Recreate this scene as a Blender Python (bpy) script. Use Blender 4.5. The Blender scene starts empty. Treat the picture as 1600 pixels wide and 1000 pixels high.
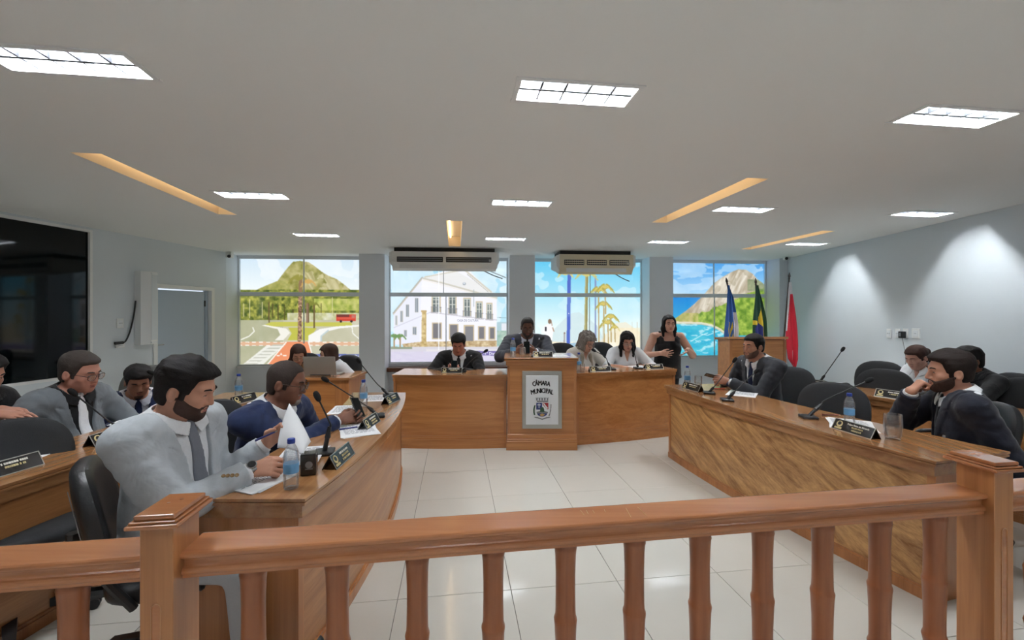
import bpy, bmesh, math, random
import numpy as np
from mathutils import Vector, Matrix, Euler

random.seed(7)
rng = np.random.default_rng(7)
SC = bpy.context.scene
COL = SC.collection
PI = math.pi

# ------------------------------------------------------------------ camera, world, exposure
F, EYE = 670.0, 1.5                    # focal length (px of a 1600 wide frame) and eye height (m)
cam_data = bpy.data.cameras.new('camera')
cam_data.sensor_width = 36.0
cam_data.lens = F / 1600 * 36.0
cam_data.shift_y = -10 / 1600
cam_data.clip_start = 0.05
cam = bpy.data.objects.new('camera', cam_data)
cam.location = (0, 0, EYE)
cam.rotation_euler = (PI / 2, 0, 0)
COL.objects.link(cam)
SC.camera = cam

world = bpy.data.worlds.new('world')
SC.world = world
world.use_nodes = True
world.node_tree.nodes['Background'].inputs[0].default_value = (0.75, 0.85, 1.0, 1)
world.node_tree.nodes['Background'].inputs[1].default_value = 0.8

SC.view_settings.view_transform = 'Standard'
SC.view_settings.look = 'None'
SC.view_settings.exposure = 0.45
SC.view_settings.gamma = 1.0
SC.view_settings.use_curve_mapping = False

TUBE_STRENGTH = 300.0                   # fluorescent tubes of the ceiling luminaires
COVE_STRENGTH = 5.0                    # warm strips hidden in the ceiling slots
PRINT_STRENGTH = 0.84                  # daylight through the window films


def W(px, py, D):
    """point at depth D seen at photo pixel (px, py)"""
    return Vector(((px - 800) / F * D, D, EYE - (py - 490) / F * D))


def onz(px, py, z):
    return W(px, py, F * (EYE - z) / (py - 490))


# ------------------------------------------------------------------ helpers
def tag(o, label=None, cat=None, group=None, kind=None):
    if label: o['label'] = label
    if cat: o['category'] = cat
    if group: o['group'] = group
    if kind: o['kind'] = kind
    return o


def empty(name, loc=(0, 0, 0), rz=0.0, label=None, cat=None, group=None):
    o = bpy.data.objects.new(name, None)
    o.empty_display_size = 0.1
    o.location = loc
    o.rotation_euler = (0, 0, rz)
    COL.objects.link(o)
    return tag(o, label, cat, group)


def link_mesh(name, me, mat, parent=None):
    o = bpy.data.objects.new(name, me)
    COL.objects.link(o)
    if mat is not None:
        me.materials.append(mat)
    if parent is not None:
        o.parent = parent
    return o


def obj(name, bm, mat, parent=None, smooth=False, bevel=0.0, seg=2, loc=None, rz=None):
    if bevel > 0:
        es = [e for e in bm.edges if len(e.link_faces) == 2 and e.calc_face_angle(0) > 0.5]
        bmesh.ops.bevel(bm, geom=es, offset=bevel, segments=seg, profile=0.5, affect='EDGES', clamp_overlap=True)
    bmesh.ops.recalc_face_normals(bm, faces=bm.faces)
    me = bpy.data.meshes.new(name)
    bm.to_mesh(me)
    bm.free()
    if smooth:
        me.shade_smooth()
        try:
            me.set_sharp_from_angle(angle=math.radians(40))
        except Exception:
            pass
    o = link_mesh(name, me, mat, parent)
    if loc is not None: o.location = loc
    if rz is not None: o.rotation_euler = (0, 0, rz)
    return o


def add_box(bm, x0, x1, y0, y1, z0, z1, M=None):
    r = bmesh.ops.create_cube(bm, size=1.0)
    T = Matrix.Translation(((x0 + x1) / 2, (y0 + y1) / 2, (z0 + z1) / 2)) @ Matrix.Diagonal((x1 - x0, y1 - y0, z1 - z0, 1))
    if M is not None: T = M @ T
    bmesh.ops.transform(bm, matrix=T, verts=r['verts'])
    return r['verts']


def box(x0, x1, y0, y1, z0, z1, M=None):
    bm = bmesh.new()
    add_box(bm, x0, x1, y0, y1, z0, z1, M)
    return bm


def add_prism(bm, poly, z0, z1):
    lo = [bm.verts.new((p[0], p[1], z0)) for p in poly]
    hi = [bm.verts.new((p[0], p[1], z1)) for p in poly]
    n = len(poly)
    bm.faces.new(lo[::-1]); bm.faces.new(hi)
    for i in range(n):
        j = (i + 1) % n
        bm.faces.new((lo[i], lo[j], hi[j], hi[i]))


def add_strip(bm, A, B, z0, z1):
    """solid between two polylines of equal length, z0..z1 (quads only: safe for curved strips)"""
    n = len(A)
    a0 = [bm.verts.new((p[0], p[1], z0)) for p in A]; a1 = [bm.verts.new((p[0], p[1], z1)) for p in A]
    b0 = [bm.verts.new((p[0], p[1], z0)) for p in B]; b1 = [bm.verts.new((p[0], p[1], z1)) for p in B]
    for i in range(n - 1):
        bm.faces.new((a1[i], a1[i + 1], b1[i + 1], b1[i]))
        bm.faces.new((a0[i], b0[i], b0[i + 1], a0[i + 1]))
        bm.faces.new((a0[i], a0[i + 1], a1[i + 1], a1[i]))
        bm.faces.new((b0[i], b1[i], b1[i + 1], b0[i + 1]))
    bm.faces.new((a0[0], a1[0], b1[0], b0[0]))
    bm.faces.new((a0[-1], b0[-1], b1[-1], a1[-1]))


def add_lathe(bm, prof, n=20, M=None, cap=True):
    rings = []
    for r, z in prof:
        ring = []
        for i in range(n):
            a = 2 * PI * i / n
            v = Vector((r * math.cos(a), r * math.sin(a), z))
            if M is not None: v = M @ v
            ring.append(bm.verts.new(v))
        rings.append(ring)
    for k in range(len(rings) - 1):
        for i in range(n):
            j = (i + 1) % n
            bm.faces.new((rings[k][i], rings[k][j], rings[k + 1][j], rings[k + 1][i]))
    if cap:
        bm.faces.new(rings[0][::-1]); bm.faces.new(rings[-1])


def lathe(prof, n=20, M=None):
    bm = bmesh.new()
    add_lathe(bm, prof, n, M)
    return bm


def add_tube(bm, pts, r, n=8, closed=False):
    """round tube through points; r a number or one per point"""
    P = [Vector(p) for p in pts]
    m = len(P)
    R = r if hasattr(r, '__len__') else [r] * m
    rings = []
    up = None
    for i in range(m):
        if closed:
            t = (P[(i + 1) % m] - P[i - 1]).normalized()
        else:
            t = (P[min(i + 1, m - 1)] - P[max(i - 1, 0)]).normalized()
        if up is None:
            up = Vector((0, 0, 1)) if abs(t.z) < 0.9 else Vector((1, 0, 0))
        u = t.cross(up).normalized()
        v = u.cross(t).normalized()
        up = v
        rings.append([bm.verts.new(P[i] + (u * math.cos(2 * PI * k / n) + v * math.sin(2 * PI * k / n)) * R[i]) for k in range(n)])
    rr = range(m) if closed else range(m - 1)
    for i in rr:
        a, b = rings[i], rings[(i + 1) % m]
        for k in range(n):
            l = (k + 1) % n
            bm.faces.new((a[k], a[l], b[l], b[k]))
    if not closed:
        bm.faces.new(rings[0][::-1]); bm.faces.new(rings[-1])


def tube(pts, r, n=8, closed=False):
    bm = bmesh.new()
    add_tube(bm, pts, r, n, closed)
    return bm


def smooth_path(pts, k=6):
    P = [Vector(p) for p in pts]
    P = [2 * P[0] - P[1]] + P + [2 * P[-1] - P[-2]]
    out = []
    for i in range(1, len(P) - 2):
        for j in range(k):
            t = j / k
            a, b, c, d = P[i - 1], P[i], P[i + 1], P[i + 2]
            out.append(0.5 * ((2 * b) + (c - a) * t + (2 * a - 5 * b + 4 * c - d) * t * t + (3 * b - a - 3 * c + d) * t ** 3))
    out.append(P[-2].copy())
    return out


def add_ellipsoid(bm, c, r, seg=12, rings=8, M=None):
    q = bmesh.ops.create_uvsphere(bm, u_segments=seg, v_segments=rings, radius=1.0)
    T = Matrix.Translation(c) @ Matrix.Diagonal((r[0], r[1], r[2], 1))
    if M is not None: T = M @ T
    bmesh.ops.transform(bm, matrix=T, verts=q['verts'])


def copy_tree(o, parent=None):
    c = o.copy()
    COL.objects.link(c)
    c.parent = parent
    for ch in list(o.children):
        copy_tree(ch, c)
    return c


def text_mesh(s, size, mat, parent, M, name='lettering', depth=0.0, align='CENTER', bold=0.0, sx=1.0, shear=0.0, valign='CENTER'):
    cu = bpy.data.curves.new('text', 'FONT')
    cu.body = s
    cu.size = size
    cu.align_x = align
    cu.align_y = valign
    cu.offset = bold
    cu.extrude = depth
    cu.shear = shear
    cu.resolution_u = 2
    t = bpy.data.objects.new('text', cu)
    COL.objects.link(t)
    dg = bpy.context.evaluated_depsgraph_get()
    me = bpy.data.meshes.new_from_object(t.evaluated_get(dg))
    bpy.data.objects.remove(t)
    bpy.data.curves.remove(cu)
    me.transform(M @ Matrix.Diagonal((sx, 1, 1, 1)))
    me.materials.clear()
    return link_mesh(name, me, mat, parent)


# ------------------------------------------------------------------ materials
def lin(c):
    c = c / 255.0
    return c / 12.92 if c <= 0.04045 else ((c + 0.055) / 1.055) ** 2.4


def rgb(r, g, b):
    return (lin(r), lin(g), lin(b), 1.0)


def mat(name, col, rough=0.6, metal=0.0, spec=0.5, bump=0.0, bscale=60.0, var=0.0, vscale=6.0, sheen=0.0, coat=0.0, detail=4.0):
    m = bpy.data.materials.new(name)
    m.use_nodes = True
    nt = m.node_tree
    b = nt.nodes['Principled BSDF']
    b.inputs['Base Color'].default_value = col
    b.inputs['Roughness'].default_value = rough
    b.inputs['Metallic'].default_value = metal
    b.inputs['Specular IOR Level'].default_value = spec
    if sheen: b.inputs['Sheen Weight'].default_value = sheen
    if coat:
        b.inputs['Coat Weight'].default_value = coat
        b.inputs['Coat Roughness'].default_value = 0.08
    tc = nt.nodes.new('ShaderNodeTexCoord')
    if var:
        n = nt.nodes.new('ShaderNodeTexNoise')
        n.inputs['Scale'].default_value = vscale
        n.inputs['Detail'].default_value = detail
        nt.links.new(tc.outputs['Object'], n.inputs['Vector'])
        mx = nt.nodes.new('ShaderNodeMix'); mx.data_type = 'RGBA'
        mx.inputs[6].default_value = tuple(max(0, c * (1 - var)) for c in col[:3]) + (1,)
        mx.inputs[7].default_value = tuple(min(1, c * (1 + var)) for c in col[:3]) + (1,)
        nt.links.new(n.outputs['Fac'], mx.inputs[0])
        nt.links.new(mx.outputs[2], b.inputs['Base Color'])
    if bump:
        n2 = nt.nodes.new('ShaderNodeTexNoise')
        n2.inputs['Scale'].default_value = bscale
        n2.inputs['Detail'].default_value = detail
        nt.links.new(tc.outputs['Object'], n2.inputs['Vector'])
        bp = nt.nodes.new('ShaderNodeBump')
        bp.inputs['Strength'].default_value = bump
        bp.inputs['Distance'].default_value = 0.01
        nt.links.new(n2.outputs['Fac'], bp.inputs['Height'])
        nt.links.new(bp.outputs['Normal'], b.inputs['Normal'])
    return m


def emit(name, col, strength):
    m = bpy.data.materials.new(name)
    m.use_nodes = True
    nt = m.node_tree
    nt.nodes.remove(nt.nodes['Principled BSDF'])
    e = nt.nodes.new('ShaderNodeEmission')
    e.inputs[0].default_value = col
    e.inputs[1].default_value = strength
    nt.links.new(e.outputs[0], nt.nodes['Material Output'].inputs[0])
    return m


def wood(name, dark, light, scale=(1, 1, 1), rot=(0, 0, 0), rough=0.28, grain=14.0, coat=0.3, contrast=1.0, long_=0.55):
    """varnished wood, grain lines run along local x after the mapping rotation"""
    m = bpy.data.materials.new(name)
    m.use_nodes = True
    nt = m.node_tree
    N, L = nt.nodes, nt.links
    b = N['Principled BSDF']
    tc = N.new('ShaderNodeTexCoord')
    mp = N.new('ShaderNodeMapping')
    mp.inputs['Rotation'].default_value = rot
    L.new(tc.outputs['Object'], mp.inputs['Vector'])
    mp2 = N.new('ShaderNodeMapping')
    mp2.inputs['Scale'].default_value = (long_ * scale[0], grain * scale[1], grain * scale[2])
    L.new(mp.outputs['Vector'], mp2.inputs['Vector'])
    n1 = N.new('ShaderNodeTexNoise')
    n1.inputs['Scale'].default_value = 1.0
    n1.inputs['Detail'].default_value = 5
    n1.inputs['Roughness'].default_value = 0.62
    n1.inputs['Distortion'].default_value = 0.8
    L.new(mp2.outputs['Vector'], n1.inputs['Vector'])
    mp3 = N.new('ShaderNodeMapping')
    mp3.inputs['Scale'].default_value = (3.0, grain * 9, grain * 9)
    L.new(mp.outputs['Vector'], mp3.inputs['Vector'])
    n2 = N.new('ShaderNodeTexNoise')
    n2.inputs['Scale'].default_value = 1.0
    n2.inputs['Detail'].default_value = 2
    L.new(mp3.outputs['Vector'], n2.inputs['Vector'])
    n3 = N.new('ShaderNodeTexNoise')
    n3.inputs['Scale'].default_value = 1.3
    n3.inputs['Detail'].default_value = 2
    L.new(mp.outputs['Vector'], n3.inputs['Vector'])
    a1 = N.new('ShaderNodeMath'); a1.operation = 'MULTIPLY_ADD'
    L.new(n2.outputs['Fac'], a1.inputs[0]); a1.inputs[1].default_value = 0.25
    L.new(n1.outputs['Fac'], a1.inputs[2])
    a2 = N.new('ShaderNodeMath'); a2.operation = 'MULTIPLY_ADD'
    L.new(n3.outputs['Fac'], a2.inputs[0]); a2.inputs[1].default_value = 0.35
    L.new(a1.outputs[0], a2.inputs[2])
    cr = N.new('ShaderNodeValToRGB')
    w = 0.22 / contrast
    cr.color_ramp.elements[0].position = 0.80 - w
    cr.color_ramp.elements[0].color = dark
    cr.color_ramp.elements[1].position = 0.80 + w
    cr.color_ramp.elements[1].color = light
    L.new(a2.outputs[0], cr.inputs['Fac'])
    L.new(cr.outputs['Color'], b.inputs['Base Color'])
    b.inputs['Roughness'].default_value = rough
    b.inputs['Coat Weight'].default_value = coat
    b.inputs['Coat Roughness'].default_value = 0.12
    bp = N.new('ShaderNodeBump')
    bp.inputs['Strength'].default_value = 0.05
    bp.inputs['Distance'].default_value = 0.004
    L.new(n2.outputs['Fac'], bp.inputs['Height'])
    L.new(bp.outputs['Normal'], b.inputs['Normal'])
    return m


def glass_mat(name, col=(1, 1, 1, 1), rough=0.0, ior=1.45, thin=0.0, milk=0.05):
    """clear glass or plastic: mostly transparent, glossy by fresnel, a trace of milky scatter"""
    m = bpy.data.materials.new(name)
    m.use_nodes = True
    nt = m.node_tree
    N, L = nt.nodes, nt.links
    N.remove(N['Principled BSDF'])
    tr = N.new('ShaderNodeBsdfTransparent'); tr.inputs[0].default_value = col
    df = N.new('ShaderNodeBsdfTranslucent'); df.inputs[0].default_value = (.95, .97, 1, 1)
    d2 = N.new('ShaderNodeBsdfDiffuse'); d2.inputs[0].default_value = (.95, .97, 1, 1)
    dm = N.new('ShaderNodeMixShader'); L.new(df.outputs[0], dm.inputs[1]); L.new(d2.outputs[0], dm.inputs[2])
    m0 = N.new('ShaderNodeMixShader'); m0.inputs[0].default_value = milk
    L.new(tr.outputs[0], m0.inputs[1]); L.new(dm.outputs[0], m0.inputs[2])
    gl = N.new('ShaderNodeBsdfGlossy'); gl.inputs['Roughness'].default_value = 0.03 + rough
    lw = N.new('ShaderNodeLayerWeight'); lw.inputs['Blend'].default_value = 0.3
    mp = N.new('ShaderNodeMapRange')
    mp.inputs['To Min'].default_value = 0.03 + thin
    mp.inputs['To Max'].default_value = 0.5
    L.new(lw.outputs['Fresnel'], mp.inputs['Value'])
    mx = N.new('ShaderNodeMixShader')
    L.new(mp.outputs[0], mx.inputs[0])
    L.new(m0.outputs[0], mx.inputs[1])
    L.new(gl.outputs[0], mx.inputs[2])
    L.new(mx.outputs[0], N['Material Output'].inputs[0])
    return m


M = {}
M['wall'] = mat('wall_paint', rgb(212, 219, 224), 0.75, bump=0.04, bscale=120, var=0.02, vscale=1.5)
M['ceiling'] = mat('ceiling_paint', rgb(236, 237, 236), 0.85, bump=0.03, bscale=90, var=0.015, vscale=1.0)
M['pier'] = mat('pier_paint', rgb(228, 231, 236), 0.75, bump=0.04, bscale=120)
M['white'] = mat('white_paint', rgb(232, 234, 234), 0.45)
M['frame'] = mat('white_aluminium', rgb(226, 231, 234), 0.4, metal=0.1)
M['steel'] = mat('brushed_steel', rgb(175, 175, 170), 0.35, metal=0.85, bump=0.03, bscale=200)
M['chrome'] = mat('chrome', rgb(200, 200, 200), 0.15, metal=1.0)
M['tile'] = mat('porcelain_tile', rgb(205, 202, 194), 0.09, spec=0.55, var=0.025, vscale=5)
M['grout'] = mat('grout', rgb(120, 116, 108), 0.8, var=0.1, vscale=30)
M['wood'] = wood('orange_wood', rgb(160, 98, 50), rgb(200, 138, 82), contrast=0.8)
M['wood_top'] = wood('wood_top', rgb(146, 92, 52), rgb(188, 134, 86), rough=0.22, coat=0.5, contrast=0.8)
M['wood_rail'] = wood('rail_wood', rgb(146, 86, 50), rgb(186, 122, 78), rough=0.22, grain=8, coat=0.5, contrast=0.6)
M['wood_bal'] = wood('baluster_wood', rgb(118, 62, 32), rgb(158, 94, 54), rot=(0, PI / 2, 0), rough=0.38, grain=10, coat=0.2, contrast=0.6)
M['wood_fig'] = wood('figured_wood', rgb(122, 78, 38), rgb(190, 142, 88), rot=(0, math.radians(-18), 0), grain=7, rough=0.35, coat=0.2, contrast=1.4)
M['wood_dark'] = wood('dark_wood', rgb(70, 36, 22), rgb(104, 58, 36), contrast=0.7)
M['black'] = mat('black_plastic', rgb(22, 22, 24), 0.4)
M['black_fabric'] = mat('black_fabric', rgb(34, 35, 38), 0.85, bump=0.25, bscale=350, var=0.12, vscale=40)
M['black_leather'] = mat('black_leather', rgb(26, 26, 29), 0.45, bump=0.12, bscale=160)
M['grey_fabric'] = mat('grey_fabric', rgb(92, 92, 88), 0.85, bump=0.2, bscale=300)
M['stitch'] = mat('stitching', rgb(170, 172, 176), 0.7)
M['foam'] = mat('foam', rgb(16, 16, 18), 0.95, bump=0.4, bscale=500)
M['paper'] = mat('paper', rgb(236, 237, 240), 0.8)
M['ink'] = mat('ink', rgb(96, 98, 112), 0.8)
M['plate'] = mat('black_acrylic', rgb(38, 36, 36), 0.16, spec=0.6)
M['silver'] = mat('silver_edge', rgb(182, 182, 176), 0.3, metal=0.7)
M['gold'] = mat('gold_print', rgb(206, 190, 140), 0.5)
M['print_white'] = mat('white_print', rgb(232, 230, 220), 0.6)
M['bottle'] = glass_mat('clear_bottle', (0.985, 0.99, 0.995, 1), thin=0.02, milk=.09)
M['water'] = glass_mat('water', (0.97, 0.985, 0.99, 1), thin=0.02)
M['glass'] = glass_mat('clear_glass', (0.99, 0.99, 0.99, 1), thin=0.03, milk=.03)
M['cap'] = mat('blue_cap', rgb(38, 66, 156), 0.4)
M['label'] = mat('blue_label', rgb(108, 164, 208), 0.5, var=0.25, vscale=40)
M['pen_blue'] = mat('pen_blue', rgb(52, 56, 120), 0.35)
M['lens'] = glass_mat('spectacle_lens', (0.94, 0.95, 0.96, 1), thin=0.03, milk=.02)
M['dark_glass'] = mat('dark_glass', rgb(4, 12, 15), 0.05, spec=0.3)
M['tube'] = emit('lamp_tube', (0.93, 0.97, 1.0, 1), TUBE_STRENGTH)
M['cove'] = emit('cove_strip', (1.0, 0.72, 0.40, 1), COVE_STRENGTH)
M['louver'] = mat('dark_louver', rgb(34, 36, 40), 0.45, metal=0.2)
M['reflector'] = mat('reflector', rgb(215, 220, 226), 0.25, metal=0.8)
M['ac'] = mat('ac_white', rgb(234, 234, 230), 0.4)
M['ac_beige'] = mat('ac_beige', rgb(226, 214, 186), 0.45)
M['vent_dark'] = mat('vent_dark', rgb(40, 38, 36), 0.6)
M['door'] = mat('door_laminate', rgb(186, 200, 214), 0.5)
M['laptop'] = mat('laptop_lid', rgb(150, 144, 136), 0.45, metal=0.3)
M['sign_white'] = mat('sign_white', rgb(232, 236, 240), 0.35)
M['sign_black'] = mat('sign_black', rgb(26, 26, 30), 0.5)
M['sign_blue'] = mat('sign_blue', rgb(56, 70, 128), 0.5)
M['sign_red'] = mat('sign_red', rgb(172, 46, 52), 0.5)
M['sign_green'] = mat('sign_green', rgb(50, 86, 62), 0.5)
M['sign_grey'] = mat('sign_grey', rgb(128, 132, 136), 0.5)
M['sign_tan'] = mat('sign_tan', rgb(196, 156, 96), 0.5)
M['flag_blue'] = mat('flag_blue', rgb(52, 98, 168), 0.7, bump=0.2, bscale=12)
M['flag_white'] = mat('flag_white', rgb(222, 222, 226), 0.7)
M['flag_green'] = mat('flag_green', rgb(22, 66, 46), 0.7)
M['flag_yellow'] = mat('flag_yellow', rgb(206, 176, 40), 0.7)
M['flag_navy'] = mat('flag_navy', rgb(38, 44, 110), 0.7)
M['flag_red'] = mat('flag_red', rgb(196, 32, 52), 0.7)
M['pole'] = mat('pole_dark', rgb(62, 44, 38), 0.4)

# ------------------------------------------------------------------ room shell
CEIL = 2.6
TH = math.atan(0.131)                        # the room's grid (tiles, lamps, rail) is turned this much
CT, ST = math.cos(TH), math.sin(TH)


def to_uv(p): return (p[0] * CT + p[1] * ST, -p[0] * ST + p[1] * CT)
def from_uv(u, v, z=0.0): return Vector((u * CT - v * ST, u * ST + v * CT, z))


def cells(xs, ys, holes):
    xs = sorted(set(round(x, 5) for x in xs)); ys = sorted(set(round(y, 5) for y in ys))
    for i in range(len(xs) - 1):
        for j in range(len(ys) - 1):
            cx, cy = (xs[i] + xs[i + 1]) / 2, (ys[j] + ys[j + 1]) / 2
            if not any(h[0] < cx < h[1] and h[2] < cy < h[3] for h in holes):
                yield xs[i], xs[i + 1], ys[j], ys[j + 1]


# --- ceiling with holes for the luminaires and the warm slots
lamp_px = [(900, 146), (103, 97), (1492, 183), (395, 305), (815, 317), (1161, 327), (1440, 334),
           (495, 367), (790, 373), (1044, 378), (1260, 381)]
lamps = [to_uv(onz(x, y, CEIL)) for x, y in lamp_px]
lamps += [(-2.25, -0.25), (0.1, -0.25), (2.45, -0.25), (-2.25, -2.3), (0.1, -2.3), (2.45, -2.3), (-4.6, 3.9)]   # beyond the frame
LW, LD = 0.30, 0.105
slots = []
for (xa, ya), (xb, yb) in (((155, 240), (343, 335)), ((710, 345), (710, 385)), ((1170, 278), (1040, 348)), ((1269, 360), (1186, 390))):
    a, b = to_uv(onz(xa, ya, CEIL)), to_uv(onz(xb, yb, CEIL))
    u = (a[0] + b[0]) / 2
    slots.append((u - 0.095, u + 0.095, a[1], b[1]))
holes = [(u - LW, u + LW, v - LD, v + LD) for u, v in lamps] + slots
xs = [-8, 8] + [h[0] for h in holes] + [h[1] for h in holes]
ys = [-4.5, 10.5] + [h[2] for h in holes] + [h[3] for h in holes]
bm = bmesh.new()
for x0, x1, y0, y1 in cells(xs, ys, holes):
    bm.faces.new([bm.verts.new((x, y, CEIL)) for x, y in ((x0, y0), (x0, y1), (x1, y1), (x1, y0))])
bmesh.ops.remove_doubles(bm, verts=bm.verts, dist=1e-4)
add_box(bm, -8, 8, -4.5, 10.5, CEIL + 0.42, CEIL + 0.5)          # slab above the suspended ceiling
me = bpy.data.meshes.new('ceiling'); bm.to_mesh(me); bm.free()
ceiling = link_mesh('ceiling', me, M['ceiling'])
ceiling.rotation_euler = (0, 0, TH)
tag(ceiling, kind='structure')

# warm cove slots: open boxes above the ceiling with a strip on one side
M['slot'] = mat('slot_paint', rgb(226, 214, 194), 0.8)
for i, (x0, x1, y0, y1) in enumerate(slots):
    h = 0.16
    bm = bmesh.new()
    z0, z1 = CEIL, CEIL + h
    add_box(bm, x0 - 0.02, x0, y0 - 0.02, y1 + 0.02, z0, z1)
    add_box(bm, x1, x1 + 0.02, y0 - 0.02, y1 + 0.02, z0, z1)
    add_box(bm, x0, x1, y0 - 0.02, y0, z0, z1)
    add_box(bm, x0, x1, y1, y1 + 0.02, z0, z1)
    add_box(bm, x0 - 0.02, x1 + 0.02, y0 - 0.02, y1 + 0.02, z1, z1 + 0.02)
    t = obj('trim_%d' % (i + 1), bm, M['slot'], rz=TH)
    tag(t, kind='structure')
    bm = box(x0 + 0.02, x0 + 0.04, y0 + 0.05, y1 - 0.05, z1 - 0.03, z1 - 0.012)
    obj('light_strip', bm, M['cove'], t)

# luminaires
def make_lamp():
    t = empty('ceiling_luminaire')
    w, d, h = LW, LD, 0.09
    bm = bmesh.new()                              # reflector trough
    add_box(bm, -w, -w + .006, -d, d, 0, h); add_box(bm, w - .006, w, -d, d, 0, h)
    add_box(bm, -w, w, -d, -d + .006, 0, h); add_box(bm, -w, w, d - .006, d, 0, h)
    add_box(bm, -w, w, -d, d, h, h + .006)
    obj('reflector', bm, M['reflector'], t)
    bm = bmesh.new()
    for a in (-1, 1):
        add_box(bm, -w - .016, w + .016, a * d - .012, a * d + .012, -.006, .004)
        add_box(bm, a * w - .012, a * w + .012, -d, d, -.006, .004)
    obj('lamp_frame', bm, M['white'], t)
    for a in (-1, 1):
        bm = tube([(-w + .03, a * d * .5, h * .62), (w - .03, a * d * .5, h * .62)], 0.0085, 10)
        obj('fluorescent_tube', bm, M['tube'], t)
    bl = bmesh.new()
    add_box(bl, -w + .006, w - .006, -.008, .008, .004, .038)
    obj('louver_spine', bl, M['louver'], t)
    for k in range(1, 5):
        x = -w + 2 * w * k / 5
        bm = bmesh.new()
        vs = []
        for y in (-d + .007, d - .007):
            vs.append([bm.verts.new((x + dx, y, z)) for dx, z in ((-.005, .006), (.005, .006), (.0015, .036), (-.0015, .036))])
        for a in range(4):
            b = (a + 1) % 4
            bm.faces.new((vs[0][a], vs[0][b], vs[1][b], vs[1][a]))
        bm.faces.new(vs[0]); bm.faces.new(vs[1][::-1])
        obj('louver_blade', bm, M['louver'], t)
    return t

lamp_words = ['wide recessed louvered ceiling lamp nearest above the middle of the wooden rail',
              'recessed louvered ceiling lamp cut by the left edge, above the dark glass wall',
              'recessed louvered ceiling lamp above the bearded man, nearest of the right-hand lamps',
              'recessed ceiling lamp just beyond the long amber slot over the pale grey suit',
              'recessed ceiling lamp in line between amber centre slot and the front central lamp',
              'recessed ceiling lamp beside the far end of the amber slot over the bearded side',
              'recessed ceiling lamp close to the bare wall with the outlets, second row',
              'small far recessed ceiling lamp in front of the mountain and road window',
              'small far recessed ceiling lamp in front of the gap between both air conditioners',
              'small far recessed ceiling lamp in front of the standing woman in black',
              'small far recessed ceiling lamp nearest to the flags']
lamp0 = make_lamp()
for i, (u, v) in enumerate(lamps):
    o = lamp0 if i == 0 else copy_tree(lamp0)
    p = from_uv(u, v, CEIL)
    o.location = p
    o.rotation_euler = (0, 0, TH)
    tag(o, lamp_words[i] if i < len(lamp_words) else 'recessed ceiling lamp outside the picture, %s' % ('near row above the viewer, left end', 'near row above the viewer, middle', 'near row above the viewer, right end', 'rear row behind the viewer, left end', 'rear row behind the viewer, middle', 'rear row behind the viewer, right end', 'over the dark glass wall')[i - len(lamp_words)], 'ceiling lamp', 'recessed louvered ceiling lamps')

# --- floor: grout bed with single porcelain tiles
bm = box(-8, 8, -4.5, 10.5, -0.12, -0.006)
floor = obj('floor', bm, M['grout'], rz=TH)
tag(floor, kind='structure')
TS = 0.6
u0, v0 = 0.297, 2.31
tile_bm = box(-TS / 2 + .0015, TS / 2 - .0015, -TS / 2 + .0015, TS / 2 - .0015, -0.008, 0.0)
bmesh.ops.bevel(tile_bm, geom=[e for e in tile_bm.edges if all(v.co.z > -0.001 for v in e.verts)], offset=.0012, segments=1, affect='EDGES')
tme = bpy.data.meshes.new('floor_tile'); tile_bm.to_mesh(tme); tile_bm.free()
tme.materials.append(M['tile'])
rest = bmesh.new()
nt_ = 0
for i in range(-14, 14):
    for j in range(-12, 15):
        u, v = u0 + (i + .5) * TS, v0 + (j + .5) * TS
        if -2.9 < u < 4.0 and 0.9 < v < 5.9:
            o = bpy.data.objects.new('floor_tile', tme)
            COL.objects.link(o); o.parent = floor; o.location = (u, v, 0)
            nt_ += 1
        else:
            add_box(rest, u - TS / 2 + .0015, u + TS / 2 - .0015, v - TS / 2 + .0015, v + TS / 2 - .0015, -0.008, 0)
o = obj('floor_tiles_beyond', rest, M['tile'], floor)
tag(o, kind='stuff')

# --- walls
def wall(name, p0, p1, z0, z1, th, holes=(), m=None):
    """wall from p0 to p1, thickness th to the side left of p0->p1; holes (s0, s1, z0, z1)"""
    d = Vector((p1[0] - p0[0], p1[1] - p0[1])); L = d.length
    xs = [0, L] + [h[0] for h in holes] + [h[1] for h in holes]
    zs = [z0, z1] + [h[2] for h in holes] + [h[3] for h in holes]
    bm = bmesh.new()
    for a, b, c, e in cells(xs, zs, holes):
        add_box(bm, a, b, 0, th, c, e)
    o = obj(name, bm, m or M['wall'], loc=(p0[0], p0[1], 0), rz=math.atan2(d.y, d.x))
    return tag(o, kind='structure')

WALL_TOP = CEIL + 0.1
PA = Vector((-5.14, 7.70)); PB = Vector((5.489, 7.70 + .0802 * 10.629))
LX = lambda y: -6.034 + .116 * y            # left wall line
RX = lambda y: 5.489 + .0887 * (y - 8.552)  # right wall line
YR = -3.2
pl0, pl1 = Vector((LX(YR), YR)), PA
dl = (pl1 - pl0); Ll = dl.length; dl.normalize()
sL = lambda y: (y - YR) / dl.y
# dark glass panel and door openings in the left wall
DG = (sL(1.6), sL(5.487), 0.72, 2.55)
DR = (sL(6.33) + .05, sL(7.43) - .05, -0.1, 1.90)
wall_left = wall('wall_left', pl0, pl1, -0.1, WALL_TOP, 0.14, [DG, DR])
al = math.atan2(dl.y, dl.x)
wall('wall_right', Vector((RX(YR), YR)), PB, -0.1, WALL_TOP, -0.14)
wall('wall_rear', pl0, Vector((RX(YR), YR)), -0.1, WALL_TOP, -0.14)

def lobj(name, bm, m, parent=None, **k):
    o = obj(name, bm, m, parent, **k)
    if parent is None:
        o.location = (pl0.x, pl0.y, 0); o.rotation_euler = (0, 0, al)
    return o

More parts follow.
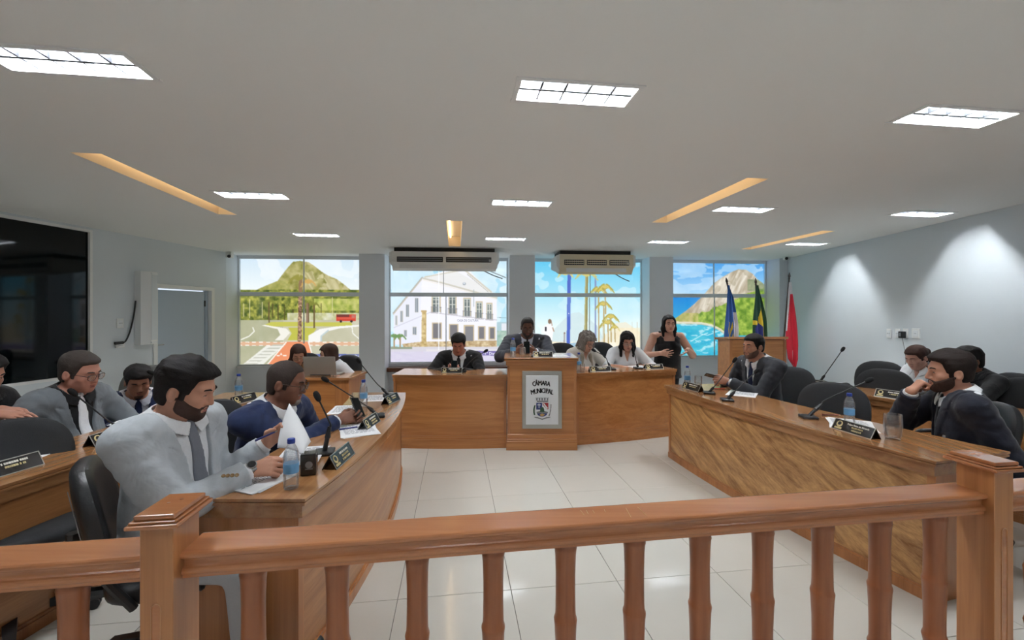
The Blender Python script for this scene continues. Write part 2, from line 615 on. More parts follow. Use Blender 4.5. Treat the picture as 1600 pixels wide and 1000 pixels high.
# dark internal window on the left wall
bm = bmesh.new()
s0, s1, z0, z1 = DG
for a, b, c, d in ((s0 - .02, s0 + .012, z0 - .02, z1 + .02), (s1 - .012, s1 + .02, z0 - .02, z1 + .02), (s0, s1, z0 - .02, z0 + .012), (s0, s1, z1 - .012, z1 + .02)):
    add_box(bm, a, b, -.012, .06, c, d)
w5 = tag(lobj('window_5', bm, M['white']), kind='structure')
n = 3
for k in range(n):
    a, b = s0 + (s1 - s0) * k / n, s0 + (s1 - s0) * (k + 1) / n
    obj('pane', box(a + .002, b - .002, .02, .03, z0, z1), M['dark_glass'], w5)
obj('back_board', box(s0, s1, .1, .12, z0, z1), M['black'], w5)

# door, ajar outwards
s0, s1, z0, z1 = DR
bm = bmesh.new()
for a, b, c, d in ((s0 - .055, s0 + .01, 0, z1 + .045), (s1 - .01, s1 + .055, 0, z1 + .045), (s0, s1, z1 - .01, z1 + .045)):
    add_box(bm, a, b, -.02, .15, c, d)
door = tag(lobj('door_1', bm, M['white'], bevel=.003, seg=1), kind='structure')
leaf = empty('door_leaf_hinge'); leaf_bm = box(-(s1 - s0) + .08, -.07, 0, .035, .01, z1 - .03)
bpy.data.objects.remove(leaf)
leaf = obj('door_leaf', leaf_bm, M['door'], door, bevel=.002, seg=1)
leaf.location = (s1 - .012, .045, 0)
leaf.rotation_euler = (0, 0, math.radians(-9))
obj('door_jamb', box(s1 - .07, s1 - .012, .05, .09, .01, z1 - .012), M['door'], door)
obj('hinge', box(-.075, -.055, -.012, .004, 1.62, 1.72), M['black'], leaf)
obj('door_handle', tube([(-(s1 - s0) + .14, 0, 1.02), (-(s1 - s0) + .14, -.04, 1.02), (-(s1 - s0) + .25, -.045, 1.02)], .009, 8), M['chrome'], leaf, smooth=True)

# --- window wall: piers, sills, windows
e_b = (PB - PA).normalized(); ab = math.atan2(e_b.y, e_b.x)
kx = math.sqrt(1 + .0802 ** 2)
sB = lambda X: (X + 5.14) * kx
REC = 0.42
def bobj(name, bm, m, parent=None, **k):
    o = obj(name, bm, m, parent, **k)
    if parent is None:
        o.location = (PA.x, PA.y, 0); o.rotation_euler = (0, 0, ab)
    return o
def bw(s, t, z):
    """window wall local to world"""
    return Vector((PA.x + s * math.cos(ab) - t * math.sin(ab), PA.y + s * math.sin(ab) + t * math.cos(ab), z))

piers = [(-0.14, 0.0), (sB(-2.813), sB(-2.353)), (sB(-.048), sB(.4376)), (sB(2.672), sB(3.146)), (sB(5.328), sB(5.489) + .3)]
for a, b in piers:
    o = bobj('pillar', box(a, b, 0, REC + .2, -.1, WALL_TOP), M['pier'] if a > 0 else M['wall'], bevel=.004, seg=1)
    tag(o, kind='structure')
sills = [.51, .53, .56, .61]
ZT, ZTR = 2.565, 1.87
spans = [(piers[i][1], piers[i + 1][0]) for i in range(4)]
bm = bmesh.new()
for i in range(4):
    add_box(bm, spans[i][0], spans[i][1], REC - .06, REC + .2, -.1, sills[i])
    add_box(bm, spans[i][0], spans[i][1], REC - .06, REC + .2, ZT + .02, WALL_TOP)
tag(bobj('wall_back', bm, M['pier']), kind='structure')

# ------------------------------------------------------------------ printed films on the windows (flat pictures lit by the daylight behind)
class Paint:
    """small raster painter in picture coordinates"""
    def __init__(s, X, Y, base):
        s.X, s.Y = X, Y
        s.img = np.empty(X.shape + (3,), np.float32); s.img[:] = base
    def put(s, mask, col, a=1.0):
        col = np.asarray(col, np.float32)
        w = (mask.astype(np.float32) * a)[..., None]
        s.img = s.img * (1 - w) + col * w
    def pmask(s, pts):
        X, Y = s.X, s.Y
        ins = np.zeros(X.shape, bool)
        n = len(pts)
        for i in range(n):
            x0, y0 = pts[i]; x1, y1 = pts[(i + 1) % n]
            if y0 == y1: continue
            c = ((y0 > Y) != (y1 > Y)) & (X < (x1 - x0) * (Y - y0) / (y1 - y0) + x0)
            ins ^= c
        return ins
    def poly(s, pts, col, a=1.0): s.put(s.pmask(pts), col, a)
    def line(s, pts, w, col, a=1.0):
        m = np.zeros(s.X.shape, bool)
        for (x0, y0), (x1, y1) in zip(pts[:-1], pts[1:]):
            dx, dy = x1 - x0, y1 - y0
            t = np.clip(((s.X - x0) * dx + (s.Y - y0) * dy) / (dx * dx + dy * dy + 1e-9), 0, 1)
            m |= (s.X - x0 - t * dx) ** 2 + (s.Y - y0 - t * dy) ** 2 < (w / 2) ** 2
        s.put(m, col, a)
    def rect(s, x0, y0, x1, y1, col, a=1.0): s.put((s.X > x0) & (s.X < x1) & (s.Y > y0) & (s.Y < y1), col, a)
    def ell(s, x, y, rx, ry, col, a=1.0): s.put(((s.X - x) / rx) ** 2 + ((s.Y - y) / ry) ** 2 < 1, col, a)
    def noise(s, sc, seed, oct=3, sy=None):
        r = np.random.default_rng(seed); out = np.zeros(s.X.shape, np.float32); amp = 1.0; tot = 0
        sy = sy or sc
        for o in range(oct):
            g = r.random((64, 64)).astype(np.float32)
            x = s.X / sc * 2 ** o + 7.3 * o; y = s.Y / sy * 2 ** o + 3.1 * o
            xi, yi = np.floor(x).astype(int), np.floor(y).astype(int); fx, fy = x - xi, y - yi
            fx = fx * fx * (3 - 2 * fx); fy = fy * fy * (3 - 2 * fy)
            A = g[yi % 64, xi % 64]; B = g[yi % 64, (xi + 1) % 64]; C = g[(yi + 1) % 64, xi % 64]; D = g[(yi + 1) % 64, (xi + 1) % 64]
            out += amp * ((A * (1 - fx) + B * fx) * (1 - fy) + (C * (1 - fx) + D * fx) * fy); tot += amp; amp *= .5
        return out / tot
    def tint(s, mask, f, lo, hi, a=1.0):
        f = np.clip(f, 0, 1)[..., None]
        col = np.asarray(lo, np.float32) * (1 - f) + np.asarray(hi, np.float32) * f
        w = (mask.astype(np.float32) * a)[..., None]
        s.img = s.img * (1 - w) + col * w


def palm(p, x, y, r, col, seed, n=9, droop=.6, w=2.0):
    rr = random.Random(seed)
    for k in range(n):
        a = PI * (k + .5) / n + rr.uniform(-.15, .15)
        ex, ey = x + r * math.cos(a), y - r * math.sin(a) * .8
        pts = [(x, y), ((x + ex) / 2, (y + ey) / 2 - r * .12), (ex, ey + r * droop)]
        p.line(pts, w, col, .9)


def paint_mountain(X, Y):                      # zoomed coordinates of the first window
    p = Paint(X, Y, (222, 236, 244))
    p.tint(np.ones_like(X, bool), (Y - 100) / 260, (206, 226, 240), (240, 246, 246))
    p.tint(p.noise(160, 3) > .55, p.noise(90, 4), (226, 238, 246), (248, 250, 250), .6)
    mtn = [(60, 360), (200, 345), (300, 300), (380, 268), (420, 215), (455, 170), (490, 132), (540, 126), (600, 134), (640, 160), (690, 200), (740, 230), (800, 255), (850, 290), (890, 325), (940, 350), (1010, 365)]
    m = p.pmask(mtn)
    p.tint(m, p.noise(40, 5, 4) * 1.6 - .3, (132, 132, 62), (208, 198, 146))
    rx = X - .6 * Y
    q = Paint(rx, Y, (0, 0, 0))
    p.tint(m & (X > 560) & (p.noise(60, 8) > .42), q.noise(16, 9, 2, 120) * 1.8 - .4, (170, 160, 112), (222, 214, 178), .7)
    p.tint(m & (Y > 265) & (X < 470), p.noise(14, 10), (128, 140, 66), (196, 188, 110), .6)
    p.tint((Y > 330) & (Y < 560), p.noise(22, 11, 4) * 1.8 - .45, (72, 88, 40), (196, 192, 92))
    p.tint((Y > 395) & (Y < 480) & (X > 640), p.noise(30, 12) * 1.5 - .2, (150, 170, 70), (226, 222, 140), .8)
    for x, t, b in ((182, 400, 530), (272, 420, 530), (345, 430, 525), (385, 440, 560), (430, 440, 560), (318, 430, 570), (490, 470, 560), (770, 385, 520), (140, 430, 520), (690, 430, 520)):
        p.line([(x, t), (x, b)], 7, (222, 214, 166) if x < 300 or x > 700 else (86, 76, 44), .85)
    p.tint((Y > 495) & (Y < 560) & (X > 450) & (X < 960), p.noise(30, 14) * 1.6 - .3, (196, 196, 150), (246, 244, 232), .8)
    p.tint(Y > 545, p.noise(120, 15), (186, 184, 156), (214, 210, 190))
    p.tint((Y > 545) & (X < 420), p.noise(70, 16), (160, 164, 130), (190, 188, 160), .9)
    p.poly([(270, 590), (330, 560), (900, 560), (920, 590)], (196, 194, 92))
    p.poly([(455, 600), (660, 600), (600, 690), (450, 690), (480, 640)], (192, 190, 84))
    p.line([(110, 690), (180, 660), (215, 625), (205, 600)], 8, (240, 240, 230))
    p.poly([(360, 690), (400, 650), (380, 610), (270, 585), (290, 580), (440, 605), (470, 635), (420, 690)], (238, 236, 226))
    p.poly([(600, 700), (600, 655), (680, 610), (800, 590), (960, 580), (960, 592), (820, 605), (720, 630), (690, 660), (690, 700)], (240, 240, 236))
    p.line([(690, 700), (690, 660), (740, 620)], 10, (190, 206, 210))
    p.line([(910, 600), (915, 640), (960, 680)], 7, (240, 240, 234))
    p.rect(90, 700, 1010, 728, (226, 178, 146), .9)
    for k in range(18):
        p.rect(100 + k * 50, 700, 128 + k * 50, 706, (246, 240, 230)); p.rect(100 + k * 50, 722, 128 + k * 50, 728, (246, 240, 230))
    p.poly([(295, 880), (450, 700), (600, 700), (650, 880)], (232, 146, 104))
    p.poly([(110, 880), (300, 728), (420, 728), (260, 880)], (238, 238, 232), .9)
    for k in range(7):
        x = 135 + k * 32; y = 862 - k * 22
        p.poly([(x, y), (x + 90, y), (x + 112, y - 10), (x + 24, y - 10)], (196, 196, 184))
    p.line([(600, 700), (640, 840)], 9, (244, 240, 232)); p.line([(440, 705), (292, 880)], 9, (244, 240, 232))
    p.poly([(375, 795), (445, 795), (445, 802), (420, 802), (405, 775), (395, 802), (375, 802)], (246, 240, 232))
    p.rect(798, 505, 935, 553, (206, 74, 58)); p.rect(800, 505, 890, 524, (120, 60, 56)); p.rect(905, 512, 932, 530, (190, 120, 110)); p.rect(805, 530, 930, 535, (226, 110, 90))
    p.ell(830, 555, 9, 9, (60, 50, 50)); p.ell(905, 555, 9, 9, (60, 50, 50))
    for x, s in ((640, 440), (320, 420), (600, 430)):
        palm(p, x, s, 40, (128, 132, 60), x, 7, .5, 8)
        p.line([(x, s), (x, 600 if x > 600 else 560)], 10, (110, 92, 60))
    p.line([(545, 250), (535, 690)], 26, (146, 118, 88)); p.tint((abs(X - 540) < 13) & (Y > 380) & (Y < 690), p.noise(9, 20, 2) * 2 - .5, (96, 70, 60), (206, 170, 136))
    p.line([(590, 430), (590, 560)], 16, (140, 110, 96), .8)
    palm(p, 530, 262, 70, (150, 146, 70), 2, 9, .4, 11); palm(p, 600, 285, 55, (206, 166, 96), 5, 9, .5, 8)
    p.rect(640, 787, 1010, 820, (96, 108, 168))
    return p.img


def paint_house(X, Y):
    p = Paint(X, Y, (190, 224, 240))
    p.tint(np.ones_like(X, bool), (Y - 60) / 650, (164, 214, 238), (196, 232, 244))
    p.tint(p.noise(150, 31) > .48, p.noise(70, 32), (206, 230, 242), (244, 250, 252), .7)
    # flank and front of the white house
    p.poly([(70, 495), (270, 245), (340, 270), (340, 720), (70, 720)], (232, 234, 246))
    p.poly([(270, 245), (300, 240), (560, 150), (800, 385), (800, 720), (250, 740), (260, 480)], (240, 240, 248))
    p.poly([(285, 245), (500, 190), (770, 345), (800, 390), (640, 350)], (232, 232, 232))
    p.line([(66, 496), (272, 242)], 9, (176, 176, 172)); p.line([(66, 506), (268, 256)], 6, (206, 196, 176))
    p.line([(280, 250), (420, 284), (640, 345), (800, 388)], 12, (206, 202, 190)); p.line([(280, 262), (640, 357), (800, 400)], 5, (238, 232, 220))
    p.line([(290, 240), (570, 188)], 9, (210, 206, 192)); p.line([(570, 188), (760, 345)], 12, (208, 204, 190)); p.line([(590, 220), (740, 345)], 5, (186, 184, 176))
    p.ell(570, 288, 11, 11, (150, 158, 166)); p.ell(570, 285, 7, 7, (214, 222, 232))
    p.line([(330, 490), (560, 520), (800, 545)], 7, (206, 204, 212)); p.line([(70, 600), (330, 490)], 6, (208, 208, 222))
    stone, dark = (206, 190, 160), (106, 116, 116)
    for x, y, w, h in ((370, 435, 52, 110), (486, 440, 46, 122), (590, 457, 42, 124), (676, 476, 38, 112), (748, 485, 32, 108)):
        p.rect(x - w / 2 - 6, y - h / 2 - 8, x + w / 2 + 6, y + h / 2, stone)
        p.rect(x - w / 2, y - h / 2, x + w / 2, y + h / 2, (190, 200, 196)); p.rect(x - w / 2 + 4, y - h / 2 + 8, x + w / 2 - 4, y + h / 2, dark)
        p.rect(x - 3, y - h / 2, x + 3, y + h / 2, (214, 216, 210)); p.rect(x - w / 2, y - 8, x + w / 2, y - 3, (214, 216, 210))
        p.rect(x - w / 2 + 4, y - h / 2 + 20, x + w / 2 - 4, y - h / 2 + 23, (214, 216, 210))
        for k in range(7):
            p.line([(x - w / 2 - 8 + k * (w + 16) / 6, y + h / 2 - 36), (x - w / 2 - 8 + k * (w + 16) / 6, y + h / 2 + 4)], 2, (120, 122, 130))
        p.line([(x - w / 2 - 10, y + h / 2 - 38), (x + w / 2 + 10, y + h / 2 - 34)], 4, (130, 130, 138)); p.line([(x - w / 2 - 10, y + h / 2 + 4), (x + w / 2 + 10, y + h / 2 + 8)], 6, (190, 186, 190))
    for x, y, w, h in ((376, 622, 54, 104), (495, 630, 50, 96), (693, 637, 38, 84), (767, 640, 32, 76)):
        p.rect(x - w / 2 - 8, y - h / 2 - 8, x + w / 2 + 8, y + h / 2 + 8, stone); p.rect(x - w / 2, y - h / 2, x + w / 2, y + h / 2, (126, 124, 128))
    p.rect(566, 580, 642, 730, stone); p.rect(577, 590, 632, 730, (138, 138, 142))
    for x, y, w, h in ((232, 440, 22, 100), (167, 480, 18, 84), (125, 520, 14, 76), (87, 548, 10, 64), (217, 622, 22, 52), (152, 640, 16, 44)):
        p.rect(x - w / 2 - 3, y - h / 2 - 3, x + w / 2 + 3, y + h / 2 + 3, (214, 210, 200)); p.rect(x - w / 2, y - h / 2, x + w / 2, y + h / 2, (140, 150, 160)); p.rect(x - 2, y - h / 2, x + 1, y + h / 2, (206, 208, 210))
    m = p.pmask([(130, 715), (260, 700), (800, 690), (830, 735), (140, 745)])
    p.tint(m, p.noise(16, 35, 2) * 1.8 - .4, (176, 150, 112), (224, 206, 170))
    m = p.pmask([(268, 490), (300, 482), (300, 690), (312, 750), (256, 755), (266, 690)])
    p.tint(m, p.noise(16, 36, 2) * 1.8 - .4, (176, 150, 96), (226, 206, 156))
    p.rect(264, 478, 304, 490, (196, 170, 120))
    p.tint(Y > 735, (Y - 735) / 130, (214, 212, 220), (214, 208, 230)); p.tint(Y > 770, p.noise(50, 38, 3, 12), (206, 200, 226), (226, 222, 238), .8)
    p.rect(40, 735, 200, 752, (150, 160, 140)); p.rect(300, 752, 860, 768, (226, 222, 226))
    for x in (72, 115):
        p.line([(x, 665), (x, 735)], 12, (176, 150, 116)); palm(p, x, 668, 42, (116, 150, 96), x, 9, .55, 8)
    p.rect(800, 560, 870, 735, (176, 204, 214)); p.rect(835, 570, 870, 690, (226, 230, 238)); p.tint((X > 805) & (Y > 620) & (Y < 730), p.noise(20, 39), (120, 160, 140), (200, 216, 200), .8)
    p.line([(805, 528), (870, 530)], 3, (130, 150, 160)); p.line([(745, 195), (865, 245)], 5, (90, 100, 104))
    p.rect(384, 190, 392, 760, (246, 248, 252), .8); p.rect(436, 380, 446, 700, (186, 204, 222), .8); p.rect(632, 330, 640, 450, (170, 180, 186), .7)
    p.rect(650, 765, 846, 798, (120, 108, 168))
    return p.img


def paint_beach(X, Y):
    p = Paint(X, Y, (200, 236, 246))
    p.tint(np.ones_like(X, bool), (Y - 110) / 520, (96, 196, 236), (240, 250, 246))
    p.tint(p.noise(130, 51) > .55, p.noise(70, 52), (190, 232, 244), (240, 250, 250), .5)
    p.poly([(340, 720), (400, 600), (460, 540), (520, 495), (570, 490), (640, 540), (700, 590), (760, 720)], (206, 226, 230), .85)
    p.poly([(700, 720), (820, 570), (900, 560), (1010, 640), (1010, 720)], (236, 232, 212), .9)
    p.tint(Y > 700, p.noise(60, 53), (236, 226, 196), (250, 246, 232))
    p.poly([(380, 715), (560, 705), (720, 720), (700, 745), (380, 740)], (166, 196, 216)); p.rect(255, 745, 1010, 790, (206, 204, 224)); p.rect(255, 770, 1010, 800, (150, 134, 190), .9)
    p.line([(498, 180), (491, 705)], 25, (84, 108, 196)); p.rect(487, 370, 504, 520, (104, 130, 206))
    p.ell(494, 500, 4, 4, (240, 240, 250))
    p.line([(622, 220), (615, 640)], 22, (176, 172, 120)); p.line([(625, 220), (619, 640)], 8, (140, 130, 84))
    p.line([(683, 240), (684, 690)], 12, (136, 148, 190))
    palm(p, 620, 235, 80, (206, 196, 120), 3, 10, .4, 9); palm(p, 470, 225, 55, (214, 204, 130), 4, 8, .4, 8)
    for x, t, b, r in ((705, 330, 720, 70), (742, 430, 720, 60), (772, 560, 720, 60), (752, 310, 500, 66), (792, 520, 700, 60), (820, 590, 700, 36)):
        p.line([(x, t), (x + 4, b)], 9, (188, 166, 116)); palm(p, x, t + 14, r, (176, 166, 82), x, 10, .55, 8); palm(p, x, t + 10, r * .7, (214, 196, 110), x + 1, 8, .7, 6)
    for x in (735, 980, 945):
        p.line([(x, 560), (x, 720)], 3, (206, 200, 180))
    p.tint((X > 830) & (Y > 600) & (Y < 740), p.noise(30, 56), (238, 220, 176), (250, 240, 214), .6)
    # walker in white shirt
    p.ell(359, 556, 13, 17, (140, 116, 96)); p.poly([(318, 590), (345, 574), (372, 576), (384, 600), (384, 630), (376, 690), (328, 692), (326, 640), (314, 640)], (246, 246, 246))
    p.poly([(326, 690), (376, 690), (374, 722), (352, 724), (330, 722)], (166, 160, 150)); p.line([(340, 720), (342, 770)], 12, (150, 120, 100)); p.line([(364, 720), (366, 770)], 12, (150, 120, 100))
    p.rect(324, 595, 336, 625, (60, 60, 70)); p.line([(380, 600), (388, 625)], 8, (180, 150, 130)); p.line([(372, 565), (376, 585)], 5, (170, 130, 110))
    p.ell(464, 640, 6, 8, (140, 120, 110)); p.line([(464, 648), (462, 700)], 11, (170, 166, 166))
    return p.img


def paint_island(X, Y):
    p = Paint(X, Y, (120, 190, 236))
    p.tint(np.ones_like(X, bool), (Y - 120) / 230, (74, 156, 226), (176, 216, 244))
    p.tint((p.noise(120, 71, 3, 40) > .5) & (Y < 340), p.noise(60, 72), (160, 206, 240), (226, 238, 248), .6)
    p.tint(Y > 338, (Y - 338) / 180, (34, 132, 214), (60, 168, 214))
    p.tint(Y > 500, p.noise(60, 73, 3, 24), (34, 160, 204), (96, 206, 220))
    rock = [(228, 490), (300, 440), (360, 390), (420, 330), (480, 262), (530, 225), (590, 190), (640, 170), (690, 172), (735, 200), (765, 235), (800, 260), (830, 300), (830, 600), (560, 600), (480, 540), (400, 520), (230, 515)]
    m = p.pmask(rock)
    q = Paint(X + .5 * Y, Y, (0, 0, 0))
    p.tint(m, q.noise(18, 74, 3, 90) * 1.7 - .35, (170, 156, 132), (232, 226, 212))
    p.tint(m & (p.noise(50, 75) > .6), p.noise(20, 76), (146, 136, 112), (200, 190, 166), .5)
    edge = 470 - (X - 370) * .42 + 30 * (p.noise(40, 77) - .5)
    p.tint(m & (Y > edge) & (X > 350), p.noise(22, 78, 4) * 1.7 - .35, (92, 132, 44), (184, 206, 92))
    p.tint(m & (X < 380) & (Y > 455), p.noise(22, 79, 3) * 1.5 - .2, (150, 160, 70), (206, 194, 126), .8)
    p.tint(m & (X > 700) & (Y > 235) & (Y < 310), p.noise(14, 80), (96, 120, 84), (160, 170, 130), .7)
    for pts in ([(230, 516), (400, 520), (470, 535), (520, 560), (560, 590)],):
        p.line(pts, 13, (230, 222, 200), .9); p.line([(x, y + 8) for x, y in pts], 6, (200, 186, 160), .8)
    p.tint((p.noise(40, 82, 3, 14) > .64) & (Y > 520) & ~m, p.noise(20, 83), (170, 226, 236), (226, 244, 248), .7)
    p.line([(330, 640), (400, 600), (440, 585)], 6, (200, 238, 244), .8); p.line([(390, 590), (440, 600), (520, 570)], 5, (214, 240, 246), .8)
    return p.img


PM = bpy.data.materials.new('window_film_print')
PM.use_nodes = True
_n = PM.node_tree
_n.nodes.remove(_n.nodes['Principled BSDF'])
_a = _n.nodes.new('ShaderNodeAttribute'); _a.attribute_name = 'print'; _a.attribute_type = 'GEOMETRY'
_e = _n.nodes.new('ShaderNodeEmission'); _e.inputs[1].default_value = PRINT_STRENGTH
_g = _n.nodes.new('ShaderNodeBsdfGlossy'); _g.inputs['Roughness'].default_value = 0.1
_m = _n.nodes.new('ShaderNodeMixShader'); _m.inputs[0].default_value = 0.05
_n.links.new(_a.outputs['Color'], _e.inputs[0])
_n.links.new(_e.outputs[0], _m.inputs[1]); _n.links.new(_g.outputs[0], _m.inputs[2])
_n.links.new(_m.outputs[0], _n.nodes['Material Output'].inputs[0])

# photo pixel -> drawing coordinates of each picture
draw = [(350, 380, 4.545, paint_mountain), (600, 380, 4.545, paint_house), (780, 380, 4.546, paint_beach), (1000, 380, 4.168, paint_island)]
mull = [(475, 475), (693, 697), (922, 921), (1115, 1116)]


def s_at(px, t):
    """coordinate along the window wall of the plane offset t that stands at photo column px"""
    c, s_ = math.cos(ab), math.sin(ab)
    k = (px - 800) / F
    # X = PA.x + s c - t s_ ; Y = PA.y + s s_ + t c ; X = k Y
    return (k * (PA.y + t * c) - PA.x + t * s_) / (c - k * s_)


def pane(parent, s0, s1, z0, z1, spec):
    ox, oy, sc, fn = spec
    t = REC + .012
    nx = max(8, int((s1 - s0) * 140)); nz = max(8, int((z1 - z0) * 140))
    S, Z = np.meshgrid(np.linspace(s0, s1, nx), np.linspace(z1, z0, nz))
    c, s_ = math.cos(ab), math.sin(ab)
    Xw = PA.x + S * c - t * s_; Yw = PA.y + S * s_ + t * c
    px = 800 + F * Xw / Yw; py = 490 - F * (Z - EYE) / Yw
    img = fn((px - ox) * sc, (py - oy) * sc) / 255.0
    b = np.pad(img, ((1, 1), (1, 1), (0, 0)), 'edge')                 # soften the raster's stair steps
    img = .4 * img + .1 * (b[:-2, 1:-1] + b[2:, 1:-1] + b[1:-1, :-2] + b[1:-1, 2:]) + .05 * (b[:-2, :-2] + b[2:, 2:] + b[:-2, 2:] + b[2:, :-2])
    lincol = np.where(img <= .04045, img / 12.92, ((np.clip(img, 0, 1) + .055) / 1.055) ** 2.4)
    co = np.stack([S, np.full_like(S, t), Z], -1).reshape(-1, 3)
    idx = np.arange(nx * nz).reshape(nz, nx)
    q = np.stack([idx[:-1, :-1], idx[1:, :-1], idx[1:, 1:], idx[:-1, 1:]], -1).reshape(-1, 4)
    me = mesh_np('pane', co, q)
    at = me.color_attributes.new('print', 'FLOAT_COLOR', 'POINT')
    at.data.foreach_set('color', np.concatenate([lincol.reshape(-1, 3), np.ones((nx * nz, 1))], 1).astype(np.float32).ravel())
    return link_mesh('pane', me, PM, parent)


def mesh_np(name, co, quads):
    me = bpy.data.meshes.new(name)
    me.vertices.add(len(co)); me.vertices.foreach_set('co', np.asarray(co, np.float32).ravel())
    me.loops.add(len(quads) * 4); me.loops.foreach_set('vertex_index', np.asarray(quads, np.int32).ravel())
    me.polygons.add(len(quads))
    me.polygons.foreach_set('loop_start', np.arange(0, len(quads) * 4, 4, dtype=np.int32))
    me.update(calc_edges=True)
    me.polygons.foreach_set('use_smooth', np.ones(len(quads), bool))
    me.update()
    return me


M['banner_text'] = emit('banner_text', rgb(240, 240, 250), 1.0)
M['facade_text'] = emit('facade_text', rgb(70, 80, 110), 1.0)


def film_text(par, s, px, py, hpx, m, width_px, px_edge=None):
    t = REC + .006
    sx0 = s_at(px, t)
    Yw = PA.y + sx0 * math.sin(ab) + t * math.cos(ab)
    z = EYE - (py - 490) / F * Yw
    size = hpx / F * Yw
    T = Matrix.Translation((sx0, t, z)) @ Matrix.Rotation(PI / 2, 4, 'X')
    o = text_mesh(s, size, m, par, T)
    w = max(v.co.x for v in o.data.vertices) - min(v.co.x for v in o.data.vertices)
    k = (width_px / F * Yw) / w
    for v in o.data.vertices:
        v.co.x = sx0 + (v.co.x - sx0) * k
    return o


for i in range(4):
    s0, s1 = spans[i]
    z0, z1 = sills[i], ZT
    fw = .028
    bm = bmesh.new()
    for a, b, c, d in ((s0, s0 + fw, z0, z1), (s1 - fw, s1, z0, z1), (s0, s1, z0, z0 + fw), (s0, s1, z1 - fw, z1 + .02)):
        add_box(bm, a, b, REC - .03, REC + .04, c, d)
    w = tag(bobj('window_%d' % (i + 1), bm, M['frame']), kind='structure')
    obj('transom', box(s0 + fw, s1 - fw, REC - .045, REC + .03, ZTR - .038, ZTR + .038), M['frame'], w, bevel=.004, seg=1)
    mu, ml = s_at(mull[i][0], REC), s_at(mull[i][1], REC)
    mw = .011 if i in (0, 3) else .007
    zl = z0 + fw if i != 0 else z0 + .42
    obj('mullion', box(mu - mw, mu + mw, REC - .012, REC + .008, ZTR + .038, z1 - fw), M['frame'], w)
    obj('mullion', box(ml - mw, ml + mw, REC - .012, REC + .008, zl, ZTR - .038), M['frame'], w)
    for a, b, c, d in ((s0, mu, ZTR, z1), (mu, s1, ZTR, z1), (s0, ml, z0, ZTR), (ml, s1, z0, ZTR)):
        pane(w, a, b, c, d, draw[i])
    # sill board
    if i in (1, 2):
        obj('window_sill', box(s0 + .01, s1 - .01, REC - .30, REC - .06, z0 - .13, z0 - .05), M['wood_dark'], w, bevel=.006)
    else:
        obj('window_sill', box(s0, s1, REC - .09, REC - .02, z0 - .025, z0), M['frame'], w)
    if i == 0:
        film_text(w, 'E', 494.5, 557, 6.0, M['banner_text'], 3.5)
        film_text(w, 'eiros - 2º Distrito', 551, 557, 6.0, M['banner_text'], 44)
    if i == 1:
        film_text(w, 'CASA DE CULTURA', 731, 501, 5.0, M['facade_text'], 33)
        film_text(w, '1º Distrito', 770, 552.5, 6.0, M['banner_text'], 24)
        film_text(w, 'ltura -', 750, 552.5, 6.0, M['banner_text'], 14)

# ------------------------------------------------------------------ figures: implicit surfaces meshed with surface nets
def n3(v):
    v = np.asarray(v, np.float64); return v / (np.linalg.norm(v) + 1e-12)


def smin(a, b, k):
    if k <= 0: return np.minimum(a, b)
    h = np.clip(0.5 + 0.5 * (b - a) / k, 0, 1)
    return b + (a - b) * h - k * h * (1 - h)


def smax(a, b, k): return -smin(-a, -b, k)


def sd_cap(P, a, b, r0, r1=None):
    r1 = r0 if r1 is None else r1
    a, b = np.asarray(a, np.float32), np.asarray(b, np.float32)
    d = b - a; L2 = float(d @ d) + 1e-9
    pa = P - a
    t = np.clip((pa @ d) / L2, 0, 1)
    q = pa - t[..., None] * d
    return np.sqrt((q * q).sum(-1)) - (r0 + (r1 - r0) * t)


def sd_ell(P, c, r, R=None):
    q = P - np.asarray(c, np.float32)
    if R is not None: q = q @ np.asarray(R, np.float32)
    r = np.asarray(r, np.float32)
    u = q / r
    k0 = np.sqrt((u * u).sum(-1)) + 1e-6
    w = u / r
    k1 = np.sqrt((w * w).sum(-1)) + 1e-6
    return k0 * (k0 - 1) / k1


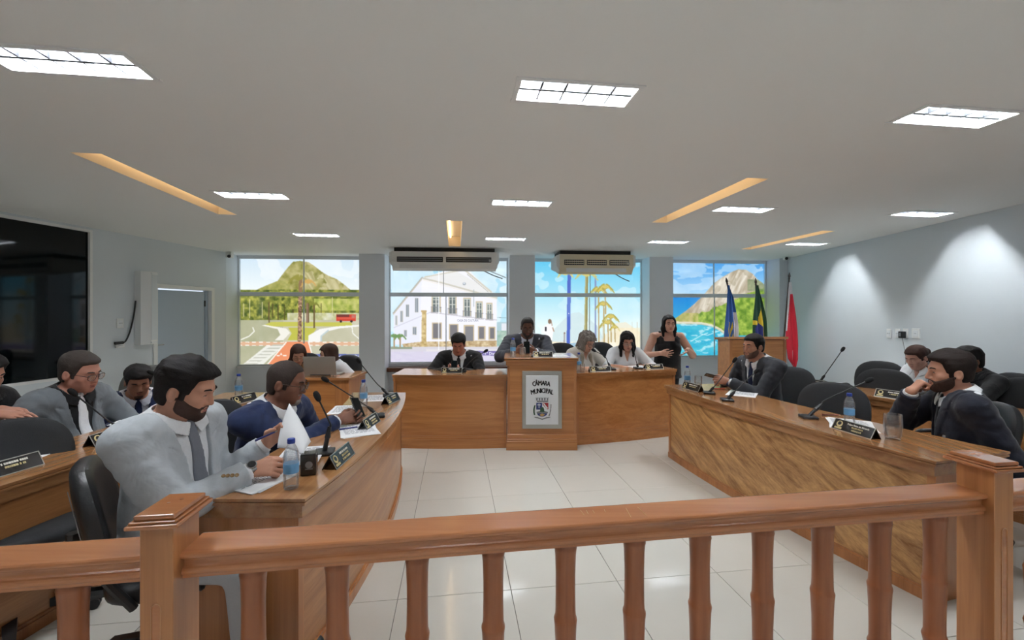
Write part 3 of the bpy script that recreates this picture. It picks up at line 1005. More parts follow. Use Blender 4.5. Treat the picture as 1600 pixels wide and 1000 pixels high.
class Field:
    def __init__(s, lo, hi, h):
        s.h = h; s.lo = np.asarray(lo, np.float64)
        s.n = np.ceil((np.asarray(hi) - s.lo) / h).astype(int) + 1
        s.a = np.full(tuple(s.n), 0.2, np.float32)
    def sl(s, lo, hi, m):
        i0 = np.clip(np.floor((np.asarray(lo) - m - s.lo) / s.h).astype(int), 0, s.n - 1)
        i1 = np.clip(np.ceil((np.asarray(hi) + m - s.lo) / s.h).astype(int) + 1, 1, s.n)
        if np.any(i1 - i0 < 1): return None, None
        ax = [(s.lo[k] + s.h * np.arange(i0[k], i1[k])).astype(np.float32) for k in range(3)]
        return tuple(slice(i0[k], i1[k]) for k in range(3)), np.stack(np.meshgrid(*ax, indexing='ij'), -1)
    def cap(s, a, b, r0, r1=None, k=.02):
        r1 = r0 if r1 is None else r1
        m = max(r0, r1)
        q, P = s.sl(np.minimum(a, b) - m, np.maximum(a, b) + m, k + 3 * s.h)
        if q is None: return
        s.a[q] = smin(s.a[q], sd_cap(P, a, b, r0, r1), k)
    def ell(s, c, r, R=None, k=.02):
        m = max(r)
        c = np.asarray(c)
        q, P = s.sl(c - m, c + m, k + 3 * s.h)
        if q is None: return
        s.a[q] = smin(s.a[q], sd_ell(P, c, r, R), k)
    def subcap(s, a, b, r0, r1=None, k=.005):
        r1 = r0 if r1 is None else r1
        m = max(r0, r1)
        q, P = s.sl(np.minimum(a, b) - m, np.maximum(a, b) + m, k + 3 * s.h)
        if q is None: return
        s.a[q] = smax(s.a[q], -sd_cap(P, a, b, r0, r1), k)
    def fn(s, lo, hi, f, k=.01, m=.03, mode='u'):
        q, P = s.sl(lo, hi, m)
        if q is None: return
        d = f(P)
        s.a[q] = smin(s.a[q], d, k) if mode == 'u' else smax(s.a[q], d, k)


def surface_net(f, smooth_it=0):
    A = f.a
    A[0], A[-1] = np.maximum(A[0], .01), np.maximum(A[-1], .01)
    A[:, 0], A[:, -1] = np.maximum(A[:, 0], .01), np.maximum(A[:, -1], .01)
    A[:, :, 0], A[:, :, -1] = np.maximum(A[:, :, 0], .01), np.maximum(A[:, :, -1], .01)
    S = A < 0
    nx, ny, nz = A.shape
    cnt = np.zeros((nx - 1, ny - 1, nz - 1), np.uint8)
    for i in (0, 1):
        for j in (0, 1):
            for k in (0, 1):
                cnt += S[i:nx - 1 + i, j:ny - 1 + j, k:nz - 1 + k]
    act = (cnt > 0) & (cnt < 8)
    I = np.argwhere(act)
    if len(I) == 0: return None
    idx = np.full(act.shape, -1, np.int32)
    idx[act] = np.arange(len(I))
    cs = [(i, j, k) for i in (0, 1) for j in (0, 1) for k in (0, 1)]
    val = {c: A[I[:, 0] + c[0], I[:, 1] + c[1], I[:, 2] + c[2]] for c in cs}
    pos = np.zeros((len(I), 3)); num = np.zeros(len(I))
    for c in cs:
        for ax in range(3):
            if c[ax] == 0:
                d = list(c); d[ax] = 1; d = tuple(d)
                va, vb = val[c], val[d]
                x = (va < 0) != (vb < 0)
                t = np.where(x, va / (va - vb + 1e-12 * (va == vb)), 0)
                p = np.tile(np.array(c, float), (len(I), 1)); p[:, ax] += t
                pos[x] += p[x]; num[x] += 1
    V = (I + pos / num[:, None]) * f.h + f.lo
    Q = []
    for ax in range(3):
        b, c = [(1, 2), (2, 0), (0, 1)][ax]
        sa = [slice(None)] * 3; sb = [slice(None)] * 3
        sa[ax] = slice(0, -1); sb[ax] = slice(1, None)
        s0, s1 = S[tuple(sa)], S[tuple(sb)]
        E = np.argwhere(s0 != s1)
        if len(E) == 0: continue
        ok = (E[:, b] > 0) & (E[:, c] > 0) & (E[:, b] < A.shape[b] - 1) & (E[:, c] < A.shape[c] - 1)
        E = E[ok]
        inside = s0[E[:, 0], E[:, 1], E[:, 2]]
        def at(db, dc):
            e = E.copy(); e[:, b] += db; e[:, c] += dc
            return idx[e[:, 0], e[:, 1], e[:, 2]]
        q = np.stack([at(-1, -1), at(0, -1), at(0, 0), at(-1, 0)], 1)
        q[~inside] = q[~inside][:, ::-1]
        Q.append(q)
    Q = np.concatenate(Q)
    Q = Q[(Q >= 0).all(1)]
    return V, Q


def field_obj(name, f, m, parent=None, smooth_it=1):
    r = surface_net(f)
    if r is None: return None
    V, Q = r
    for _ in range(smooth_it):                      # light Laplacian pass
        acc = np.zeros_like(V); c = np.zeros(len(V))
        for a in range(4):
            for b in (1, 3):
                np.add.at(acc, Q[:, a], V[Q[:, (a + b) % 4]]); np.add.at(c, Q[:, a], 1)
        V = V * .5 + .5 * acc / np.maximum(c, 1)[:, None]
    me = mesh_np(name, V, Q)
    return link_mesh(name, me, m, parent)


def rot_head(yaw, pitch, roll):
    """columns: head right, forward, up in body coordinates; pitch > 0 looks down, yaw > 0 turns to the person's left"""
    return np.array((Matrix.Rotation(yaw, 3, 'Z') @ Matrix.Rotation(-pitch, 3, 'X') @ Matrix.Rotation(roll, 3, 'Y')))


def head_sdf(q, wide=1.0, jaw=1.0, nose=1.0, fem=False):
    x, y, z = q[..., 0], q[..., 1], q[..., 2]
    ax = np.abs(x)
    qa = np.stack([ax, y, z], -1)
    d = sd_ell(q, (0, -.014, .032), (.076 * wide, .098, .086))
    d = smin(d, sd_ell(q, (0, .022, -.032), (.063 * wide, .066, .084)), .03)
    d = smin(d, sd_cap(qa, (.046 * wide * jaw, .004, -.062), (.012, .066, -.098), .017 * jaw, .017 * jaw), .035)
    d = smin(d, sd_ell(q, (0, .066, -.098), (.024 * jaw, .02, .018)), .02)
    d = smin(d, sd_ell(qa, (.043 * wide, .056, -.026), (.021, .02, .018)), .025)
    d = smin(d, sd_ell(qa, (.024, .064, -.062), (.026, .02, .024)), .02)
    d = smin(d, sd_cap(qa, (.012, .083, .020), (.042 * wide, .068, .022), .010 if not fem else .007), .018)
    d = smax(d, -sd_ell(qa, (.032, .096, .000), (.019, .015, .012)), .014)
    d = smin(d, sd_ell(qa, (.031, .070, -.001), (.0155, .0145, .0125)), .004)      # lids over the eyeball
    d = smin(d, sd_cap(q, (0, .084, .012), (0, .102 + .006 * (nose - 1), -.033), .0075 * nose, .0115 * nose), .010)
    d = smin(d, sd_ell(qa, (.0125 * nose, .090, -.038), (.0095 * nose, .011, .008)), .006)
    d = smin(d, sd_ell(q, (0, .084, -.0625), (.024, .010, .0048)), .004)
    d = smin(d, sd_ell(q, (0, .083, -.0735), (.020, .010, .0058)), .004)
    d = smax(d, -sd_ell(q, (0, .096, -.0678), (.022, .006, .0016)), .002)
    ear = sd_ell(qa, (.079 * wide, -.012, -.012), (.011, .021, .033))
    ear = smax(ear, -sd_ell(qa, (.092 * wide, -.008, -.008), (.010, .012, .021)), .004)
    return smin(d, ear, .006)


def hair_region(q, line=.062, temple=.040, burn=-.028, nape=-.085):
    """negative where short hair grows"""
    x, y, z = q[..., 0], q[..., 1], q[..., 2]
    ax = np.abs(x)
    top = (line - .25 * np.maximum(ax - .03, 0) - .9 * np.minimum(y - .05, 0) * 0) - z
    top = np.maximum(top, y - .12)
    side = np.maximum(y - temple - .25 * (z - .02), (-.004) - z)
    burnr = np.maximum(np.maximum(y - .030, burn - z), .004 - y)
    back = np.maximum(y + .030, nape - z)
    return np.minimum(np.minimum(top, side), np.minimum(burnr, back))


def wavy(q, s, seed, amp):
    r = np.random.default_rng(seed)
    out = 0
    for k in range(4):
        w = r.normal(size=3); w = w / np.linalg.norm(w) * s * (1 + .6 * k)
        out = out + np.sin(q @ w.astype(np.float32) + r.random() * 6) / (1 + .5 * k)
    return out * amp / 2


HSKIN = {}
def skin_mat(name, col):
    if name not in HSKIN:
        m = mat('skin_' + name, col, 0.5, spec=0.4, bump=0.05, bscale=220, var=0.06, vscale=25)
        HSKIN[name] = m
    return HSKIN[name]


def hair_mat(name, col):
    """dark base with fine strands running front to back"""
    k = 'hair_' + name
    if k not in M:
        m = mat(k, col, 0.68, spec=0.22, var=0.25, vscale=40)
        nt = m.node_tree; N_, L_ = nt.nodes, nt.links
        tc = [n for n in N_ if n.type == 'TEX_COORD'][0]
        mp = N_.new('ShaderNodeMapping'); mp.inputs['Scale'].default_value = (420, 60, 160)
        L_.new(tc.outputs['Object'], mp.inputs['Vector'])
        n = N_.new('ShaderNodeTexNoise'); n.inputs['Scale'].default_value = 1.0; n.inputs['Detail'].default_value = 3
        L_.new(mp.outputs['Vector'], n.inputs['Vector'])
        bp = N_.new('ShaderNodeBump'); bp.inputs['Strength'].default_value = .5; bp.inputs['Distance'].default_value = .006
        L_.new(n.outputs['Fac'], bp.inputs['Height'])
        L_.new(bp.outputs['Normal'], N_['Principled BSDF'].inputs['Normal'])
        M[k] = m
    return M[k]


def cloth(name, col, bump=.12, bs=9, rough=.85, var=.06):
    k = 'cloth_' + name
    if k not in M:
        m = mat(k, col, rough, spec=.25, var=var, vscale=180, sheen=.15)
        nt = m.node_tree
        tc = [n for n in nt.nodes if n.type == 'TEX_COORD'][0]
        n = nt.nodes.new('ShaderNodeTexNoise'); n.inputs['Scale'].default_value = bs; n.inputs['Detail'].default_value = 3
        n.inputs['Distortion'].default_value = .6
        nt.links.new(tc.outputs['Object'], n.inputs['Vector'])
        bp = nt.nodes.new('ShaderNodeBump'); bp.inputs['Strength'].default_value = bump; bp.inputs['Distance'].default_value = .05
        nt.links.new(n.outputs['Fac'], bp.inputs['Height'])
        nt.links.new(bp.outputs['Normal'], nt.nodes['Principled BSDF'].inputs['Normal'])
        M[k] = m
    return M[k]


M['lips'] = mat('lips', rgb(150, 84, 78), .45)
M['red_lips'] = mat('red_lips', rgb(160, 34, 44), .4)
M['eye_white'] = mat('eye_white', rgb(214, 208, 202), .2)
M['iris'] = mat('iris', rgb(34, 22, 16), .15)
M['watch_face'] = mat('watch_face', rgb(44, 46, 50), .2)
M['watch_steel'] = M['chrome']
M['button'] = mat('button', rgb(150, 120, 80), .35)


def ik(S, T, l1, l2, pole):
    S, T = np.asarray(S, float), np.asarray(T, float)
    d = T - S; L = np.linalg.norm(d)
    L = min(L, (l1 + l2) * .995)
    u = d / (np.linalg.norm(d) + 1e-9)
    T = S + u * L
    a = (l1 * l1 - l2 * l2 + L * L) / (2 * L)
    h = math.sqrt(max(l1 * l1 - a * a, 0))
    p = np.asarray(pole, float); p = p - u * (p @ u); p = n3(p)
    return S + u * a + p * h, T


def hand_chain(wr, fdir, pn, side, curl=(.5, .5, .55, .6), tcurl=.4, spread=.10, sc=1.0, base=.35):
    """capsules of a hand. fdir: direction of the knuckles, pn: way the palm faces, side: +1/-1 picks the thumb's side"""
    f = n3(fdir); p = n3(np.asarray(pn) - f * (np.asarray(pn) @ f)); t = np.cross(f, p) * side      # t points to the thumb side
    caps = []
    wr = np.asarray(wr, float)
    offs = (.030, .010, -.010, -.028)
    L = ((.044, .027, .022), (.049, .031, .023), (.045, .029, .022), (.036, .022, .019))
    for i in range(4):
        b = wr + f * (.088 - .004 * abs(i - 1)) * sc + t * offs[i] * sc
        caps.append(('palm', wr + t * offs[i] * .55 * sc + f * .012 * sc, b, .0145 * sc, .0105 * sc))
        d = n3(f + t * spread * (1.5 - i) * .8)
        ang = base * curl[i] * 1.2
        P = b
        for s in range(3):
            dd = d * math.cos(ang) + p * math.sin(ang)
            E = P + dd * L[i][s] * sc
            caps.append(('finger', P, E, (.0092 - .0009 * s) * sc, (.0085 - .0011 * s) * sc))
            P = E
            ang += curl[i] * (1.25 if s == 0 else .8)
    b0 = wr + f * .024 * sc + t * .020 * sc + p * .004
    d1 = n3(f * .72 + t * .62 + p * (.12 + .35 * tcurl))
    b1 = b0 + d1 * .044 * sc
    d2 = n3(f * .86 + t * (.36 - .45 * tcurl) + p * (.15 + .6 * tcurl))
    b2 = b1 + d2 * .033 * sc
    d3 = n3(f * .9 + t * (.15 - .6 * tcurl) + p * (.15 + .75 * tcurl))
    b3 = b2 + d3 * .026 * sc
    caps += [('palm', b0, b1, .0165 * sc, .0125 * sc), ('finger', b1, b2, .0115 * sc, .0105 * sc), ('finger', b2, b3, .0105 * sc, .0085 * sc)]
    return caps


def person(label, H, yaw, head=(0, 0, 0), lean=8, hs=1.0, bs=1.0, belly=0.0, hands=None, vox=.008, skin=('tan', rgb(190, 140, 112)),
           hair=None, top=None, standing=False, glasses=None, beard=None, brow=None, eyes=True, lips='lips', group=None,
           sh_w=.19, legs=True, twist=0.0, lean_side=0.0, seat_drop=None, fem=False, jaw=1.0, nose=1.0, wide=1.0, extra=None, neck_f=.035, neck_l=.062, slv=0.0, arm=1.0):
    """H: world point between the eyes at head centre. yaw: facing (degrees, 0 = +X, -90 = to the viewer)."""
    yr = math.radians(yaw)
    fw = Vector((math.cos(yr), math.sin(yr), 0)); rt = Vector((math.sin(yr), -math.cos(yr), 0))
    Rh = rot_head(*[math.radians(a) for a in head])
    # neck base under the head; torso leans from the pelvis
    ln = math.radians(lean)
    Hl = np.array([0., 0., H.z])                                          # provisional local (origin under head)
    neck_top = Hl + Rh @ np.array([0, -.022, -.075]) * hs
    N = neck_top + np.array([0, -neck_f, -neck_l * bs])
    tl = .49 * bs
    P = N + np.array([math.tan(math.radians(lean_side)) * tl, -math.sin(ln) * tl, -math.cos(ln) * tl])
    org = Vector((H.x, H.y, 0)) + fw * P[1] + rt * P[0]                    # floor under the pelvis
    sh = np.array([P[0], P[1], 0.0])
    Hl, N, P = Hl - sh, N - sh, P - sh
    Mw = Matrix.Translation(org) @ Matrix.Rotation(yr - PI / 2, 4, 'Z')
    Mi = Mw.inverted()
    toL = lambda p: np.array(Mi @ Vector(p))
    dirL = lambda v: np.array(Mi.to_3x3() @ Vector(v))
    up = n3(N - P)                                                        # torso up
    tw = math.radians(twist)
    X_ = n3(np.array([math.cos(tw), math.sin(tw), 0]) - up * (up @ np.array([math.cos(tw), math.sin(tw), 0])))
    Y_ = np.cross(up, X_)
    R = np.stack([X_, Y_, up], 1)                                        # torso frame columns
    T3 = lambda a, b, c: N + R @ (np.array([a, b, c]) * bs)

    skm = skin_mat(*skin)
    shw = sh_w * bs
    S = {+1: N + R @ np.array([shw, -.01, -.045 * bs]), -1: N + R @ np.array([-shw, -.01, -.045 * bs])}
    A = {}
    for sd in (+1, -1):
        hd = (hands or {}).get(sd)
        l1, l2 = .30 * bs, .265 * bs
        if hd:
            wt = toL(hd['at'])
            pole = dirL(hd['pole']) if 'pole' in hd else np.array([sd * .6, -.3, -.8])
            if 'reach' in hd:                                            # bring the shoulder along
                S[sd] = S[sd] + np.array([0, hd['reach'], 0])
            E, Wt = ik(S[sd], wt, l1, l2, pole)
            fd = dirL(hd['dir']) if 'dir' in hd else n3(Wt - E)
            pn = dirL(hd['palm']) if 'palm' in hd else np.array([0, 0, -1.])
        else:
            E = S[sd] + np.array([sd * .05, .03, -.29]) * bs
            Wt = E + np.array([-sd * .06, .22, -.06]) * bs
            fd, pn, hd = n3(Wt - E), np.array([0, 0, -1.]), {}
        # R-hand (+1): thumb on the side towards the body when the palm looks down
        A[sd] = dict(S=S[sd], E=E, W=Wt, f=fd, p=pn, caps=hand_chain(Wt, fd, pn, sd, hd.get('curl', (.5, .5, .55, .6)), hd.get('tcurl', .4), hd.get('spread', .1), hd.get('sc', hs), hd.get('base', .35)))

    pts = [Hl + .16, Hl - .16, P + [.25, .2, 0], P - [.25, .25, .08]]
    for sd in A:
        pts += [A[sd]['E'], A[sd]['W'], A[sd]['S'] + .1, A[sd]['S'] - .1] + [c[2] for c in A[sd]['caps']]
    pts = np.array(pts)
    lo, hi = pts.min(0) - .1, pts.max(0) + .1

    torso = [('e', T3(0, .005, -.20), (.155, .105, .20), .0), ('e', T3(0, .01 + belly * .35, -.36), (.145 + belly * .5, .108 + belly, .15), .0),
             ('e', T3(0, 0, -.485), (.165, .12, .12), .0)]
    def add_torso(f, g=0.0, k=.06):
        for t, c, r, _ in torso:
            f.ell(c, [(q * bs + g) for q in r], R, k)
        f.cap(S[1] * .82 + S[-1] * .18, S[-1] * .82 + S[1] * .18, .058 * bs + g, None, .06)
        f.cap(N + R @ np.array([0, -.01, -.03]), N + R @ np.array([.11 * bs, -.012, -.036 * bs]), .050 * bs + g * .8, .045 * bs + g * .8, .05)
        f.cap(N + R @ np.array([0, -.01, -.03]), N + R @ np.array([-.11 * bs, -.012, -.036 * bs]), .050 * bs + g * .8, .045 * bs + g * .8, .05)
        if fem:
            for sx in (-1, 1):
                f.ell(T3(sx * .075, .085, -.20), [(q * bs + g) for q in (.07, .062, .068)], R, .05)

    # --- body (skin): one continuous surface
    f = Field(lo, hi, vox)
    hl, hh = Hl - .17 * hs, Hl + .17 * hs
    f.fn(hl, hh, lambda Q: head_sdf(((Q - Hl.astype(np.float32)) @ Rh.astype(np.float32)) / hs, wide, jaw, nose, fem) * hs, k=.0, m=.02)
    nr = (.050 if fem else .058) * bs
    f.cap(N + R @ np.array([0, -.005, -.02]), Hl + Rh @ np.array([0, -.022, -.062]) * hs, nr * 1.06, nr * .95, .025)
    add_torso(f, 0.0)
    for sd in A:
        a = A[sd]
        f.cap(a['S'], a['E'], .054 * bs * arm, .043 * bs * arm, .03)
        f.cap(a['E'], a['W'], .043 * bs * arm, .029 * bs, .015)
        for nm, p0, p1, r0, r1 in a['caps']:
            f.cap(p0, p1, r0, r1, .012 if nm == 'palm' else .0035)
    body = field_obj('person', f, skm, smooth_it=1)
    body.matrix_world = Mw
    tag(body, label, 'person', group)

    # --- clothes
    cv = max(vox * 1.15, .005)
    Rf = R.astype(np.float32); Nf = N.astype(np.float32)
    def TF(Q): return ((Q - Nf) @ Rf) / bs
    top = top or {}
    kind = top.get('kind', 'suit')
    hips = P[2]
    def clip_low(f, z=-.50):
        f.fn(lo, hi, lambda Q: -(TF(Q)[..., 2] - z) * bs, k=.01, m=0, mode='i')
    def cut_neck(f, r):
        f.subcap(N + R @ np.array([0, .01, -.012]), Hl + Rh @ np.array([0, -.02, -.04]) * hs, nr + r, nr + r, .006)
    def sleeves(f, g, cuff, upto=1.0, wr=.035):
        for sd in A:
            a = A[sd]
            f.cap(a['S'], a['E'], .058 * bs + g + slv, .050 * bs + g + slv, .045)
            if upto > 1:
                en = a['E'] + (a['W'] - a['E']) * (upto - 1)
                f.cap(a['E'], en, .050 * bs + g + slv, wr * bs + g * .7 + slv * .4, .03)
    def cut_cuffs(f, back, r=.07):
        for sd in A:
            a = A[sd]
            d = n3(a['W'] - a['E']); c = a['W'] - d * back
            f.fn(c - .12, c + .12, lambda Q: np.where(np.sqrt(((Q - c.astype(np.float32)) ** 2).sum(-1)) < .11, ((Q - c.astype(np.float32)) @ d.astype(np.float32)), -1.0), k=.0, m=0, mode='i')
    nzs = abs(hash(label)) % 1000 if False else sum(map(ord, label)) % 997

    def folds(f, amp, s=26, arms=False):
        if not amp: return
        q, Pp = f.sl(lo, hi, 0)
        f.a[q] += wavy(Pp, s, nzs, amp * .7) + wavy(Pp @ R.astype(np.float32) * np.array([1, 1, .6], np.float32), 62, nzs + 1, amp * .5)
        if arms:
            for sd in A:
                a = A[sd]
                for c, w_, am, d_ in ((a['E'], .10, 1.25, n3(a['W'] - a['S'])), (a['S'] * .75 + a['E'] * .25, .12, .7, n3(a['E'] - a['S'])), (a['W'] * .6 + a['E'] * .4, .09, .6, n3(a['W'] - a['E']))):
                    q, Pp = f.sl(c - w_ * 1.8, c + w_ * 1.8, 0)
                    if q is None: continue
                    v = Pp - c.astype(np.float32)
                    g_ = np.exp(-(v * v).sum(-1) / w_ ** 2)
                    pr = n3(np.cross(d_, [.3, .2, 1.0]))
                    ph = v @ d_.astype(np.float32) * 105 + 1.6 * np.sin(v @ pr.astype(np.float32) * 38 + nzs) + sd
                    f.a[q] += amp * am * g_ * np.sin(ph)
    parts = {}
    if kind in ('suit', 'shirt', 'blouse', 'dress'):
        # shirt / blouse / dress
        f = Field(lo, hi, cv)
        g = .010 if kind == 'suit' else .016
        add_torso(f, g, .06)
        if kind != 'dress': clip_low(f, -.52)
        if kind == 'suit':
            for sd in A:
                a = A[sd]; d = n3(a['W'] - a['E'])
                f.cap(a['W'] - d * .05, a['W'] - d * .006, .037 * bs, .036 * bs, .004)
            cut_cuffs(f, .004)
            for sd in A:
                a = A[sd]
        elif kind in ('shirt', 'blouse'):
            up_ = top.get('sleeve', 1.75)
            sleeves(f, .012, 0, up_)
            if up_ >= 1.9: cut_cuffs(f, .012)
        if kind == 'dress':
            pass
        folds(f, top.get('folds', .003))
        neck_r = .016 if kind in ('suit', 'shirt') else .012
        # collar band
        if kind in ('shirt', 'blouse'):
            c0, c1 = N + R @ np.array([0, -.004, -.02]), Hl + Rh @ np.array([0, -.024, -.07]) * hs
            f.cap(c0, c0 + (c1 - c0) * .52, nr + .017, nr + .013, .012)
        elif kind == 'dress':
            # wide low neckline, sleeveless
            f.fn(lo, hi, lambda Q: np.maximum(.12 - np.abs(TF(Q)[..., 0]) * 0 - .12 + (TF(Q)[..., 2] + .055), -1) * bs, k=.008, m=0, mode='i')
            for sx in (-1, 1):
                f.cap(T3(sx * .112, .075, -.11), T3(sx * .105, 0, .0), .034, .030, .02); f.cap(T3(sx * .105, 0, .0), T3(sx * .105, -.075, -.10), .030, .034, .02)
            q, Pp = f.sl(lo, hi, 0); t = TF(Pp)
            f.a[q] = smax(f.a[q], -np.maximum(np.maximum(np.abs(t[..., 0]) - .075, -(t[..., 2] + .095)), .01 - t[..., 1]) * bs, .015)
            # peplum
            f.cap(T3(0, 0, -.34), T3(0, .0, -.60), .135, .205, .05)
            f.fn(lo, hi, lambda Q: -(TF(Q)[..., 2] + .60) * bs, k=.01, m=0, mode='i')
        if kind in ('shirt', 'blouse'):
            q, Pp = f.sl(lo, hi, 0); t = TF(Pp)
            vz = top.get('vneck', -.12)
            wv = np.maximum(np.abs(t[..., 0]) - .055 * np.clip((t[..., 2] - vz) / max(.04 - vz, .01), 0, 1.6), np.maximum(.02 - t[..., 1], vz - t[..., 2])) * bs
            f.a[q] = smax(f.a[q], -wv, .008)
        cut_neck(f, .004)
        if kind == 'dress': clip_low(f, -.70)
        if kind != 'dress':
            # folded collar: a thin shell that follows neck and shoulders
            hb = Hl + Rh @ np.array([0, -.022, -.062]) * hs
            nb = N + R @ np.array([0, -.005, -.02])
            ax = n3(hb - nb); fy = n3(Y_ - ax * (Y_ @ ax)); fx = np.cross(fy, ax)
            cvx = max(vox * .75, .0028)
            fc = Field(N - .17, N + .17, cvx)
            fc.cap(nb, hb, nr * 1.06, nr * .95, .025)
            add_torso(fc, 0.0)
            q, Pp = fc.sl(N - .17, N + .17, 0)
            dv = Pp - N.astype(np.float32)
            hx, hy, hz = dv @ fx.astype(np.float32), dv @ fy.astype(np.float32), dv @ ax.astype(np.float32)
            fr = np.clip(hy / np.sqrt(hx * hx + hy * hy + 1e-6), 0, 1)
            topz = .050 - .034 * fr ** 2
            lowz = topz - .040 - .012 * fr ** 4
            th_c = max(.0032, cvx * .75)
            shell = np.maximum(np.abs(fc.a[q] - (.012 + .16 * np.clip(topz - hz, 0, .1))) - th_c, np.maximum(hz - topz, lowz - hz))
            wid = .004 + .55 * np.clip(topz - hz, 0, 1) if kind == 'suit' else .03 + .5 * np.clip(topz - hz, 0, 1)
            fc.a[q] = np.maximum(shell, np.where(hy > 0, wid - np.abs(hx), -1.0))
            field_obj('collar', fc, top.get('collar', top['shirt']), body)
        parts['shirt'] = field_obj({'suit': 'shirt', 'shirt': 'shirt', 'blouse': 'blouse', 'dress': 'dress'}[kind], f, top['shirt'], body)
        ft = f
    if kind == 'suit':
        f = Field(lo, hi, cv)
        g = .022
        add_torso(f, g, .06)
        clip_low(f, -.56)
        q, Pp = f.sl(lo, hi, 0); t = TF(Pp)
        zb = top.get('button', -.40)
        hw = top.get('vw', .075)
        lap = f.a[q] - .006
        wv = np.abs(t[..., 0]) - hw * np.clip((t[..., 2] - zb) / (-zb + .0), 0, 1.25)
        wedge = np.maximum(np.maximum(wv, .0 - t[..., 1]), zb - t[..., 2]) * bs
        # lapels: a raised band either side of the opening, with a notch
        outer = .018 + .05 * np.clip((t[..., 2] - zb) / (-zb), 0, 1)
        notch = np.maximum(np.abs(t[..., 2] + .085 - (wv - .03) * .5) - .006, .022 - wv)
        lapel = np.maximum(np.maximum(np.maximum(lap / bs, wv - outer), np.maximum(.015 - t[..., 1], zb + .02 - t[..., 2])), -notch) * bs
        f.a[q] = smin(f.a[q], lapel, .002)
        f.a[q] = smax(f.a[q], -wedge, .003)
        # centre closing below the button
        groove = np.maximum(np.maximum(np.abs(t[..., 0] - .01) - .004, t[..., 2] - zb), .03 - t[..., 1]) * bs
        f.a[q] = smax(f.a[q], -(groove - .002), .004) if top.get('closed', True) else f.a[q]
        cut_neck(f, .016)
        sleeves(f, .014, 0, 2.0, .038)
        folds(f, top.get('folds', .0042), 24, True)
        cut_cuffs(f, .02)
        parts['jacket'] = field_obj('jacket', f, top['jacket'], body)
        if top.get('tie') is not None:
            q, Pp = ft.sl(lo, hi, 0); t = TF(Pp)
            w = .019 + .022 * np.clip((-t[..., 2]) / .40, 0, 1)
            tie = np.maximum(np.maximum(ft.a[q] - .007, np.abs(t[..., 0]) - w), np.maximum(.02 - t[..., 1], np.maximum(t[..., 2] + .02, -.43 - t[..., 2])))
            f2 = Field(lo, hi, cv); f2.a[q] = np.minimum(f2.a[q], tie)
            f2.ell(T3(0, .078, -.012), (.019, .016, .02), R, .01)
            parts['tie'] = field_obj('tie', f2, top['tie'], body)
    # --- trousers / legs and shoes (coarse, under the desks)
    if legs:
        lv = .016
        zp = P[2]
        f = Field(P + np.array([-.34, -.30, -zp - .02]), P + np.array([.34, .72, .18]), lv)
        f.ell(P + np.array([0, 0, .0]), (.165 * bs, .13 * bs, .12 * bs), None, .04)
        feet = []
        for sx in (-1, 1):
            hip = P + np.array([sx * .09, .02, -.02])
            if standing:
                kn = np.array([sx * .08, .03, zp * .52]); an = np.array([sx * .075, .0, .08])
            else:
                kn = P + np.array([sx * .12, .43, -.02]); kn[2] = min(zp, .56); an = np.array([sx * .12, kn[1] + .02, .09])
            f.cap(hip, kn, .085 * bs, .06 * bs, .03); f.cap(kn, an, .06 * bs, .042, .02)
            feet.append(an)
        parts['trousers'] = field_obj('trousers' if not fem else 'skirt_and_legs', f, top.get('trousers', M['cloth_black']), body)
        for an in feet:
            f = Field(an + np.array([-.08, -.12, -.1]), an + np.array([.08, .24, .06]), .012)
            f.cap(an + [0, -.02, -.04], an + [0, .14, -.055], .042, .036, .02); f.cap(an, an + [0, -.02, -.03], .045, .042, .02)
            f.fn(f.lo, an + .3, lambda Q: -Q[..., 2] + .004, k=.004, m=0, mode='i')
            field_obj('shoe', f, M['black_leather'], body)

    # --- hair, brows, beard, eyes, lips, glasses (head frame)
    MH = Matrix([[*(Rh[i] * hs), Hl[i]] for i in range(3)] + [[0, 0, 0, 1]])
    hv = max(vox * .9, .0036)
    def head_part(name, fn_, m, lo_=(-.14, -.16, -.16), hi_=(.14, .16, .18), h=None, it=1):
        f = Field(lo_, hi_, (h or hv) / hs)
        q, Pp = f.sl(lo_, hi_, 0)
        f.a[q] = fn_(Pp)
        r = field_obj(name, f, m, body, it)
        if r is not None:
            r.data.transform(MH)
        return r
    if hair:
        parts['hair'] = head_part('hair', hair['fn'](wide, jaw, nose, fem), hair['mat'], hair.get('lo', (-.14, -.16, -.16)), hair.get('hi', (.14, .16, .18)))
    if beard:
        def bf(Q):
            x, y, z = Q[..., 0], Q[..., 1], Q[..., 2]
            low = z - (-.018 - .50 * np.clip(y - .012, 0, .07))
            reg = np.maximum(low, .002 - y)
            if not beard.get('full', True): reg = np.maximum(z + .082, np.abs(x) - .03)
            mous = np.maximum(np.maximum(np.abs(z + .0540) - .0062 , np.abs(x) - .034), .05 - y)
            reg = np.minimum(reg, mous)
            mouth = sd_ell(Q, (0, .09, -.068), (.027, .03, .0095))
            reg = np.maximum(reg, -mouth)
            tb = .0006 + beard.get('t', .004) * np.clip(-reg / .012, 0, 1)
            b = head_sdf(Q, wide, jaw, nose, fem) - tb + .0008 * np.sin(x * 900) * np.sin(z * 800 + y * 500)
            return smax(b, reg, .002)
        parts['beard'] = head_part('beard', bf, beard['mat'], (-.1, -.03, -.14), (.1, .14, .0))
    for sx in (-1, 1):
        bm = bmesh.new()
        add_tube(bm, [MH @ Vector((sx * x, y, z)) for x, y, z in ((.013, .0935, .0215), (.026, .092, .0265), (.041, .083, .0255), (.049, .072, .020))], [.0028 * hs, .0040 * hs, .0034 * hs, .0016 * hs], 7)
        obj('eyebrow', bm, brow or (hair['mat'] if hair else M['black']), body, smooth=True)
    bm = bmesh.new()
    lz = .0005
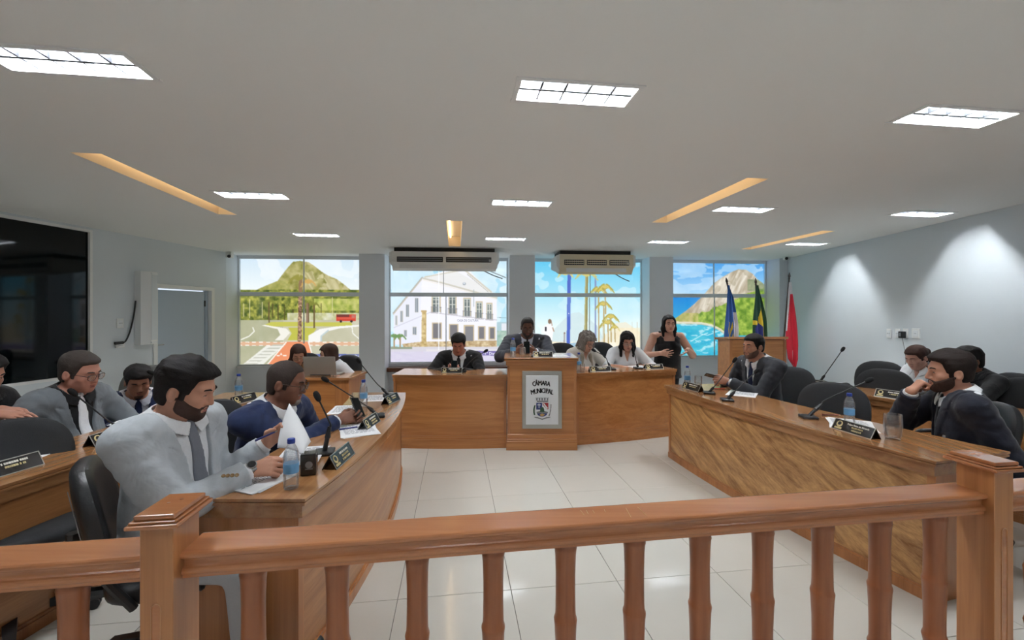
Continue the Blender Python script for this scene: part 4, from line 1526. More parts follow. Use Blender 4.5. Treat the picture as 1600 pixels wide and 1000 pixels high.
    add_ellipsoid(bm, (0, .0865, -.0630), (.0215, .0088, .0036), 12, 6, MH)
    add_ellipsoid(bm, (0, .0860, -.0732), (.0185, .0090, .0045), 12, 6, MH)
    obj('lips', bm, M[lips], body, smooth=True)
    if eyes:
        for sx in (-1, 1):
            bm = bmesh.new()
            opn = .0036 if eyes is True else eyes
            add_ellipsoid(bm, (sx * .0315, .0757, -.001), (.0115, .0102, opn), 12, 8, MH)
            e = obj('eye', bm, M['eye_white'], body, smooth=True)
            bm = bmesh.new()
            add_ellipsoid(bm, (sx * .0315, .0798, -.001), (.0050, .0066, min(opn, .0046)), 10, 6, MH)
            obj('iris', bm, M['iris'], e, smooth=True)
        for sx in (-1, 1):
            bm = bmesh.new()
            add_tube(bm, [MH @ Vector((sx * (.0315 + dx), .0862 - abs(dx) * .35 + .0002, .0026 - 14 * dx * dx)) for dx in (-.012, -.006, 0, .006, .012)], .0011 * hs, 5)
            obj('eyelashes', bm, M['iris'], body)
    if glasses:
        g = empty('spectacles'); g.parent = body
        gz, gy = glasses.get('z', -.004), .108
        bm = bmesh.new()
        for sx in (-1, 1):
            loop = []
            for k in range(20):
                a = 2 * PI * k / 20
                cx_, cz_ = math.cos(a), math.sin(a)
                loop.append(MH @ Vector((sx * .033 + .0255 * math.copysign(abs(cx_) ** .8, cx_), gy - .004 * abs(cx_) - (.006 if cx_ * sx > .3 else 0), gz + .019 * math.copysign(abs(cz_) ** .8, cz_))))
            add_tube(bm, loop, .0015 * hs * glasses.get('w', 1), 6, closed=True)
        add_tube(bm, [MH @ Vector((-.009, gy, gz + .006)), MH @ Vector((0, gy + .002, gz + .009)), MH @ Vector((.009, gy, gz + .006))], .0014 * hs, 6)
        obj('spectacle_frame', bm, glasses['mat'], g, smooth=True)
        for sx in (-1, 1):
            bm = tube([MH @ Vector((sx * .058, gy - .008, gz + .008)), MH @ Vector((sx * .072 * wide, .05, gz + .009)), MH @ Vector((sx * .079 * wide, -.005, gz + .008)), MH @ Vector((sx * .079 * wide, -.025, gz - .008))], .0016 * hs * glasses.get('w', 1), 6)
            obj('temple', bm, glasses['mat'], g, smooth=True)
            bm = bmesh.new()
            add_ellipsoid(bm, (sx * .033, gy - .004, gz), (.024, .0012, .0175), 14, 6, MH)
            obj('spectacle_lens', bm, M['lens'], g, smooth=True)
    info = dict(obj=body, A=A, Mw=Mw, MH=MH, N=N, R=R, T3=T3, P=P, parts=parts, org=org, toL=toL, dirL=dirL, Hl=Hl, bs=bs)
    return info

# ------------------------------------------------------------------ joinery
M['wood_y'] = wood('desk_wood', rgb(146, 92, 52), rgb(190, 134, 84), rot=(0, 0, -PI / 2), contrast=.8)
M['wood_ytop'] = wood('desk_top_wood', rgb(142, 94, 56), rgb(184, 134, 88), rot=(0, 0, -PI / 2), rough=.2, coat=.5, contrast=.8)
M['wood_fig'] = wood('figured_wood', rgb(136, 88, 44), rgb(208, 160, 104), rot=(-.42, 0, -PI / 2), grain=17, rough=.35, coat=.2, contrast=1.25, long_=.32)
M['wood_v'] = wood('upright_wood', rgb(146, 88, 48), rgb(188, 128, 78), rot=(0, PI / 2, 0), contrast=.7)


def rooted(name, p, label, cat, group=None):
    r = empty(name, p, 0, label, cat, group)
    return r


def part(name, bm, m, root, **k):
    o = obj(name, bm, m, root, **k)
    o.location = -Vector(root.location)
    return o


def lerp(a, b, t): return a + (b - a) * t


def curved_desk(name, label, pts, D0, D1, z, depth, n0, n1, mats, n=22, group=None):
    """desk along the curve X(D) fitted to pts; offset directions n0 (near end) .. n1 (far end) point to the sitter"""
    c = np.polyfit([p[1] for p in pts], [p[0] for p in pts], 2)
    Ds = np.linspace(D0, D1, n)
    Fp = [Vector((np.polyval(c, d), d)) for d in Ds]
    nn = [Vector((lerp(n0[0], n1[0], i / (n - 1)), lerp(n0[1], n1[1], i / (n - 1)))).normalized() for i in range(n)]
    tn = [(Fp[min(i + 1, n - 1)] - Fp[max(i - 1, 0)]).normalized() for i in range(n)]
    off = lambda o, e=0.0: [Fp[i] + nn[i] * o + tn[i] * (e * (1 if i == n - 1 else -1 if i == 0 else 0)) for i in range(n)]
    root = rooted(name, (Fp[n // 2].x, Fp[n // 2].y, 0), label, 'desk', group)
    front, top, side = mats
    bm = bmesh.new()
    for o, a, b in ((0.0, z - .012, z), (.007, z - .017, z - .012), (.002, z - .028, z - .017), (.010, z - .034, z - .028)):
        add_strip(bm, off(o, .03 - o), off(depth - o, .03 - o), a, b)
    part('desk_top', bm, top, root, bevel=.002, seg=1)
    bm = bmesh.new(); add_strip(bm, off(.022, .012), off(depth - .022, .012), z - .085, z - .034)
    part('apron', bm, top, root, bevel=.004, seg=2)
    bm = bmesh.new(); add_strip(bm, off(.045), off(.07), .06, z - .085)
    part('front_panel', bm, front, root)
    bm = bmesh.new(); add_strip(bm, off(.030), off(.07), 0, .055); add_strip(bm, off(.036), off(.07), .055, .068)
    part('plinth', bm, side, root, bevel=.003, seg=1)
    for i in (0, n - 1):
        j = 1 if i == 0 else n - 2
        a, b = Fp[i] + nn[i] * .075, Fp[i] + nn[i] * (depth - .04)
        d = (Fp[j] - Fp[i]).normalized() * .03
        bm = bmesh.new(); add_prism(bm, [a, b, b + d, a + d], .0, z - .085)
        part('end_panel', bm, side, root)
        p, q = Fp[i] + nn[i] * .040, Fp[i] + nn[i] * .085
        bm = bmesh.new(); e = -d * .25; add_prism(bm, [p + e, q + e, q + d, p + d], .0, z - .085)
        part('corner_post', bm, side, root, bevel=.003, seg=1)
    return root, c


LF, cLF = curved_desk('curved_desk', 'curved wooden desk with dark orange front where the pale grey suit sits',
                      [(-.839, 1.757), (-.785, 2.63), (-.875, 3.33), (-1.0, 4.05)], 1.765, 4.05, .75, .50, (-1, 0), (-1, 0), (M['wood_y'], M['wood_ytop'], M['wood_v']))
LB, cLB = curved_desk('curved_desk', 'curved wooden desk behind the pale grey suit, nearer to the dark glass wall',
                      [(-2.27, 1.4), (-2.25, 1.88), (-2.18, 2.33), (-2.17, 3.54), (-2.24, 4.1)], 1.0, 4.05, .75, .50, (-1, 0), (-1, 0), (M['wood_y'], M['wood_ytop'], M['wood_v']))
RF, cRF = curved_desk('curved_desk', 'curved wooden desk with boldly figured pale front, bearded man behind it',
                      [(1.61, 4.49), (1.71, 3.69), (1.90, 3.03), (1.98, 2.66), (2.14, 2.185)], 2.2, 4.49, .75, .58, (1, .28), (1, .12), (M['wood_fig'], M['wood_ytop'], M['wood_v']))
RB, cRB = curved_desk('curved_desk', 'curved wooden desk in the second row nearest to the wall outlets',
                      [(2.95, 4.6), (3.22, 3.96), (3.43, 3.56), (3.6, 3.1), (3.75, 2.6)], 2.3, 4.75, .75, .50, (1, .3), (1, .12), (M['wood_y'], M['wood_ytop'], M['wood_v']))

# --- presiding table: two wings and a raised middle with the sign
ZC = .82
def wing(name, label, A, B, depth, z):
    d = (Vector(B) - Vector(A)).normalized(); n_ = Vector((-d.y, d.x))
    if n_.y < 0: n_ = -n_
    n = 10
    L = (Vector(B) - Vector(A)).length
    Fp = [Vector(A) + d * (L * i / (n - 1)) - n_ * (.035 * math.sin(PI * i / (n - 1))) for i in range(n)]
    off = lambda o, e=0.0: [Fp[i] + n_ * o + d * (e * (1 if i == n - 1 else -1 if i == 0 else 0)) for i in range(n)]
    root = rooted(name, (*((Vector(A) + Vector(B)) / 2), 0), label, 'desk')
    bm = bmesh.new()
    for o, a, b in ((0.0, z - .014, z), (.007, z - .02, z - .014), (.003, z - .034, z - .02)):
        add_strip(bm, off(o), off(depth), a, b)
    part('desk_top', bm, M['wood_top'], root, bevel=.002, seg=1)
    bm = bmesh.new(); add_strip(bm, off(.02, -.004), off(depth - .02, -.004), z - .075, z - .034); part('apron', bm, M['wood'], root, bevel=.004)
    bm = bmesh.new(); add_strip(bm, off(.04, -.02), off(.065, -.02), .14, z - .075); part('front_panel', bm, M['wood'], root)
    bm = bmesh.new(); add_strip(bm, off(.015, -.006), off(.065, -.006), 0, .10); add_strip(bm, off(.022, -.006), off(.065, -.006), .10, .125); add_strip(bm, off(.03, -.006), off(.065, -.006), .125, .14)
    part('plinth', bm, M['wood'], root, bevel=.003, seg=1)
    for i in (0, n - 1):
        s = 1 if i == 0 else -1
        a, b = Fp[i] + n_ * .03 + d * s * .006, Fp[i] + n_ * (depth - .04) + d * s * .006
        bm = bmesh.new(); add_prism(bm, [a, b, b + d * s * .03, a + d * s * .03], 0, z - .075); part('end_panel', bm, M['wood_v'], root)
    return root

WL = wing('table_wing', 'long wooden table wing where the black suit types on a phone', (-1.335, 4.775), (-.055, 4.775), .55, ZC)
WR = wing('table_wing', 'long wooden table wing where two seated women read papers', (.74, 4.876), (2.03, 5.27), .55, ZC)
pr = rooted('podium', (.33, 4.98, 0), 'tall wooden podium with the white municipal sign on its front', 'podium')
px0, px1, py0, py1, pz = -.052, .712, 4.73, 5.29, 1.015
bm = bmesh.new()
add_box(bm, px0 - .035, px1 + .02, py0 - .03, py1, pz - .016, pz); add_box(bm, px0 - .028, px1 + .013, py0 - .022, py1, pz - .022, pz - .016); add_box(bm, px0 - .032, px1 + .017, py0 - .027, py1, pz - .038, pz - .022)
part('podium_top', bm, M['wood_top'], pr, bevel=.003, seg=1)
part('apron', box(px0 - .015, px1 + .003, py0 - .012, py1 - .02, pz - .085, pz - .038), M['wood'], pr, bevel=.004)
part('front_panel', box(px0 + .02, px1 - .02, py0 + .005, py0 + .03, .17, pz - .085), M['wood'], pr)
for a in (px0, px1 - .028):
    part('corner_post', box(a, a + .028, py0, py0 + .035, .12, pz - .085), M['wood_v'], pr, bevel=.003, seg=1)
    part('side_panel', box(a + .004, a + .024, py0 + .035, py1 - .03, .02, pz - .085), M['wood_v'], pr)
bm = bmesh.new(); add_box(bm, px0 - .012, px1 + .006, py0 - .03, py0 + .04, 0, .10); add_box(bm, px0 - .006, px1 + .003, py0 - .02, py0 + .04, .10, .12); add_box(bm, px0 - .002, px1, py0 - .008, py0 + .04, .12, .17)
part('plinth', bm, M['wood'], pr, bevel=.003, seg=1)

# sign on the podium
def sg(x, z): return (x - .338, z)            # sign centre at x .338
sr = rooted('wall_sign', (.3295, py0 - .02, .60), 'white framed sign with black lettering and a coat of arms on the podium', 'sign')
S_W, S_H = .437, .634
szc = EYE - (625 - 490) / F * (py0 - .02); sxc = (847 - 800) / F * (py0 - .02)
def spt(px_, py_, y):                        # sign pixel to local sign plane
    return Vector((sxc + (px_ - 847) / F * (py0 - .02), y, szc - (py_ - 625) / F * (py0 - .02)))
yb = py0 - .018
bm = bmesh.new(); add_box(bm, sxc - S_W / 2, sxc + S_W / 2, yb, py0 + .005, szc - S_H / 2, szc + S_H / 2)
part('sign_frame', bm, M['steel'], sr, bevel=.004)
bm = box(sxc - .178, sxc + .178, yb - .006, yb, szc - .27, szc + .27); part('sign_face', bm, M['sign_white'], sr, bevel=.002, seg=1)
yf = yb - .0068
def flat(pts, m, dy=0.0, name='crest_piece', par=None):
    bm = bmesh.new()
    add = [bm.verts.new(spt(a, b, yf - dy)) for a, b in pts]
    lo = [bm.verts.new(spt(a, b, yf - dy + .0012)) for a, b in pts]
    bm.faces.new(add)
    for i in range(len(pts)):
        j = (i + 1) % len(pts)
        bm.faces.new((add[i], lo[i], lo[j], add[j]))
    return part(name, bm, m, sr)
def zz(x, y): return (810 + x / 9.0875, 570 + y / 9.0909)
def arc_text(s, x0, x1, y, bend, size):
    wd = [1.45 if ch == 'M' else .5 if ch == 'I' else 1.15 if ch in 'NU' else 1.0 for ch in s]
    cum = [sum(wd[:i]) + wd[i] / 2 for i in range(len(s))]
    for i, ch in enumerate(s):
        t = (cum[i] - cum[0]) / (cum[-1] - cum[0]); xx = lerp(x0, x1, t); yy = y + bend * (2 * t - 1) ** 2
        p = spt(*zz(xx, yy), yf - .0004)
        T = Matrix.Translation(p) @ Matrix.Rotation(PI / 2, 4, 'X') @ Matrix.Rotation(-(2 * t - 1) * .14, 4, 'Z')
        o = text_mesh(ch, size, M['sign_black'], sr, T, 'letter', 0.0, sx=.72, valign='BOTTOM_BASELINE')
        bm = bmesh.new(); bm.from_mesh(o.data); src = list(bm.faces)            # stroke thickened by shifted copies
        for dx, dz in ((-.0026, 0), (.0026, 0), (0, .0016), (0, -.0016)):
            q = bmesh.ops.duplicate(bm, geom=src); bmesh.ops.translate(bm, verts=[v for v in q['geom'] if isinstance(v, bmesh.types.BMVert)], vec=(dx, 0, dz))
        bm.to_mesh(o.data); bm.free()
        o.location = -Vector(sr.location)
arc_text('CÂMARA', 226, 424, 290, 12, .074)
arc_text('MUNICIPAL', 205, 474, 398, 22, .074)
# coat of arms
def ring(cx, cy, rx, ry, a0, a1, n=14): return [(cx + rx * math.cos(lerp(a0, a1, i / n)), cy + ry * math.sin(lerp(a0, a1, i / n))) for i in range(n + 1)]
shield = [zz(250, 535), zz(425, 535)] + [zz(*p) for p in ring(337, 640, 88, 98, 0, PI)]
flat(shield, M['sign_white'], .0, 'shield')
flat([zz(253, 538), zz(337, 538), zz(337, 635), zz(253, 635)], M['sign_blue'], .0012)
flat([zz(343, 538), zz(425, 538), zz(425, 628), zz(405, 630), zz(343, 560)], M['sign_red'], .0012)
flat([zz(345, 545), zz(365, 545), zz(420, 615), zz(402, 625)], M['sign_white'], .0018)
flat([zz(288, 548), zz(298, 548), zz(298, 612), zz(288, 612)], M['sign_white'], .0018); flat([zz(270, 563), zz(316, 563), zz(316, 573), zz(270, 573)], M['sign_white'], .0018)
flat([zz(*p) for p in ring(337, 640, 28, 42, -PI, 0)] + [zz(370, 668), zz(305, 668)], M['sign_green'], .0022)
flat([zz(258, 668), zz(300, 655), zz(375, 655), zz(420, 670), zz(412, 690), zz(262, 690)], M['sign_grey'], .0016)
flat([zz(*p) for p in ring(337, 690, 70, 44, 0, PI)], M['sign_blue'], .0016)
flat([zz(300, 705), zz(337, 690), zz(380, 705), zz(345, 728), zz(320, 728)], M['sign_tan'], .0022)
for k in range(5):
    x = 262 + k * 37.5
    flat([zz(x - 14, 462), zz(x - 5, 462), zz(x - 5, 472), zz(x + 5, 472), zz(x + 5, 462), zz(x + 14, 462), zz(x + 9, 505), zz(x - 9, 505)], M['sign_grey'], .0012, 'crown_tower')
flat([zz(258, 508), zz(425, 508), zz(420, 528), zz(265, 528)], M['sign_grey'], .0012, 'crown_band')
flat([zz(*p) for p in ring(262, 650, 52, 100, PI * .78, PI * 1.3)] + [zz(*p) for p in ring(262, 650, 30, 92, PI * 1.3, PI * .78)], M['sign_green'], .0012, 'laurel_branch')
for k in range(9):
    t = k / 8; x, y = lerp(462, 436, t ** 2), lerp(570, 722, t)
    flat([zz(x - 10, y), zz(x, y - 9), zz(x + 9, y), zz(x, y + 8)], M['sign_black'], .0012, 'coffee_leaf')
flat([zz(222, 738), zz(270, 742), zz(337, 764), zz(404, 742), zz(460, 738), zz(440, 752), zz(400, 758), zz(337, 780), zz(276, 758), zz(236, 752)], M['sign_grey'], .0012, 'ribbon')

# lectern by the flags
lr = rooted('lectern', (2.62, 6.95, 0), 'plain wooden lectern with slanted top before the flags', 'lectern')
D_ = 6.9; a, b = W(1141, 0, D_).x, W(1227, 0, D_).x; zt = EYE - 36 / F * D_
part('lectern_body', box(a, b, D_, D_ + .42, .06, zt - .05), M['wood'], lr, bevel=.004)
part('side_rib', box(a - .012, a + .03, D_ - .012, D_ + .03, .0, zt - .05), M['wood_v'], lr, bevel=.003); part('side_rib', box(b - .03, b + .012, D_ - .012, D_ + .03, 0, zt - .05), M['wood_v'], lr, bevel=.003)
bm = box(a - .035, b + .03, D_ - .04, D_ + .46, -.02, .02, Matrix.Translation((0, D_, zt - .022)) @ Matrix.Rotation(math.radians(-4), 4, 'X') @ Matrix.Translation((0, -D_, 0)))
part('lectern_top', bm, M['wood_top'], lr, bevel=.006)
part('plinth', box(a - .02, b + .02, D_ - .02, D_ + .44, 0, .07), M['wood_v'], lr, bevel=.003)

# small desk of the two women under the first window
D_ = 4.95; zt = .76; a, b = -2.72, W(545, 0, D_).x
sd_ = rooted('side_desk', ((a + b) / 2, D_ + .3, 0), 'small plain wooden desk under the mountain window carrying an open laptop', 'desk')
part('desk_top', box(a - .015, b + .015, D_ - .02, D_ + .6, zt - .03, zt), M['wood_top'], sd_, bevel=.004)
part('front_panel', box(a + .03, b - .16, D_ + .01, D_ + .03, .1, zt - .03), M['wood'], sd_)
part('side_panel', box(b - .16, b, D_, D_ + .56, 0, zt - .03), M['wood_v'], sd_, bevel=.003); part('side_panel', box(a, a + .03, D_, D_ + .56, 0, zt - .03), M['wood_v'], sd_, bevel=.003)

# ------------------------------------------------------------------ balustrade in front of the viewer
br = rooted('balustrade', (.4, 1.46, 0), 'glossy orange wooden balustrade with bamboo shaped balusters in front', 'balustrade')
LIN = lambda X: 1.398 + .1445 * X                     # centre line of the rail
angR = math.atan(.1445)
def rail_seg(X0, X1):
    """moulded handrail between two X positions along the centre line"""
    half = [(.052, .828), (.058, .8268), (.062, .823), (.0632, .818), (.062, .813), (.058, .809), (.050, .8075), (.0465, .804), (.0445, .798), (.0440, .792), (.0455, .786), (.0490, .782),
            (.0535, .779), (.0565, .774), (.0570, .768), (.0550, .763), (.0510, .760), (.0510, .752)]
    prof = [(-o, z) for o, z in half[::-1]] + half
    bm = bmesh.new(); rings = []
    for X in (X0, X1):
        c = Vector((X, LIN(X))); nrm = Vector((-math.sin(angR), math.cos(angR)))
        rings.append([bm.verts.new((c.x + nrm.x * o, c.y + nrm.y * o, z)) for o, z in prof])
    n = len(prof)
    for k in range(n):
        l = (k + 1) % n
        bm.faces.new((rings[0][k], rings[0][l], rings[1][l], rings[1][k]))
    bm.faces.new(rings[0]); bm.faces.new(rings[1][::-1])
    return part('handrail', bm, M['wood_rail'], br)
xa, xb = -.955, 1.80
rail_seg(-.94, 1.79); rail_seg(-2.6, -1.0); rail_seg(1.86, 3.2)
def bottom_rail(X0, X1):
    bm = bmesh.new(); nrm = Vector((-math.sin(angR), math.cos(angR)))
    P = [Vector((X, LIN(X))) for X in (X0, X1)]
    add_prism(bm, [P[0] - nrm * .045, P[1] - nrm * .045, P[1] + nrm * .045, P[0] + nrm * .045], .06, .13)
    part('bottom_rail', bm, M['wood_rail'], br, bevel=.01)
bottom_rail(-.94, 1.79); bottom_rail(-2.6, -1.0); bottom_rail(1.86, 3.2)
bal_prof = [(.030, .125), (.036, .13), (.038, .15), (.034, .17), (.031, .20), (.033, .25), (.0365, .268), (.038, .274), (.0365, .280), (.033, .290), (.0325, .33), (.0335, .40), (.0365, .47), (.0385, .488), (.0375, .493), (.0345, .500),
            (.0335, .52), (.0325, .58), (.0325, .64), (.0345, .70), (.0365, .722), (.038, .727), (.0365, .732), (.0365, .754)]
bal_me = None
def baluster(X):
    global bal_me
    if bal_me is None:
        bm = lathe(bal_prof, 24)
        o = obj('baluster', bm, M['wood_bal'], br, smooth=True); bal_me = o.data
    else:
        o = bpy.data.objects.new('baluster', bal_me); COL.objects.link(o); o.parent = br
    o.location = Vector((X, LIN(X), 0)) - Vector(br.location)
    o.rotation_euler = (0, 0, random.uniform(0, 6))
for k in range(11): baluster(lerp(-.775, 1.606, k / 10))
for X in (-1.245, -1.483, -1.72, 2.08, 2.32): baluster(X)
def newel(xf, yf_):
    """post with its front left corner at (xf, yf_)"""
    R_ = Matrix.Translation((xf, yf_, 0)) @ Matrix.Rotation(TH, 4, 'Z')
    w, d = .083, .122
    bm = bmesh.new(); add_box(bm, 0, w, 0, d, 0, .928, R_)
    post = part('newel_post', bm, M['wood_v'], br, bevel=.002, seg=1)
    bm = bmesh.new(); add_box(bm, -.024, w + .024, -.024, d + .03, .922, .934, R_); add_box(bm, -.018, w + .018, -.018, d + .024, .934, .942, R_); add_box(bm, -.010, w + .010, -.010, d + .016, .942, .956, R_)
    part('newel_cap', bm, M['wood_rail'], br, bevel=.004, seg=2)
    bm = bmesh.new()                                  # raised fillets that frame the flute
    pts = [(w * .36, .05), (w * .36, .70)] + [(w / 2 - w * .14 * math.cos(PI * k / 8), .70 + w * .14 * math.sin(PI * k / 8)) for k in range(1, 8)] + [(w * .64, .70), (w * .64, .05)]
    add_tube(bm, [R_ @ Vector((x, -.0005, z)) for x, z in pts], .0022, 6)
    part('flute_edge', bm, M['wood_v'], br)
    bm = bmesh.new(); add_prism(bm, [(w * .36, .05), (w * .64, .05)] + [(x, z) for x, z in pts[:1:-1]][1:-1] if False else [(p[0], p[1]) for p in pts], 0, .001)
    bmesh.ops.transform(bm, matrix=R_ @ Matrix.Rotation(PI / 2, 4, 'X'), verts=bm.verts)
    part('flute', bm, M['wood_rail'], br)
    bm = bmesh.new()
    for x in (.03, .052):
        add_lathe(bm, [(.0045, 0), (.0045, .0006)], 10, R_ @ Matrix.Translation((x, .04 + x, .956)))
    part('wood_plug', bm, M['wood_bal'], br)
newel(-1.008, 1.16); newel(1.767, 1.57)
for (xa_, ya_), (xb_, yb__) in (((907, 797), (913, 805)), ((916, 797), (919, 803)), ((978, 794), (986, 808)), ((996, 792), (1010, 805)), ((926, 797), (929, 802)), ((944, 796), (946, 800))):
    a_, b_ = onz(xa_, ya_, .8285), onz(xb_, yb__, .8285)
    part('scratch', tube([a_, b_], .0007, 4), M['sign_tan'], br)

# ------------------------------------------------------------------ air conditioners, cameras, outlets, wall unit
def aircon(label, pxa, pxb, D, ztop, zbot, m, nsec, dpt=.62):
    a, b = W(pxa, 0, D).x, W(pxb, 0, D).x
    L = b - a
    root = empty('air_conditioner', ((a + b) / 2, D, zbot), ab, label, 'air conditioner')
    h = ztop - zbot; c = L / 2
    def sect(x, s): return [(x, .0, h * .95), (x, -.004, h * .42), (x, .05, h * .10), (x, .10, 0), (x, dpt, h * .35), (x, dpt, h * .95)]
    bm = bmesh.new()
    R0 = [bm.verts.new(Vector((x, y, z))) for x, y, z in sect(-c + .02, 0)]; R1 = [bm.verts.new(Vector((x, y, z))) for x, y, z in sect(c - .02, 0)]
    for k in range(6):
        l = (k + 1) % 6
        bm.faces.new((R0[k], R1[k], R1[l], R0[l]))
    bm.faces.new(R0[::-1]); bm.faces.new(R1)
    obj('casing', bm, m, root, bevel=.008)
    for s in (-1, 1):
        bm = bmesh.new()
        v0 = [bm.verts.new(Vector((s * (c - .02), y * .98 - .003, z))) for x, y, z in sect(0, 0)]; v1 = [bm.verts.new(Vector((s * (c + (.03 if z > h * .3 else -.03)), y * .9 + .03, z * .9 + h * .04))) for x, y, z in sect(0, 0)]
        for k in range(6):
            l = (k + 1) % 6
            bm.faces.new((v0[k], v1[k], v1[l], v0[l]))
        bm.faces.new(v0); bm.faces.new(v1[::-1])
        obj('end_cap', bm, M['ac'], root, bevel=.01)
    obj('ceiling_bracket', box(-c + .04, c - .04, .08, dpt - .02, h * .94, h + .06), M['vent_dark'], root)
    g = .05; ww = (L - 2 * .10 - (nsec - 1) * g) / nsec
    for k in range(nsec):
        x0 = -c + .10 + k * (ww + g)
        zl, zh = h * .42, h * .68
        v = obj('air_outlet', box(x0, x0 + ww, -.012, .02, zl, zh), M['vent_dark'], root, bevel=.004, seg=1)
        for j in range(2):
            z = lerp(zl, zh, (j + .8) / 2.6)
            obj('louver', box(x0 + .01, x0 + ww - .01, -.02, -.006, z - .006, z + .006), M['sign_grey'] if nsec == 2 else M['ac_beige'], v)
        if nsec == 3:
            bm = bmesh.new()
            for j in range(9):
                x = x0 + ww * (j + .5) / 9
                add_box(bm, x - .004, x + .004, -.018, -.008, zl + .005, zh - .005)
            o_ = obj('vanes', bm, M['sign_grey'], v)
    obj('bottom_flap', box(-c + .14, c - .14, -.0, .012, h * .10, h * .30, Matrix.Rotation(-.18, 4, 'X')), M['white'], root, bevel=.003)
    obj('control_panel', box(c - .14, c - .09, -.016, 0, h * .46, h * .56), M['silver'], root)
    bm = tube(smooth_path([(c - .25, dpt * .6, .05), (c - .05, dpt * .8, -.03), (c + .12, dpt * .95, -.08)], 4), .009, 6)
    obj('drain_hose', bm, M['sign_grey'], root, smooth=True)
    return root
aircon('long white ceiling air conditioner above the house picture', 612, 777, 7.12, 2.545, 2.215, M['ac'], 2)
aircon('shorter beige ceiling air conditioner above the beach picture', 872, 993, 7.45, 2.545, 2.19, M['ac_beige'], 3)


def camera_unit(label, p, d):
    r = empty('security_camera', p, 0, label, 'camera')
    obj('mount', box(-.05, .05, -.04, .04, -.05, .05), M['white'], r, bevel=.006)
    bm = tube([(0, 0, 0), Vector(d) * .10], .035, 14); obj('camera_barrel', bm, M['white'], r, smooth=True)
    bm = tube([Vector(d) * .10, Vector(d) * .125], .027, 14); obj('lens', bm, M['black'], r, smooth=True)
camera_unit('small white security camera under the ceiling by the mountain window', bw(.10, -.06, 2.545), (.45, -.85, -.3))
camera_unit('small white security camera under the ceiling above the red flag', W(1229, 402, 8.35), (-.5, -.8, -.3))


def rpt(px, py):
    """point on the right wall seen at a photo pixel"""
    k = (px - 800) / F
    # X = k D ; X = 5.489 + .0887 (D - 8.552)
    D = (5.489 - .0887 * 8.552) / (k - .0887)
    return W(px, py, D)
arR = math.atan2(1, .0887)
def outlet(label, p, w, h, rz, plug=False, name='wall_outlet', holes_=3):
    r = empty(name, p, rz, label, 'outlet', )
    obj('plate', box(-w / 2, w / 2, -.012, 0, -h / 2, h / 2), M['white'], r, bevel=.004)
    obj('insert', box(-w * .3, w * .3, -.015, -.010, -h * .3, h * .3), M['sign_white'], r, bevel=.002, seg=1)
    bm = bmesh.new()
    for k in range(holes_):
        add_lathe(bm, [(.0045, 0), (.0045, .002)], 8, Matrix.Translation(((k - (holes_ - 1) / 2) * .018, -.0165, -.0)) @ Matrix.Rotation(PI / 2, 4, 'X'))
    obj('socket_holes', bm, M['sign_grey'], r)
    return r
rzR = math.atan2(1, .0887) - PI          # plate front looks into the room
for i, (px, py, w_, h_, lb) in enumerate(((1390, 521, .08, .125, 'white wall outlet farthest from the dark plug adapter'), (1404, 521, .08, .125, 'white wall outlet just beside the dark plug adapter'),
                                  (1416, 521, .08, .125, 'white wall outlet holding the dark plug adapter'), (1432, 521, .12, .13, 'larger square white blank wall plate next to the outlets'))):
    p = rpt(px, py)
    outlet(lb, p, w_, h_, -PI / 2 - math.atan(.0887), holes_=3 if i < 3 else 2)
p = rpt(1415, 523)
ad = empty('plug_adapter', p + Vector((-.013, 0, 0)), -PI / 2 - math.atan(.0887), 'black plug adapter with a dangling grey cord on the bare wall', 'charger')
obj('adapter_body', box(-.03, .03, -.06, -.003, -.045, .045), M['black'], ad, bevel=.006)
obj('adapter_label', box(-.016, .016, -.0615, -.0595, -.02, .025), M['sign_grey'], ad)
obj('cord', tube(smooth_path([(0, -.03, -.045), (.02, -.03, -.12), (.05, -.03, -.25), (.06, -.035, -.38), (-.01, -.035, -.50), (-.03, -.035, -.62)], 5), .004, 6), M['sign_grey'], ad, smooth=True)

# tall white unit on the left wall
def lpt(px, py):
    k = (px - 800) / F
    D = -6.034 / (k - .116)
    return W(px, py, D)
pa, pb = lpt(210, 425), lpt(233, 425)
zt_, zb_ = 2.10, 1.06
un = empty('wall_speaker', (pa.x, pa.y, zb_), al, 'tall narrow white metal wall unit with perforated edges beside the door', 'wall unit')
L = (pb - pa).length; hh_ = zt_ - zb_
bm = bmesh.new(); add_prism(bm, [(0, 0), (0, -.10), (L * .45, -.16), (L, -.13), (L, 0)], 0, hh_); obj('unit_body', bm, M['white'], un, bevel=.006)
bm = bmesh.new(); add_prism(bm, [(L * .47, -.165), (L * .98, -.135), (L * .98, -.131), (L * .47, -.160)], .06, hh_ - .04); obj('front_strip', bm, M['wall'], un)
bm = bmesh.new()
for z in (.03, hh_ - .025):
    for k in range(8):
        t = k / 7
        add_box(bm, lerp(L * .47, L * .96, t) - .008, lerp(L * .47, L * .96, t) + .008, -.172 + .03 * t, -.150 + .03 * t, z - .010, z + .010)
tag(obj('perforated_edge', bm, M['sign_white'], un), kind='stuff')
obj('power_cable', tube(smooth_path([(-.01, -.03, .62), (-.03, -.03, .45), (-.06, -.03, .30), (-.10, -.03, .16), (-.16, -.04, .06), (-.22, -.05, .045), (-.28, -.04, .05)], 5), .010, 6), M['black'], un, smooth=True)
obj('cable_plug', tube([(-.30, -.04, .04), (-.20, -.05, .045)], .02, 8), M['black'], un, smooth=True)
p = lpt(187, 505); outlet('white outlet plate on the left wall near the dangling cable', p, .09, .13, al)
p = lpt(187, 540); o = outlet('low white outlet plate under the dangling black cable end', p, .12, .06, al)

